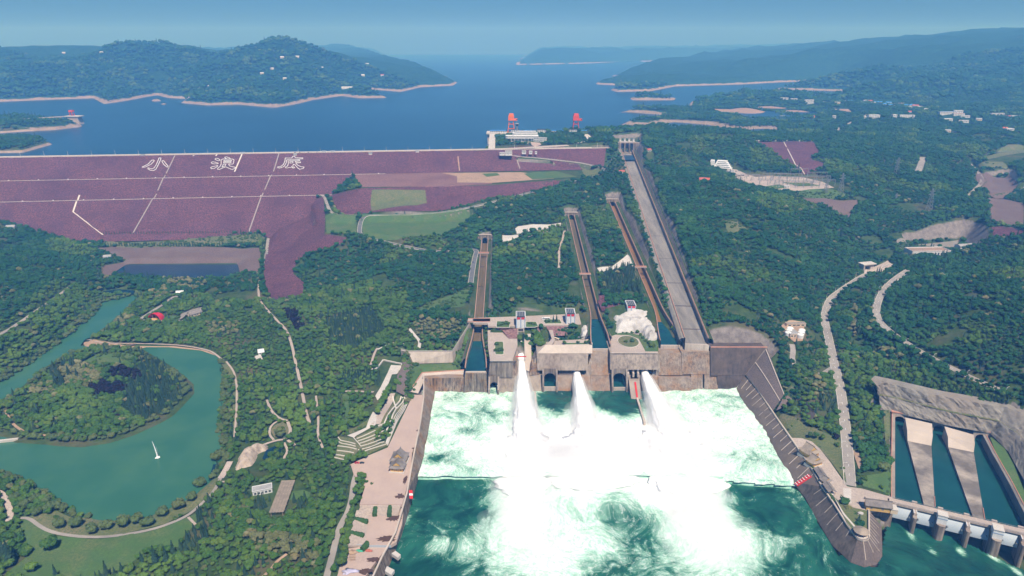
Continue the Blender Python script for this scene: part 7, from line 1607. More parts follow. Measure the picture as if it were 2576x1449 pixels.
for i, pts in enumerate(([q3(240,790),q3(480,785),q3(740,820),q3(700,842),q3(480,840),q3(350,820)], [q3(780,805),q3(880,800),q3(1040,825),q3(940,830)], [q3(1125,792),q3(1260,792),q3(1450,825),q3(1300,822)], [q3(570,782),q3(700,772),q3(830,785),q3(720,790)], [q3(2190,1140),q3(2350,1100),q3(2420,1050),q3(2536,1065),q3(2536,1110),q3(2400,1130),q3(2240,1165)])):
 lawn('ploughed_field', pts, None, 'field_soil' if i < 4 else 'lawn_dry', 1.0)
lawn('farm_terrace', [q3(2200,1200),q3(2380,1175),q3(2420,1215),q3(2400,1245),q3(2220,1225)], None, 'lawn_dry', .9)
# ------------------------------------------------------------------ park objects
rs_ = thing('shell_pavilion', 'bright red open shell pavilion in the park clearing', 'pavilion', G(*q4(1122,962)), -.25); m = MB(); rows = []
for i in range(9):
 an = math.pi*.5*i/8; y = -1+15*math.sin(an*.9); rr = 10.5*math.cos(an*.78); rows.append([(rr*math.cos(math.pi*j/16), y, max(0,rr*1.0*math.sin(math.pi*j/16))+.2) for j in range(17)])
m.sweep(rows); m.add(rows[-1],[tuple(range(17))]); m.build('shell', M['cloth_red'], rs_, smooth=True)
for i in (0,2,4,6): k = MB(); [k.bar(a,b,.5) for a, b in zip(rows[i][:-1],rows[i][1:])]; k.build('rib', M['red_paint'], rs_)
MB().box(-8,8,-1,7,0,1.2).build('stage', M['yellow_wall'], rs_)
for x in (-6,0,6): MB().box(x-.5,x+.5,3,3.6,1.2,6.5).build('stage_post', M['yellow_wall'], rs_)
gable_house('park_house', 'small white park building at the end of the clearing walk', 'house', G(*q4(1303,780)), .2, 11, 7, 3.6, 2.0, roof='white_wall', nwin=3)
gable_house('park_hall', 'brown roofed hall beside the grey yard in the park', 'house', G(*q4(1425,930)), .9, 18, 10, 4, 4.0, wall='cream_wall', roof='roof_tile', nwin=4)
gable_house('bank_house', 'white and grey house on the wooded bank above the pond', 'house', G(*q4(778,520)), .3, 13, 8, 5, 2.5, roof='roof_grey', nwin=4)
gable_house('hill_house', 'pale house roof among trees at the far left edge', 'house', G(*q4(75,302)), .2, 16, 9, 4, 3, roof='roof_grey', nwin=4)
gable_house('garden_pavilion', 'small white pavilion in the woods right of the lake', 'pavilion', G(*q4(1895,1215)), .4, 7, 6, 4, 3, roof='white_wall', nwin=2)
lawn('pavilion_yard', [q4(1840,1225),q4(1890,1215),q4(1905,1250),q4(1860,1260)], None, 'paving_white', .5)
flat_house('white_hall', 'white flat roofed building in the woods below the rockery', 'house', G(*q7(1905,862)), .35, 17, 8, 4.5, nwin=5)
pg = thing('pergola', 'long weathered slatted pergola in the woods', 'pergola', G(*q7(2010,1020)), .08); 
for x in (-5,5):
 for y in np.linspace(0,44,7): MB().box(x-.25,x+.25,float(y)-.25,float(y)+.25,-1,4.2).build('post', M['roof_tan'], pg)
for x in (-5,-2.5,0,2.5,5): MB().box(x-.2,x+.2,-1,45,4.2,4.6).build('beam', M['roof_tan'], pg)
for y in np.arange(-.5,45,1.5): MB().box(-6.3,6.3,float(y)-.45,float(y)+.45,4.6,4.85).build('slat', M['roof_tan'], pg)
lawn('court', [q7(2070,850),q7(2200,830),q7(2250,850),q7(2240,900),q7(2090,910)], None, 'lawn', .5)
fp = Vector(U(*q7(1142,590), Z_LAKE)); fo = thing('fountain', 'tall white fountain jet standing in the lake', 'fountain', tuple(fp)); r2 = random.Random(5)
rows = []
for i in range(26):
 t = i/25; h = 19*t; w = (.55*(1-t)**.7+.08)*(1+.0*t); dx = -2.2*t**1.6; rows.append([(dx+w*(1+.5*(r2.random()-.5))*math.cos(j*math.pi/5), w*(1+.5*(r2.random()-.5))*math.sin(j*math.pi/5), h) for j in range(10)])
MB().sweep(rows, close=True).build('water_column', M['white_water'], fo, smooth=True)
fall = lumpy([(0.4,0,6,1.1,.8,7.0)], 44, 3, .3, .2, 2., 1.).build('falling_spray', SPR3 if 'SPR3' in globals() else spray_mat('fountain_mist', .14), fo)
lumpy([(0,0,.1,2.4,2.0,.5)], 45, 3, .3, .2, 1.5, .7).build('splash', M['white_water'], fo, smooth=True)
ab_ = thing('arched_bridge', 'small arched stone bridge from the shore walk to the island', 'bridge', tuple(U(*q4(925,1170),Z_LAKE)), 1.25); rows = []
for i in range(13):
 t = i/12; x = -14+28*t; z = 1.5+3.2*math.sin(math.pi*t); rows.append([(x,-1.8,z),(x,1.8,z),(x,1.8,z-.9),(x,-1.8,z-.9)])
m = MB(); m.sweep(rows, close=True); m.add(rows[0],[(0,1,2,3)]); m.add(rows[-1],[(3,2,1,0)]); m.build('arch', M['roof_tile'], ab_)
for s in (-1.7,1.7): k = MB(); [k.bar((a[0][0],s,a[0][2]+1),(b[0][0],s,b[0][2]+1),.3) for a, b in zip(rows[:-1],rows[1:])]; k.build('parapet', M['brick_edge'], ab_)
fb = thing('footbridge', 'flat white footbridge from the left edge to the island', 'bridge', tuple(U(*q7(-40,478),5.2))); f = local(fb); a, b = Vector(U(*q7(-60,480),5.4)), Vector(U(*q7(134,458),5.4)); MB().bar(f(a), f(b), 2.6).build('deck', M['paving_white'], fb)
for k_ in (.3,.6,.85): c = a.lerp(b,k_); MB().cyl(*f(c)[:2],-5,0,.5,.5,8).build('pile', M['concrete'], fb)
rk = knoll('rockery', [q7(1705,700),q7(1700,670),q7(1720,600),q7(1760,550),q7(1830,520),q7(1890,505),q7(1950,510),q7(1950,545),q7(1880,570),q7(1860,620),q7(1830,660),q7(1760,680)], 6.5, (7, 1.1), 'rockery_stone' if 'rockery_stone' in M else mat('rockery_stone', (.42,.34,.28), (.50,.42,.35), 4, c3=(.25,.2,.17), scale3=5, bump=.5, bscale=2).name, 'tan stacked rockery with a cascade beside the lake', 'rockery', 12)
P = UU([q7(1900,600),q7(1930,540),q7(1990,510),q7(2035,520),q7(2040,560),q7(2000,590),q7(1940,620)], 8.4); water('lily_pond_water', P, 8.9, M['pond_water'])
P = UU([q7(1510,760),q7(1545,640),q7(1640,640),q7(1600,740)], 4.3); water('wading_pool_water', P, 4.35, M['pond_water'])
# ------------------------------------------------------------------ right hand side: offices, switchyard, pylons, tanks, depot
ob = thing('terraced_office', 'white stepped office building on the slope above the switchyard', 'office', G(*q3(350,1225)), -.42)
for i in range(5): 
 w = 44-i*5; MB().box(-22+i*1.5, -22+i*1.5+w, i*3.2, i*3.2+12, -3+i*3.6, 1.8+i*3.6+1.6).build('storey', M['white_paint'], ob); MB().box(-20+i*1.5, -24+i*1.5+w, i*3.2-.12, i*3.2, i*3.6-.4, i*3.6+1.3).build('window_band', M['glass_dark'], ob)
MB().box(-30,-21,2,14,-3,19).build('stair_tower', M['white_paint'], ob)
tk = thing('water_tank', 'white round tank at the corner of the switchyard', 'tank', G(*q3(405,1268))); MB().cyl(0,0,-3,9,9,9,24).build('shell', M['white_wall'], tk); MB().cyl(0,0,9,9.8,9.3,8.6,24).build('lid', M['roof_grey'], tk)
lawn('office_yard', [q3(380,1225),q3(450,1230),q3(540,1270),q3(640,1280),q3(560,1290),q3(430,1275)], None, 'paving', .6)
for i, (x, y) in enumerate(((430,1240),(450,1245),(470,1243),(440,1270),(455,1272),(470,1274),(485,1272),(500,1275))): car('%s car in the yard below the stepped office' % ['first','second','third','fourth','fifth','sixth','seventh','eighth'][i], Vector(G(*q3(x,y)))+Vector((0,0,.7)), i*.4, ['white_paint','cloth_dark','steel_grey'][i % 3], 'cars in the office yard')
gable_house('red_house', 'red roofed brick house alone on the wooded slope', 'house', G(*q3(220,1318)), -.25, 20, 11, 4.5, 3.2, wall='brick_edge', roof='roof_red', nwin=4)
lawn('switchyard_ground', [q3(400,1280),q3(700,1275),q3(930,1285),q3(1080,1320),q3(1160,1362),q3(1000,1385),q3(700,1378),q3(550,1340),q3(460,1320)], None, 'paving', .5)
for nm, pts in (('grass',[q3(560,1345),q3(760,1340),q3(840,1360),q3(700,1370),q3(600,1362)]), ('grass',[q3(780,1325),q3(980,1330),q3(1060,1350),q3(900,1352)])): lawn('switchyard_grass', pts, None, 'lawn', .9)
def gantry(label, loc, rz, w, h, n=1):
 t_ = thing('switch_gantry', label, 'gantry', loc, rz, 'steel gantries in the switchyard')
 for i in range(n+1):
  x = i*w; b = MB()
  for s in (-1,1): b.bar((x+s*.9,0,-1),(x+s*.25,0,h),.35)
  for k in range(5): z = h*k/5; b.bar((x-.9+.65*k/5,0,z),(x+.9-.65*(k+1)/5,0,z+h/5),.22)
  b.build('post', M['steel_grey'], t_)
 for i in range(n):
  b = MB(); b.bar((i*w,0,h),((i+1)*w,0,h),.5); b.bar((i*w,0,h-1.4),((i+1)*w,0,h-1.4),.35)
  for k in range(6): b.bar((i*w+w*k/6,0,h-1.4),(i*w+w*(k+1)/6,0,h),.2)
  b.build('beam', M['steel_grey'], t_)
  for k in range(3): b = MB(); b.cyl(i*w+w*(k+.5)/3,0,h-4.2,h-1.4,.22,.22,6); b.build('insulator', M['roof_red'], t_)
 return t_
gy_ = [(q3(640,1300),18,15,3),(q3(700,1325),18,14,4),(q3(560,1310),16,13,3),(q3(840,1290),20,22,2),(q3(900,1320),18,14,4),(q3(760,1350),17,13,4),(q3(960,1310),22,20,2),(q3(880,1362),17,13,3),(q3(620,1342),17,12,3),(q3(1000,1345),17,13,3),(q3(480,1300),14,12,3),(q3(720,1298),16,13,4)]
for i, (c, w, h, n) in enumerate(gy_): gantry('%s steel gantry of the switchyard counted from the office side' % ['fourth','sixth','second','eighth','tenth','seventh','eleventh','ninth','third','twelfth','first','fifth'][i], G(*c), .02*(i % 5)-.04, w, h, n)
r3 = random.Random(3); n_eq = 0
tr0 = None
for i in range(56):
 x = 470+r3.random()*620; y = 1296+r3.random()*70
 if y < 1290+(x-900)*.18 or y > 1385-(980-x)*.12: continue
 p = G(*q3(x,y)); 
 if tr0 is None:
  tr0 = thing('switch_unit', 'small grey switchgear unit among the gantries of the switchyard', 'switchgear', p, 0, 'switchgear units'); b = MB(); b.box(-1,1,-1,1,0,1.4).build('base', M['paving_white'], tr0); b = MB(); b.cyl(0,0,1.4,6,.4,.3,6); b.build('bushing', M['steel_grey'], tr0); b = MB(); b.bar((-2.4,0,6),(2.4,0,6),.3); b.build('bus_bar', M['steel_grey'], tr0)
 else: o = copy_tree(tr0); o.location = p; o.rotation_euler.z = r3.random()*.4
flat_house('switch_house', 'white control hut on the front edge of the switchyard', 'house', G(*q3(818,1362)), 0, 11, 6, 4, nwin=3)
def pylon(label, c, h, rz=.3, m='steel_grey'):
 t_ = thing('lattice_pylon', label, 'pylon', G(*c), rz, 'lattice pylons on the right hillside'); w = h*.11; b = MB()
 def cw_(z): return w*(1-z/h*.86)
 for sx in (-1,1):
  for sy in (-1,1): l_ = MB(); l_.bar((sx*w,sy*w,-2),(sx*w*.14,sy*w*.14,h),.5); l_.build('leg', M[m], t_)
 for k in range(7):
  z0, z1 = h*k/7, h*(k+1)/7; a, c_ = cw_(z0), cw_(z1)
  for (x0,y0),(x1,y1) in (((-1,-1),(1,-1)),((1,-1),(1,1)),((1,1),(-1,1)),((-1,1),(-1,-1))): b.bar((x0*a,y0*a,z0),(x1*c_,y1*c_,z1),.28); b.bar((x1*a,y1*a,z0),(x0*c_,y0*c_,z1),.28)
 b.build('lattice', M[m], t_)
 for z, l in ((h*.72,h*.22),(h*.86,h*.17)): q = MB(); q.bar((-l,0,z),(l,0,z),.6); q.bar((-l,0,z),(0,0,z+h*.06),.3); q.bar((l,0,z),(0,0,z+h*.06),.3); q.build('cross_arm', M[m], t_)
for lab, c, h in (('lattice pylon right of the switchyard', q3(1205,1395), 40), ('lattice pylon at the right corner of the switchyard', q3(1098,1400), 34), ('tall lattice pylon above the wooded ridge', q3(1605,1275), 42), ('lattice pylon near the quarry road', q6(1845,165), 44), ('double pole pylon in the woods below the ridge', q6(1605,105), 18)): pylon(lab, c, h)
# tank yard
ty = Vector(G(*q6(880,1060))); 
lawn('tank_yard', [q6(770,990),q6(830,970),q6(930,980),q6(950,1060),q6(930,1115),q6(870,1125),q6(810,1080)], None, 'soil', .5)
for i, (x, y) in enumerate(((840,1040),(832,1056),(824,1074),(925,1054),(918,1070),(912,1090))):
 t_ = thing('storage_tank', ['back','middle','front'][i % 3]+' white tank of the %s row in the tank yard' % ('left' if i < 3 else 'right'), 'tank', G(*q6(x,y)), 0, 'white tanks in the tank yard'); MB().cyl(0,0,-1,4.6,4.1,4.1,20).build('shell', M['white_wall'], t_); MB().cyl(0,0,4.6,5.2,4.2,3.2,20).build('lid', M['white_paint'], t_)
flat_house('pump_house', 'flat grey roofed pump house between the tank rows', 'house', G(*q6(875,1088)), .1, 13, 15, 4.5, wall='cream_wall', nwin=3)
flat_house('yard_shed', 'long low shed behind the tank yard', 'house', G(*q6(885,1008)), .05, 26, 6, 3.5, wall='cream_wall', roof='roof_tile', nwin=4)
# tunnel portal building, depot
pb = thing('tunnel_portal', 'curved concrete tunnel portal building at the end of the valley road', 'portal', G(*q6(1405,598)), .25)
MB().box(-11,11,0,10,-2,10).build('wall', M['concrete_pale'], pb); MB().box(-6,4,-.15,0,0,6.5).build('mouth', M['dark_void'], pb); rf = MB(); rf.prism([(-13,-4),(13,-3),(13,11),(-13,11)], 10, 11.4).build('canopy', M['paving_white'], pb); MB().box(-13,-11,-4,0,-2,10).build('fin', M['concrete_pale'], pb)
lawn('portal_yard', [q6(1380,600),q6(1470,570),q6(1550,530),q6(1580,560),q6(1530,600),q6(1440,630),q6(1375,635)], None, 'paving', .5)
dp = flat_house('depot_hall', 'long white flat roofed depot hall in the side valley', 'hall', G(*q6(1860,500)), .06, 70, 24, 9, roof='field_soil', nwin=12, par=1.2)
gable_house('depot_shed', 'pale roofed shed right of the depot hall', 'shed', G(*q6(2125,445)), .2, 30, 14, 5, 2.5, roof='roof_grey', nwin=4)
# ------------------------------------------------------------------ village and scattered houses
VW = ['white_wall','cream_wall','white_wall']; rfc = {'b':('roof_blue','blue roofed'),'r':('roof_red','red roofed'),'g':('roof_grey','grey roofed'),'w':('white_wall','white roofed')}
V = [(1165,740,'w',22,'at the left end of the village'),(1185,755,'g',18,'below the left end of the village'),(1210,738,'g',16,'third along the back of the village'),(1245,742,'g',18,'fourth along the back of the village'),(1280,740,'b',20,'nearest the left end of the village'),(1315,745,'g',18,'just right of the first blue roof'),(1350,745,'g',20,'in the left half of the village row'),(1390,742,'w',18,'in the left half of the village row'),(1425,740,'r',18,'first red one from the left in the village'),
 (1440,755,'g',20,'below the first red roof'),(1480,748,'b',28,'wide one in the middle of the village'),(1520,762,'b',18,'small one in the middle of the village'),(1555,752,'b',20,'right of the village middle'),(1570,770,'b',16,'front one right of the village middle'),(1600,765,'g',18,'between the blue and the long red roofs'),(1650,762,'r',34,'long one in the right half of the village'),(1690,772,'b',18,'below the long red roof'),(1720,772,'b',20,'right of the long red roof'),(1750,775,'r',20,'near the right end of the village'),(1715,792,'w',12,'front one near the right end of the village'),(1780,785,'g',16,'near the right end of the village'),(1825,802,'w',14,'at the right end of the village'),
 (755,706,'r',16,'alone on the headland'),(800,722,'g',30,'long one behind the headland'),(870,728,'g',24,'second long one on the headland'),(980,738,'g',34,'longest one on the headland'),(1060,735,'g',30,'last long one on the headland'),(985,756,'g',32,'front one on the headland'),(1548,815,'r',16,'alone below the village'),(1450,858,'w',36,'long white block left of centre below the village'),(1380,862,'w',14,'small white one below the village'),(1690,855,'w',46,'largest white block below the village'),(1600,855,'w',14,'small white one beside the largest block'),(1710,822,'r',10,'tiny one above the largest white block'),
 (1990,830,'b',60,'long blue and white shed on the right'),(2060,825,'w',26,'with the raised white end on the right'),(2065,838,'r',34,'below the long blue and white shed'),(1985,880,'w',32,'white block right of the pine belt'),(2100,890,'g',26,'grey block below the long shed'),(2110,855,'g',26,'grey block right of the long shed'),(2265,848,'g',22,'left of the big dark hall'),(2345,845,'g',42,'big dark hall on the right edge'),(2425,855,'r',20,'right of the big dark hall'),(2480,855,'g',26,'last one on the right edge'),(2435,960,'w',20,'lone white one on the right slope'),(2400,942,'r',12,'above the lone white house on the right slope'),(1985,960,'g',14,'square grey one in the bare patch'),(785,855,'g',16,'on the peninsula bank'),(725,870,'w',10,'small white one on the peninsula bank'),(1008,858,'r',10,'tiny one on the peninsula'),(1160,862,'w',10,'tall white one beside the far track'),(480,692,'g',14,'by the far shore of the peninsula'),(2210,875,'g',16,'small grey one right of the white block')]
for i, (x, y, k, w, where) in enumerate(V):
 p = G(*q3(x,y)); rf_, nm = rfc[k]; sc = 1.05; W_ = w*1.15
 if k == 'w' or w > 30: flat_house('village_house', '%s house %s' % (nm, where), 'house', p, .1*((i*7) % 5-2), W_, 11, 7+(i % 3)*2, wall='white_wall', roof=rf_, floors=2, nwin=max(2,int(W_/6)), group='houses of the lakeside village', door=False)
 else: gable_house('village_house', '%s house %s' % (nm, where), 'house', p, .12*((i*5) % 5-2), W_, 11, 5.5, 3, wall=VW[i % 3], roof=rf_, nwin=2, group='houses of the lakeside village')
far = [((462,392),'white house high on the left far hill'),((736,388),'pale house on the saddle of the left far hill'),((1898,540),'white house in the middle of the far headland'),((1970,505),'white house above the middle of the far headland'),((2065,578),'white house low on the far headland slope'),((1460,645),'white house low above the far shore'),((1522,635),'second white house low above the far shore'),((2155,420),'pale house near the top of the far headland'),((2330,498),'pale house on the right flank of the far headland'),((1740,357),'white house on the ridge of the far headland'),((2045,425),'pale house below the top of the far headland')]
for (x, y), lab in far: gable_house('hill_house', lab, 'house', G(.34718*x,.34718*y), .1, 20, 10, 7, 3, wall='cream_wall', roof='white_wall', nwin=3, group='houses on the far headland')
for (x, y), lab in (((70,645),'long white shed on the low spit of the headland'),((215,470),'white house on the headland ridge'),((325,552),'pink roofed house on the headland slope'),((185,555),'white house left of the pink roofed house')): gable_house('hill_house', lab, 'house', G(*q2(x,y)), .05, 60 if x == 70 else 20, 11, 7, 3, roof='white_wall' if x != 325 else 'roof_red', nwin=3, group='houses on the far headland')
# valley street lamps
vl = None
for i, (nm, step) in enumerate((('valley_road',9),('hill_road',9))):
 P = resample(smooth_line(ROADS[nm][0]), 4.0)
 for j in range(6, len(P)-6, step):
  p = P[j]; d_ = P[j+1]-P[j-1]; n_ = Vector((-d_.y,d_.x,0)).normalized(); q = p+n_*(ROADS[nm][1]+1.2); z = float(hz(q.x,q.y))
  if vl is None:
   vl = thing('road_lamp', 'white street lamp beside the winding valley road', 'street lamp', (0,0,0), 0, 'lamps beside the valley roads'); b = MB(); b.cyl(0,0,-.5,9,.2,.12,6); b.build('pole', M['lamp_white'], vl); b = MB(); b.bar((0,0,9),(2.2,0,9.5),.18); b.box(2.0,3.1,-.22,.22,9.35,9.6); b.build('lamp_head', M['lamp_white'], vl); o = vl
  else: o = copy_tree(vl)
  o['label'] = 'white street lamp beside the winding %s' % ('valley road' if i == 0 else 'hill road above the cliffs'); o.location = (q.x,q.y,z); o.rotation_euler.z = math.atan2(-n_.y,-n_.x)
# ------------------------------------------------------------------ trees and shrubs
def leaf_mat(name, dark, mid, light, patch=45., spread=1.0, tint=None):
 m = bpy.data.materials.new(name); m.use_nodes = True; t = m.node_tree; L = t.links; b = t.nodes['Principled BSDF']
 b.inputs['Roughness'].default_value = .75; b.inputs['Specular IOR Level'].default_value = .15
 geo = _n(t,'ShaderNodeNewGeometry'); oi = _n(t,'ShaderNodeObjectInfo')
 def noise(sc, det=3):
  n = _n(t,'ShaderNodeTexNoise'); n.inputs['Scale'].default_value = 1/sc; n.inputs['Detail'].default_value = det; L.new(geo.outputs['Position'], n.inputs['Vector']); return n.outputs[0]
 def rmp(s, a, e, lo=0., hi=1.):
  r = _n(t,'ShaderNodeMapRange'); r.inputs[1].default_value = a; r.inputs[2].default_value = e; r.inputs[3].default_value = lo; r.inputs[4].default_value = hi; L.new(s, r.inputs[0]); return r.outputs[0]
 def mix(f, a, c):
  x = _n(t,'ShaderNodeMix'); x.data_type = 'RGBA'; L.new(f, x.inputs[0])
  for s, k in ((a,6),(c,7)):
   if hasattr(s,'is_linked'): L.new(s, x.inputs[k])
   else: x.inputs[k].default_value = (*s,1)
  return x.outputs[2]
 c = mix(rmp(oi.outputs['Random'], .1, .9), dark, mid)
 c = mix(rmp(noise(patch), .46, .66, 0., .85*spread), c, light)
 c = mix(rmp(noise(150.), .42, .66, 0., .6), c, dark)
 w_ = _n(t,'ShaderNodeTexWhiteNoise'); w_.noise_dimensions = '1D'; L.new(oi.outputs['Random'], w_.inputs['W']); c = mix(rmp(w_.outputs['Value'], .72, 1., 0., .55), c, (light[0]*1.15, light[1]*.86, light[2]*.9))
 c = mix(rmp(noise(1.1, 2), .35, .7, 0., .45), c, light)
 if tint: c = mix(rmp(noise(9., 3), .55, .72, 0., .6), c, tint)
 L.new(c, b.inputs['Base Color'])
 tr = _n(t,'ShaderNodeBsdfTranslucent'); L.new(c, tr.inputs[0]); ms = _n(t,'ShaderNodeMixShader'); ms.inputs[0].default_value = .22
 L.new(b.outputs[0], ms.inputs[1]); L.new(tr.outputs[0], ms.inputs[2]); L.new(ms.outputs[0], t.nodes['Material Output'].inputs[0])
 M[name] = m; return m
leaf_mat('leaf_broad', (.006,.060,.026), (.018,.102,.032), (.062,.172,.046))
leaf_mat('leaf_park', (.028,.098,.022), (.058,.160,.028), (.155,.265,.05), 30.)
leaf_mat('leaf_willow', (.075,.125,.045), (.105,.165,.058), (.16,.215,.08), 20.)
leaf_mat('leaf_conifer', (.016,.052,.038), (.030,.078,.052), (.058,.115,.070), 25.)
leaf_mat('leaf_blossom', (.09,.115,.042), (.16,.18,.075), (.30,.30,.15), 14., tint=(.36,.35,.2))
leaf_mat('leaf_purple', (.010,.006,.014), (.016,.010,.022), (.028,.018,.034), 10.)
leaf_mat('leaf_shrub', (.028,.078,.024), (.058,.130,.034), (.12,.20,.05), 8.)
ICO = {}
def ico(sub):
 if sub not in ICO:
  bm = bmesh.new(); bmesh.ops.create_icosphere(bm, subdivisions=sub, radius=1.0); bm.verts.ensure_lookup_table()
  ICO[sub] = (np.array([v.co[:] for v in bm.verts]), [tuple(v.index for v in f.verts) for f in bm.faces]); bm.free()
 return ICO[sub]
def leaf_cards(mb, C, n, size, r_):
 """small leaf-clump quads standing off the lumps"""
 for k in range(n):
  c, rad = C[int(r_.integers(len(C)))]; d_ = r_.standard_normal(3); d_[2] = abs(d_[2])*.9-.15; d_ /= np.linalg.norm(d_); p = c+d_*rad*(1.0+.22*r_.random())
  a = r_.standard_normal(3); a -= d_*a.dot(d_)*.6; a /= np.linalg.norm(a); b = np.cross(d_, a); b /= np.linalg.norm(b)+1e-6; s = size*(.6+.8*r_.random())
  mb.add([p-a*s-b*s*.5, p+a*s*.4-b*s*.7, p+a*s+b*s*.4, p-a*s*.5+b*s*.7], [(0,1,2,3)])
def crown_broad(seed, m, flat=1.0, nl=11, cards=150, lift=1.05):
 r_ = np.random.default_rng(seed); mb = MB(); V, F = ico(2); C = []
 for k in range(nl):
  an = r_.random()*6.28; rr = .62*math.sqrt(r_.random()) if k else 0; z = lift+(.42-.5*rr)*flat*(r_.random()*1.5-.35)
  rad = (.30+.2*r_.random()) if k else .55; c = np.array([rr*math.cos(an), rr*math.sin(an), z]); C.append((c, rad))
  nz = 1+.18*vnoise(V[:,0]*3+k*7, V[:,1]*3+V[:,2]*2, 1., seed)+.12*vnoise(V[:,0]*7+k, V[:,2]*7+V[:,1]*5, 1., seed+1)
  mb.add((V*nz[:,None]*rad*np.array([1,1,.85])+c).tolist(), F)
 leaf_cards(mb, C, cards, .13, r_)
 return mb.build('crown', M[m], recalc=False)
def crown_conifer(seed, m, slim=.42, tiers=9, per=9):
 r_ = np.random.default_rng(seed); mb = MB()
 mb.add([(slim*.3*math.cos(i*1.047), slim*.3*math.sin(i*1.047), .12) for i in range(6)]+[(0,0,1.9)], [(i,(i+1)%6,6) for i in range(6)])
 for t in range(tiers):
  k = t/(tiers-1); z = .15+1.7*k; R_ = slim*(1-k)**.85+.03; n = max(4, int(per*(1-k*.55)))
  for i in range(n):
   an = 6.283*(i+r_.random()*.7)/n+t*.7; rr = R_*(.8+.4*r_.random()); w = .16*(1-k*.6)+.03; dx, dy = math.cos(an), math.sin(an); dr = .10+.06*r_.random()
   mb.add([(0,0,z+.12), (dx*rr*.6-dy*w, dy*rr*.6+dx*w, z-dr*.3), (dx*rr, dy*rr, z-dr), (dx*rr*.6+dy*w, dy*rr*.6-dx*w, z-dr*.3)], [(0,1,2,3)])
 return mb.build('crown', M[m], recalc=False)
def trunk_mesh(h=1.1, r0=.09, limbs=3):
 mb = MB(); mb.cyl(0,0,-.15,h,r0,r0*.5,7)
 for i in range(limbs): a = i*2.1; mb.bar((0,0,h*.6),(.4*math.cos(a),.4*math.sin(a),h*1.05),r0*.7)
 return mb
KIND = {}
def kind(key, crowns, trunk): KIND[key] = (crowns, trunk)
def proto(build, n, seed0, *a, **k):
 out = []
 for i in range(n):
  o = build(seed0+i, *a, **k); COL.objects.unlink(o); out.append(o)
 return out
tk_ = trunk_mesh().build('trunk', M['bark']); COL.objects.unlink(tk_); tkc = trunk_mesh(.5,.05,0).build('trunk', M['bark']); COL.objects.unlink(tkc)
kind('broad', proto(crown_broad, 4, 100, 'leaf_broad'), tk_); kind('park', proto(crown_broad, 4, 120, 'leaf_park'), tk_)
kind('willow', proto(crown_broad, 3, 140, 'leaf_willow', flat=.9, nl=14, cards=260, lift=.95), tk_); kind('blossom', proto(crown_broad, 3, 160, 'leaf_blossom', nl=13), tk_)
kind('purple', proto(crown_broad, 2, 180, 'leaf_purple'), tk_); kind('conifer', proto(crown_conifer, 3, 200, 'leaf_conifer'), tkc)
kind('cypress', proto(crown_conifer, 2, 220, 'leaf_conifer', slim=.26, tiers=11), tkc); kind('shrub', proto(crown_broad, 3, 240, 'leaf_shrub', flat=.7, nl=8, cards=90, lift=.55), tkc)
used = set()
NAME = {'broad':'broadleaf_tree','park':'broadleaf_tree','willow':'willow_tree','blossom':'blossoming_tree','purple':'purple_leaved_tree','conifer':'conifer_tree','cypress':'cypress_tree','shrub':'shrub'}
def tree(key, p, r, label, group, rz=None, sz=1.0):
 t_ = thing(NAME[key], label, 'shrub' if key == 'shrub' else 'tree', (float(p[0]),float(p[1]),float(p[2])-.2), random.random()*6.28 if rz is None else rz, group); t_.scale = (r, r, r*sz)
 cr, tr = KIND[key]; src = cr[random.randrange(len(cr))]
 if id(src) in used: c = src.copy()
 else: c = src; used.add(id(src))
 COL.objects.link(c); c.name = 'crown'; c.parent = t_
 k = tr.copy(); COL.objects.link(k); k.name = 'trunk'; k.parent = t_
 return t_
def stuff(name, label, cat, pts, sc, rot, key):
 N = len(pts)
 if not N: return
 me = bpy.data.meshes.new(name); me.vertices.add(N); me.vertices.foreach_set('co', np.asarray(pts, float).ravel())
 for nm, tp, val in (('sc','FLOAT',sc),('rz','FLOAT',rot)): at = me.attributes.new(nm, tp, 'POINT'); at.data.foreach_set('value', np.asarray(val, np.float32))
 cr = KIND[key][0]; at = me.attributes.new('ix','INT','POINT'); at.data.foreach_set('value', rng.integers(0, len(cr), N).astype(np.int32))
 me.materials.append(cr[0].data.materials[0]); o = bpy.data.objects.new(name, me); COL.objects.link(o); tag(o, label, cat, kind='stuff')
 g = bpy.data.node_groups.new(name, 'GeometryNodeTree'); g.interface.new_socket('Geometry', in_out='INPUT', socket_type='NodeSocketGeometry'); g.interface.new_socket('Geometry', in_out='OUTPUT', socket_type='NodeSocketGeometry')
 n = g.nodes; L = g.links; gi, go = n.new('NodeGroupInput'), n.new('NodeGroupOutput'); ip = n.new('GeometryNodeInstanceOnPoints'); jg = n.new('GeometryNodeJoinGeometry')
 for c in reversed(cr):
  if id(c) not in used: raise RuntimeError('prototype not standing: '+key)
  oi = n.new('GeometryNodeObjectInfo'); oi.inputs['Object'].default_value = c; oi.inputs['As Instance'].default_value = True; oi.transform_space = 'ORIGINAL'; L.new(oi.outputs['Geometry'], jg.inputs[0])
 def na(nm, tp): a = n.new('GeometryNodeInputNamedAttribute'); a.data_type = tp; a.inputs[0].default_value = nm; return a.outputs[0]
 L.new(gi.outputs[0], ip.inputs['Points']); L.new(jg.outputs[0], ip.inputs['Instance']); ip.inputs['Pick Instance'].default_value = True; L.new(na('ix','INT'), ip.inputs['Instance Index'])
 cx = n.new('ShaderNodeCombineXYZ'); L.new(na('rz','FLOAT'), cx.inputs[2]); L.new(cx.outputs[0], ip.inputs['Rotation'])
 L.new(na('sc','FLOAT'), ip.inputs['Scale']); L.new(ip.outputs[0], go.inputs[0])
 md = o.modifiers.new('scatter','NODES'); md.node_group = g; return o
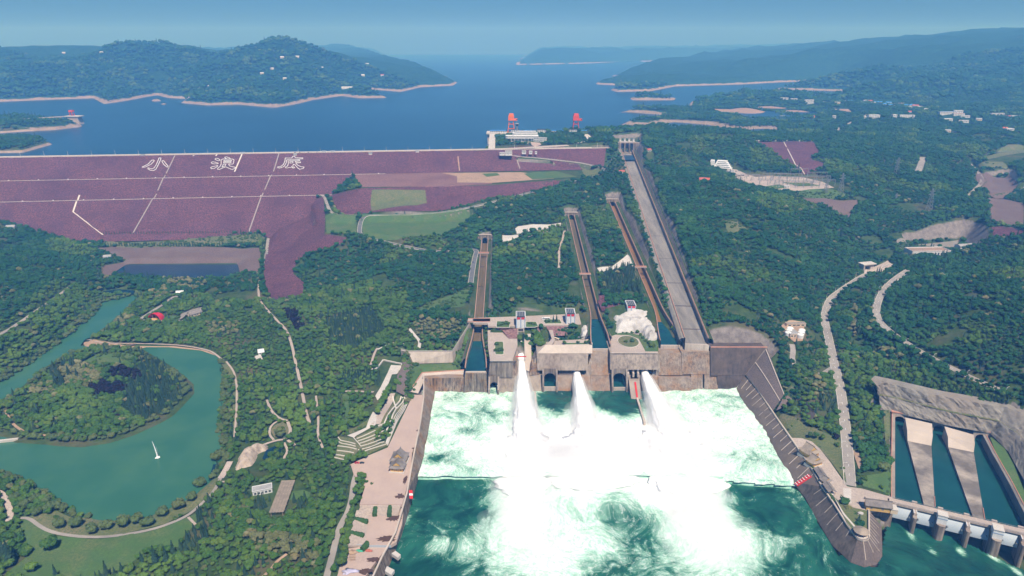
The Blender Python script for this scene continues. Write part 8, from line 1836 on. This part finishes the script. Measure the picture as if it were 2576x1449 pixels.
# ---- single trees the picture shows on their own
def T(key, q, r, label, group, sz=1.0): p = G(*q); return tree(key, p, r, label, group, None, sz)
ORD = ['first','second','third','fourth','fifth','sixth','seventh','eighth','ninth','tenth','eleventh','twelfth','thirteenth','fourteenth','fifteenth','sixteenth','seventeenth','eighteenth','nineteenth','twentieth']
for i, (x, y, r) in enumerate(((120,905,5.2),(185,950,5),(255,915,5),(275,1010,4.5),(370,985,5.5),(445,1105,5.5),(560,1090,6),(670,1140,5.5),(775,1120,5.5),(905,1090,6.5),(1000,1065,5.5),(1075,1090,5.5),(1180,1015,5.5),(1300,975,6),(1392,900,5),(1462,810,6.5))): T('willow', q7(x,y), r, '%s willow from the left in the row on the south lake shore' % ORD[i], 'willows on the south lake shore')
for i, (x, y, r) in enumerate(((1590,620,7.5),(1625,510,5),(1670,540,4.5),(1605,400,4.5),(1650,330,4.8),(1625,255,4.2),(1630,170,4.5),(1680,210,4.2),(1640,60,4.2),(1690,30,4))): T('willow', q7(x,y), r, '%s willow from the near end of the east lake shore' % ORD[i], 'willows on the east lake shore')
T('park', q7(365,1265), 7.5, 'lone round tree on the open lawn at lower left', 'lone trees on the lawn'); T('park', q7(245,1425), 5.5, 'small twin crowned tree at the bottom of the lawn', 'lone trees on the lawn'); T('willow', q7(2030,450), 6.5, 'round tree inside the looped path by the rockery', 'lone trees on the lawn')
for i, (x, y, r) in enumerate(((85,1370,11),(30,1300,8),(1130,1370,8.5),(1210,1360,7.5),(1260,1300,7),(780,1470,7.5),(410,1470,6))): T('conifer', q7(x,y), r, ['dense dark conifer at the left edge of the lawn','smaller dark conifer behind the one at the left edge','tall pointed conifer at the right edge of the lawn','second pointed conifer at the right edge of the lawn','third pointed conifer at the right edge of the lawn','conifer at the bottom edge below the lawn','small conifer at the bottom edge of the lawn'][i], 'conifers round the lawn', 1.15)
for i, (x, y) in enumerate(((860,305),(830,285),(900,330),(850,340),(940,300),(990,330),(760,300),(720,330),(700,350),(800,350),(640,300),(600,330))): T('purple' if i < 2 else 'park', (x*.34718*0+q7(x,y)[0], q7(x,y)[1]), 3.2, 'rounded tree inside the island wood', 'trees inside the island wood')
def qshr(f, x, y, z, r, label, group, key='shrub', sz=1.0): tree(key, U(*f(x,y), z), r, label, group, None, sz)
for i, (x, y, r) in enumerate(((705,370,2.8),(740,365,3.2),(770,350,3.4),(820,345,3.6),(845,350,3),)): qshr(qa, x, y, 47.6, r, 'clipped shrub in the bed left of the first gate tower', 'shrubs in the platform beds')
for x, y, r in ((1190,350,2.6),(1225,352,3),(1150,345,2)): qshr(qa, x, y, 47.6, r, 'bright shrub in the bed right of the first gate tower', 'shrubs in the platform beds')
for x, y, r in ((675,650,3.4),(660,740,3),(700,740,3.4),(745,735,3.4)): qshr(qa, x, y, 40.4, r, 'round shrub in the long bed on the L shaped platform', 'shrubs in the platform beds')
for x, y, r in ((1405,320,3.4),(1440,318,3.2)): qshr(qa, x, y, 47.6, r, 'dark shrub in the conifer bed behind the walkway', 'shrubs in the platform beds')
for x, y, r in ((1500,318,5),(1545,310,5.5)): qshr(qa, x, y, 47.6, r, 'dark conifer in the bed behind the walkway', 'shrubs in the platform beds', 'conifer')
for x, y, r in ((1650,635,3.4),(1855,625,2.8),(1960,630,3),(2020,622,3.2)): qshr(qa, x, y, 40.4, r, 'round shrub on the strip along the car park edge', 'shrubs in the platform beds')
for x, y, r in ((375,610,3),(460,600,3.6)): qshr(qb, x, y, 42.5, r, 'dark shrub in the round bed', 'shrubs in the platform beds')
for x, y, r in ((235,490,1.6),(330,480,1.6),(390,485,1.8),(460,480,2.4),(540,470,3),(590,510,2.6),(625,555,3),(670,600,3),(755,680,5),(720,640,4)): qshr(qb, x, y, 42.3, r, 'shrub on the lawn below the white rock', 'shrubs below the white rock')
for i in range(22):
 x = 1175+50*random.random(); y = 460+230*i/22; z = 39 if y > 560 else 42; qshr(qa, x+(90 if y > 500 else 0)*random.random()+(i/22)*60, y+random.random()*12, 38, 3.4+random.random()*1.6, 'dark tree in the clump between the first jet and the car park', 'clump beside the first jet', 'park')
for i, (x, y) in enumerate(((150,800),(170,850),(120,890),(165,915),(60,940),(100,950),(195,900),(215,660),(230,600),(245,700),(205,720),(250,560),(270,500),(280,440),(300,380),(310,340))): qshr(qa, x, y, 18+max(0,(900-y))*.03, 2.6+.9*random.random(), 'shrub on the planted strip left of the first chute', 'shrubs left of the first chute')
for i, (x, y) in enumerate(((515,360),(530,420),(530,470),(535,580),(530,640),(525,700),(545,760),(545,820))): qshr(qa, x, y, 38-i*.4, 2.4+.8*random.random(), 'shrub between the first chute and the L shaped platform', 'shrubs left of the first chute')
for i in range(34):
 x, y = (940+14*random.random()*3, 170+random.random()*30) if i < 8 else (880+60*random.random()-max(0,(i-8))*1.2, 200+(i-8)*11); qshr(qd, x, y, 18, 2.2+random.random(), 'dark shrub on the planted slope beside the pool head', 'shrubs beside the pool head')
for i in range(9): qshr(qd, 665-18*i, 455+36*i, 21-.5*i, 4.3, '%s tree from the top of the row along the white terrace stairs' % ORD[i], 'tree row on the terraces', 'park')
for i in range(46): x = 130+random.random()*420; y = 270+random.random()*170; tree('cypress', G(*qd(x, y)), 4.6+random.random()*1.2, 'slender dark cypress in the grove left of the white terrace walk', 'cypress grove')
for i, (x, y, r) in enumerate(((190,1290,4.5),(250,1300,4),(320,1270,4.5),(370,1250,4))): qshr(qd, x, y, 14, r, '%s tree of the clump beside the red car' % ORD[i], 'clump beside the red car', 'park')
for i, (x, y, r) in enumerate(((165,735,3.6),(190,745,3.4),(150,770,3.6),(185,780,3.2),(150,820,3.4),(135,850,3.6),(165,860,3))): qshr(q8, x, y, 13.6, r, 'dark tree of the bed at the left edge of the plaza', 'bed at the plaza edge', 'park')
for i in range(28): tree('shrub' if i % 3 else 'park', Vector(U(*q8(118-3.2*i, 940+16*i), 11)), 2.8+random.random()*1.4, 'tree in the strip between the garden lane and the event ground', 'strip beside the garden lane')
for i, (x, y, r, k) in enumerate(((845,215,4.5,'park'),(870,265,4.5,'park'),(800,240,3.5,'park'),(985,430,3.4,'shrub'),(1025,445,3.6,'park'),(1075,460,3.4,'park'),(1000,370,4.5,'park'),(1060,380,5,'park'),(1110,400,5,'park'),(1170,460,4,'purple'),(1180,505,3.2,'shrub'),(1520,690,6,'willow'),(1380,755,3.4,'shrub'),(1500,810,2.8,'shrub'),(1215,670,1.5,'shrub'),(1230,670,1.5,'shrub'),(850,365,1.6,'shrub'),(900,315,1.3,'shrub'),(1555,640,5,'park'))): tree(k, Vector(U(*q9(x,y),14.3)), r, ['left tree of the trio at the head of the right bank lawn','right tree of the trio at the head of the right bank lawn','small tree at the top of the right bank lawn','yellowish shrub at the edge of the right bank lawn','middle round tree at the edge of the right bank lawn','right round tree at the edge of the right bank lawn','tree below the dark paved bank','second tree below the dark paved bank','tree by the road below the dark paved bank','dark purple tree beside the valley road','small shrub below the dark purple tree','pale silvery tree near the outlet channels','yellow green shrub by the road end','small shrub on the lawn by the gate yard','left tiny shrub on the right bank lawn','right tiny shrub on the right bank lawn','tiny shrub near the pool wall','tiny shrub in the upper right bank lawn','dark tree beside the outlet channel wall'][i], 'trees on the right bank lawn')
for i in range(34): tree('cypress', G(2208+i*9.8, 957+i*1.72+(i/34)**2*6), 4.6+random.random(), 'pointed conifer in the row along the top of the grey cliff', 'conifer row on the cliff top')
for i in range(58): tree('cypress', G(262+i*6.75, 594-i*.07), 5.4+random.random()*1.2, 'small conifer in the upper row along the dam toe', 'upper conifer row at the dam toe', sz=.8)
for i in range(56): tree('cypress', G(266+i*6.85, 620), 5.0+random.random()*1.2, 'small conifer in the lower row along the dam toe', 'lower conifer row at the dam toe', sz=.8)
for i in range(20): a = i*.31; tree('shrub', Vector(U(*q9(1000+i*8.5, 660+i*13), 14.1)), 1.5+.5*random.random(), 'low shrub along the top of the dark pool wall', 'shrubs along the pool wall')
# ---- woods
bpy.context.view_layer.update()
HOLES = [(n, P) for n, P in EXP if n not in ('lily',)]
RECT = []
for o in COL.objects:
 if o.parent is None and o.get('category') and o.get('kind') != 'stuff' and o['category'] in ('house','building','hall','shed','tank','pavilion','cabin','shelter','office','portal','tower','covered walk','gate house','pergola','rockery','rock','scaffold','platform','pad','flower bed'):
  ms = [c for c in [o]+list(o.children_recursive) if c.type == 'MESH']
  if not ms: continue
  B = np.array([(c.matrix_world@Vector(b))[:] for c in ms for b in c.bound_box]); x0, y0, x1, y1 = B[:,0].min(), B[:,1].min(), B[:,0].max(), B[:,1].max()
  if (x1-x0) < 110 and (y1-y0) < 110: RECT.append((x0-2.5, x1+2.5, y0-(3.5 if y0 < 1700 else 42), y1+2.5))
SPARSE = {'green_bank_top':.3,'shrub_ground':.25,'toe_garden':.55,'green_bank':.2,'clearing':.6,'round_lawn':.92,'east_shore':.7,'shell_lawn':.85,'island_meadow':.75,'bank_soil':.7,'garden_lawn':.85,'farm_terrace':.9,'shore_lawn':.985,'field':.45}
def free(X, Y, Hh, margin=2.2):
 ok = np.ones(X.shape, bool)
 for poly, m in ((POOL,3),(OUTLET,6),(POND,13),(POND2,3)): ok &= sdist(X,Y,poly) > m
 lk = sdist(X,Y,LAKE) > 1.0; isl = sdist(X,Y,ISLAND) < -3; ok &= lk | isl
 res = sdist(X,Y,RES); land = res.copy()
 for q in ISL: land = np.where(res < 0, np.maximum(land, -sdist(X,Y,q)), land)
 ok &= (land > np.where(Y > 2300, 24, 10)) | (Y < dam_y(X))
 w = (dam_y(X)-Y)*.9945; pz = np.where(w < 70, 146-w/1.75, np.where(w < 140, 106-(w-73)/1.85, np.maximum(72.5-(w-140.6)/1.75, 8)))
 right = np.where(w < 73, 228., np.where(w < 138, -300., np.where(w < 254, -385.-(w-138)*.95, -2e4)))
 ok &= ~((w > -60) & (w < 252) & (X < right+4) & (Hh < pz+.5))
 for ln, hw in ((C1,8.5),(C2,8.5),(C3,9),(SPW,18)): d_, _ = pdist(X,Y,ln); ok &= d_ > hw
 for ln, hw in EXL:
  x0,x1,y0,y1 = bbox(ln, hw+8); s = (X>x0)&(X<x1)&(Y>y0)&(Y<y1)
  if s.any(): d_, _ = pdist(X[s],Y[s],ln); ok[s] &= d_ > hw+(margin if hw > 2.9 else .9)
 for nm, P in HOLES+[('plat', [(p[0],p[1]) for p in PLAT[k][0]]) for k in ('left_platform','parking','garden_platform','left_plaza','low_plaza','right_plaza','gate_yard','switchyard','office_yard','berm_platform','spillway_apron','planted_strip','slip_terrace','upper_road')]:
  x0,x1,y0,y1 = bbox(P, 4); s = (X>x0)&(X<x1)&(Y>y0)&(Y<y1)
  if s.any() and nm not in SPARSE: ok[s] &= sdist(X[s],Y[s],P) > (1.5 if nm != 'great_lawn' else .5)
  if nm == 'ploughed_field':
   s2 = (X>x0)&(X<x1)&(Y>y0-75)&(Y<y1); ok[s2] &= (sdist(X[s2],Y[s2]+35,P) > 0) & (sdist(X[s2],Y[s2]+65,P) > 0)
  elif nm in SPARSE and s.any(): ok[s] &= (sdist(X[s],Y[s],P) > 0) | (rng.random(int(s.sum())) > SPARSE[nm])
 for x0,x1,y0,y1 in RECT: ok &= ~((X>x0)&(X<x1)&(Y>y0)&(Y<y1))
 return ok
def candidates(y0, y1, s):
 xr = y1*.92+160; gx, gy = np.meshgrid(np.arange(-xr, xr, s), np.arange(y0, y1, s*.87)); gx = gx+(np.arange(gx.shape[0]) % 2)[:,None]*s/2
 X = (gx+rng.uniform(-.36,.36,gx.shape)*s).ravel(); Y = (gy+rng.uniform(-.36,.36,gy.shape)*s).ravel(); Hh = hz(X, Y)
 f = Y*CP_-(Hh-CAM_H)*SP; uu = CU+FPX*X/f; vv = CV-FPX*(Y*SP+(Hh-CAM_H)*CP_)/f
 k = (uu > -420) & (uu < 2950) & (vv < 1520) & (vv > 90); return X[k], Y[k], Hh[k], uu[k], vv[k]
CON = [[(352,868),(425,918),(478,975),(440,1040),(385,1062),(300,1035),(330,960)],[(120,925),(205,905),(215,960),(140,975)],[q7(1360,1010),q7(1480,960),q7(1560,1000),q7(1500,1200),q7(1380,1290),q7(1300,1300)],[q7(1840,870),q7(1990,850),q7(1990,1000),q7(1850,1000)],[q7(2040,920),q7(2220,880),q7(2240,960),q7(2060,990)],[(820,800),(930,775),(970,830),(900,880),(830,870)],[q9(1010,130),q9(1180,150),q9(1200,260),q9(1060,280)],[(1510,690),(1600,660),(1640,720),(1610,745),(1520,742)]]
PUR = [[q4(785,1330),q4(880,1310),q4(1050,1330),q4(1040,1375),q4(940,1410),q4(780,1375)],[q7(660,85),q7(760,50),q7(940,80),q7(920,130),q7(840,155),q7(700,150)],[q4(2060,890),q4(2150,890),q4(2200,1020),q4(2150,1040),q4(2090,960)]]
BLO = [[q4(430,1330),q4(560,1280),q4(760,1350),q4(700,1440),q4(480,1440)],[q4(1480,990),q4(1720,990),q4(1720,1070),q4(1500,1060)],[q4(1080,760),q4(1250,730),q4(1240,800),q4(1120,820)],[q4(760,960),q4(1000,930),q4(900,1030),q4(780,1010)],[q7(200,90),q7(360,70),q7(410,150),q7(250,170)],[q7(1660,1020),q7(1780,960),q7(1830,1080),q7(1700,1130)],[q7(1760,1150),q7(2000,1120),q7(2300,1230),q7(2300,1420),q7(2050,1300),q7(1800,1260)],[q5(560,970),q5(900,960),q5(900,1040),q5(760,1120),q5(560,1080)],[q6(1290,850),q6(1325,850),q6(1325,1140),q6(1300,1140)],[q6(1350,1150),q6(1500,1160),q6(1740,1230),q6(1730,1270),q6(1450,1210)],[q6(980,1350),q6(1040,1350),q6(1040,1449),q6(1000,1449)],[q9(1000,60),q9(1080,60),q9(1080,150),q9(1020,170)],[q4(1180,660),q4(1500,640),q4(1480,740),q4(1250,740)]]
def inz(uu, vv, zs):
 k = np.zeros(uu.shape, bool)
 for z in zs: k |= sdist(uu, vv, [(a,b) for a,b in z]) < 0
 return k
ALLT = []
for y0, y1, s, rm in ((395,720,4.9,3.2),(720,1050,5.3,3.4),(1050,1500,6.0,3.8),(1500,2320,7.6,4.7),(2320,3300,10.5,5.4),(3300,4600,19,10.5)):
 X, Y, Hh, uu, vv = candidates(y0, y1, s); gx_ = hz(X+3,Y)-hz(X-3,Y); gy_2 = hz(X,Y+3)-hz(X,Y-3); sl = np.hypot(gx_, gy_2)/6
 k = (sl < (1.1 if y0 < 2300 else 9)); k &= (vnoise(X,Y,24,77) > -1.35) & (vnoise(X,Y,75,76)+.5*vnoise(X,Y,30,75) > -1.75)
 X, Y, Hh, uu, vv = [a[k] for a in (X,Y,Hh,uu,vv)]; ok = free(X, Y, Hh); X, Y, Hh, uu, vv = [a[ok] for a in (X,Y,Hh,uu,vv)]
 pc = inz(uu,vv,CON); pp = inz(uu,vv,PUR); pb = inz(uu,vv,BLO); r = rng.random(len(X))
 sp_ = np.zeros(len(X), int)                                  # 0 broad 1 park 2 conifer 3 blossom 4 purple 5 willow 6 shrub
 lowl = (X < 60) & (Y < 1050) & (Hh < 30); sp_[lowl | (vnoise(X,Y,70,79) > .7)] = 1; sp_[(r < .07)] = 2; sp_[(r > .985) & (Y < 1500)] = 3; sp_[(r > .8) & (r < .9)] = 6; 
 for nm, P in EXP:
  if nm in SPARSE: sp_[sdist(X,Y,P) < 0] = 6
 sp_[pc & (r < .8)] = 2; sp_[pb & (r > .35)] = 3; sp_[pp] = 4
 near_shore = np.abs(sdist(X,Y,LAKE)) < 9; near_i = np.abs(sdist(X,Y,ISLAND)) < 10; sp_[(near_shore | near_i) & (r > .3) & ~pp] = 5
 R_ = rm*(.58+.85*rng.random(len(X))**1.4)*(1+.16*np.clip(vnoise(X,Y,60,78),-1.5,1.5)); R_[sp_ == 2] *= 1.5; R_[sp_ == 6] *= .75; R_[sp_ == 4] *= .95
 ALLT.append(np.stack([X,Y,Hh-R_*.12,R_,sp_,uu,vv], -1))
A = np.concatenate(ALLT); dist = np.hypot(np.hypot(A[:,0],A[:,1]), A[:,2]-CAM_H); keys = ['broad','park','conifer','blossom','purple','willow','shrub']
WHERE = [(80,1060,'on the left part of the wooded island'),(250,1060,'on the near side of the wooded island'),(400,1000,'at the right end of the wooded island'),(30,1250,'at the left edge near the lake'),(30,1400,'at the bottom left edge'),(560,1400,'at the bottom right of the lawn'),(600,1250,'below the rockery'),(700,1300,'beside the pergola'),(700,1400,'at the bottom of the park wood'),(780,1400,'beside the garden lane near the bottom edge'),(820,1250,'beside the garden lane'),(760,1150,'between the rockery and the plaza'),(640,1050,'on the east bank of the lake'),(820,1050,'below the fan shaped terraces'),(2150,1100,'beside the valley road on the right bank'),(2220,1150,'beside the outlet channels'),(2500,1050,'on the bank above the gate bridge'),(2400,1000,'above the grey cliff')]
LIM = {1:230,0:40,2:70,3:60,4:40,5:60,6:70}; single = np.zeros(len(A), bool)
for sp, n in LIM.items():
 ii = np.where((A[:,4] == sp) & (A[:,6] < 1449) & (A[:,5] > 0) & (A[:,5] < 2576))[0]; ii = ii[np.argsort(dist[ii]/A[ii,3])[:n]]; single[ii] = True
DESC = {0:'dark green broadleaf tree',1:'bright green broadleaf tree',2:'dark bluish conifer',3:'tree covered in pale cream blossom',4:'dark purple leaved tree',5:'grey green willow',6:'low rounded shrub'}
for i in np.where(single)[0]:
 x, y, z, r, sp, u_, v_ = A[i]; wh = min(WHERE, key=lambda w: (w[0]-u_)**2+(w[1]-v_)**2)[2]; tree(keys[int(sp)], (x,y,z), r, '%s %s' % (DESC[int(sp)], wh), '%ss %s' % (DESC[int(sp)], wh))
for key in ('broad','park','conifer','blossom','purple','willow','shrub'):          # every crown shape stands somewhere as a tree of its own
 for c in KIND[key][0]:
  if id(c) not in used:
   i = int(np.where((A[:,4] == keys.index(key)) & ~single)[0][0]); single[i] = True; used.add(id(c)); x, y, z, r, sp, u_, v_ = A[i]
   t_ = thing(NAME[key], DESC[int(sp)]+' standing at the edge of the woods', 'tree', (x,y,z), 0, 'trees at the edge of the woods'); t_.scale = (r,r,r); COL.objects.link(c); c.name = 'crown'; c.parent = t_
rest = A[~single]
SN = {0:('broadleaf_woodland','dense mixed green woodland over all the hillsides'),1:('park_woodland','dense bright green woodland round the lake and park'),2:('conifer_woodland','dark bluish conifers scattered through the woods'),3:('blossom_woodland','pale blossoming trees scattered through the woods'),4:('purple_grove','dark purple leaved groves on the island and in the park'),5:('shore_willows','grey green willows along the lake shores'),6:('undergrowth','low shrubs growing through the woods')}
for sp in range(7):
 q = rest[rest[:,4] == sp]; stuff(SN[sp][0], SN[sp][1], 'woodland', q[:,:3], q[:,3], rng.random(len(q))*6.28, keys[sp])
print('TREES', len(A), int(single.sum()))
# ------------------------------------------------------------------ air: blue summer haze over the valley
hm = bpy.data.materials.new('haze_air'); hm.use_nodes = True; t = hm.node_tree
t.nodes.remove(t.nodes['Principled BSDF']); pv = t.nodes.new('ShaderNodeVolumePrincipled')
pv.inputs['Color'].default_value = (.13, .42, 1.0, 1); pv.inputs['Density'].default_value = 1.9e-4; pv.inputs['Anisotropy'].default_value = 0.0; pv.inputs['Absorption Color'].default_value = (1, 1, 1, 1)   # scatters blue light most, absorbs none
t.links.new(pv.outputs[0], t.nodes['Material Output'].inputs['Volume'])
hz_o = MB().box(-14000, 14000, -800, 15100, -25, 640).build('haze', hm); tag(hz_o, 'blue summer haze lying over the whole valley', 'haze', kind='stuff')
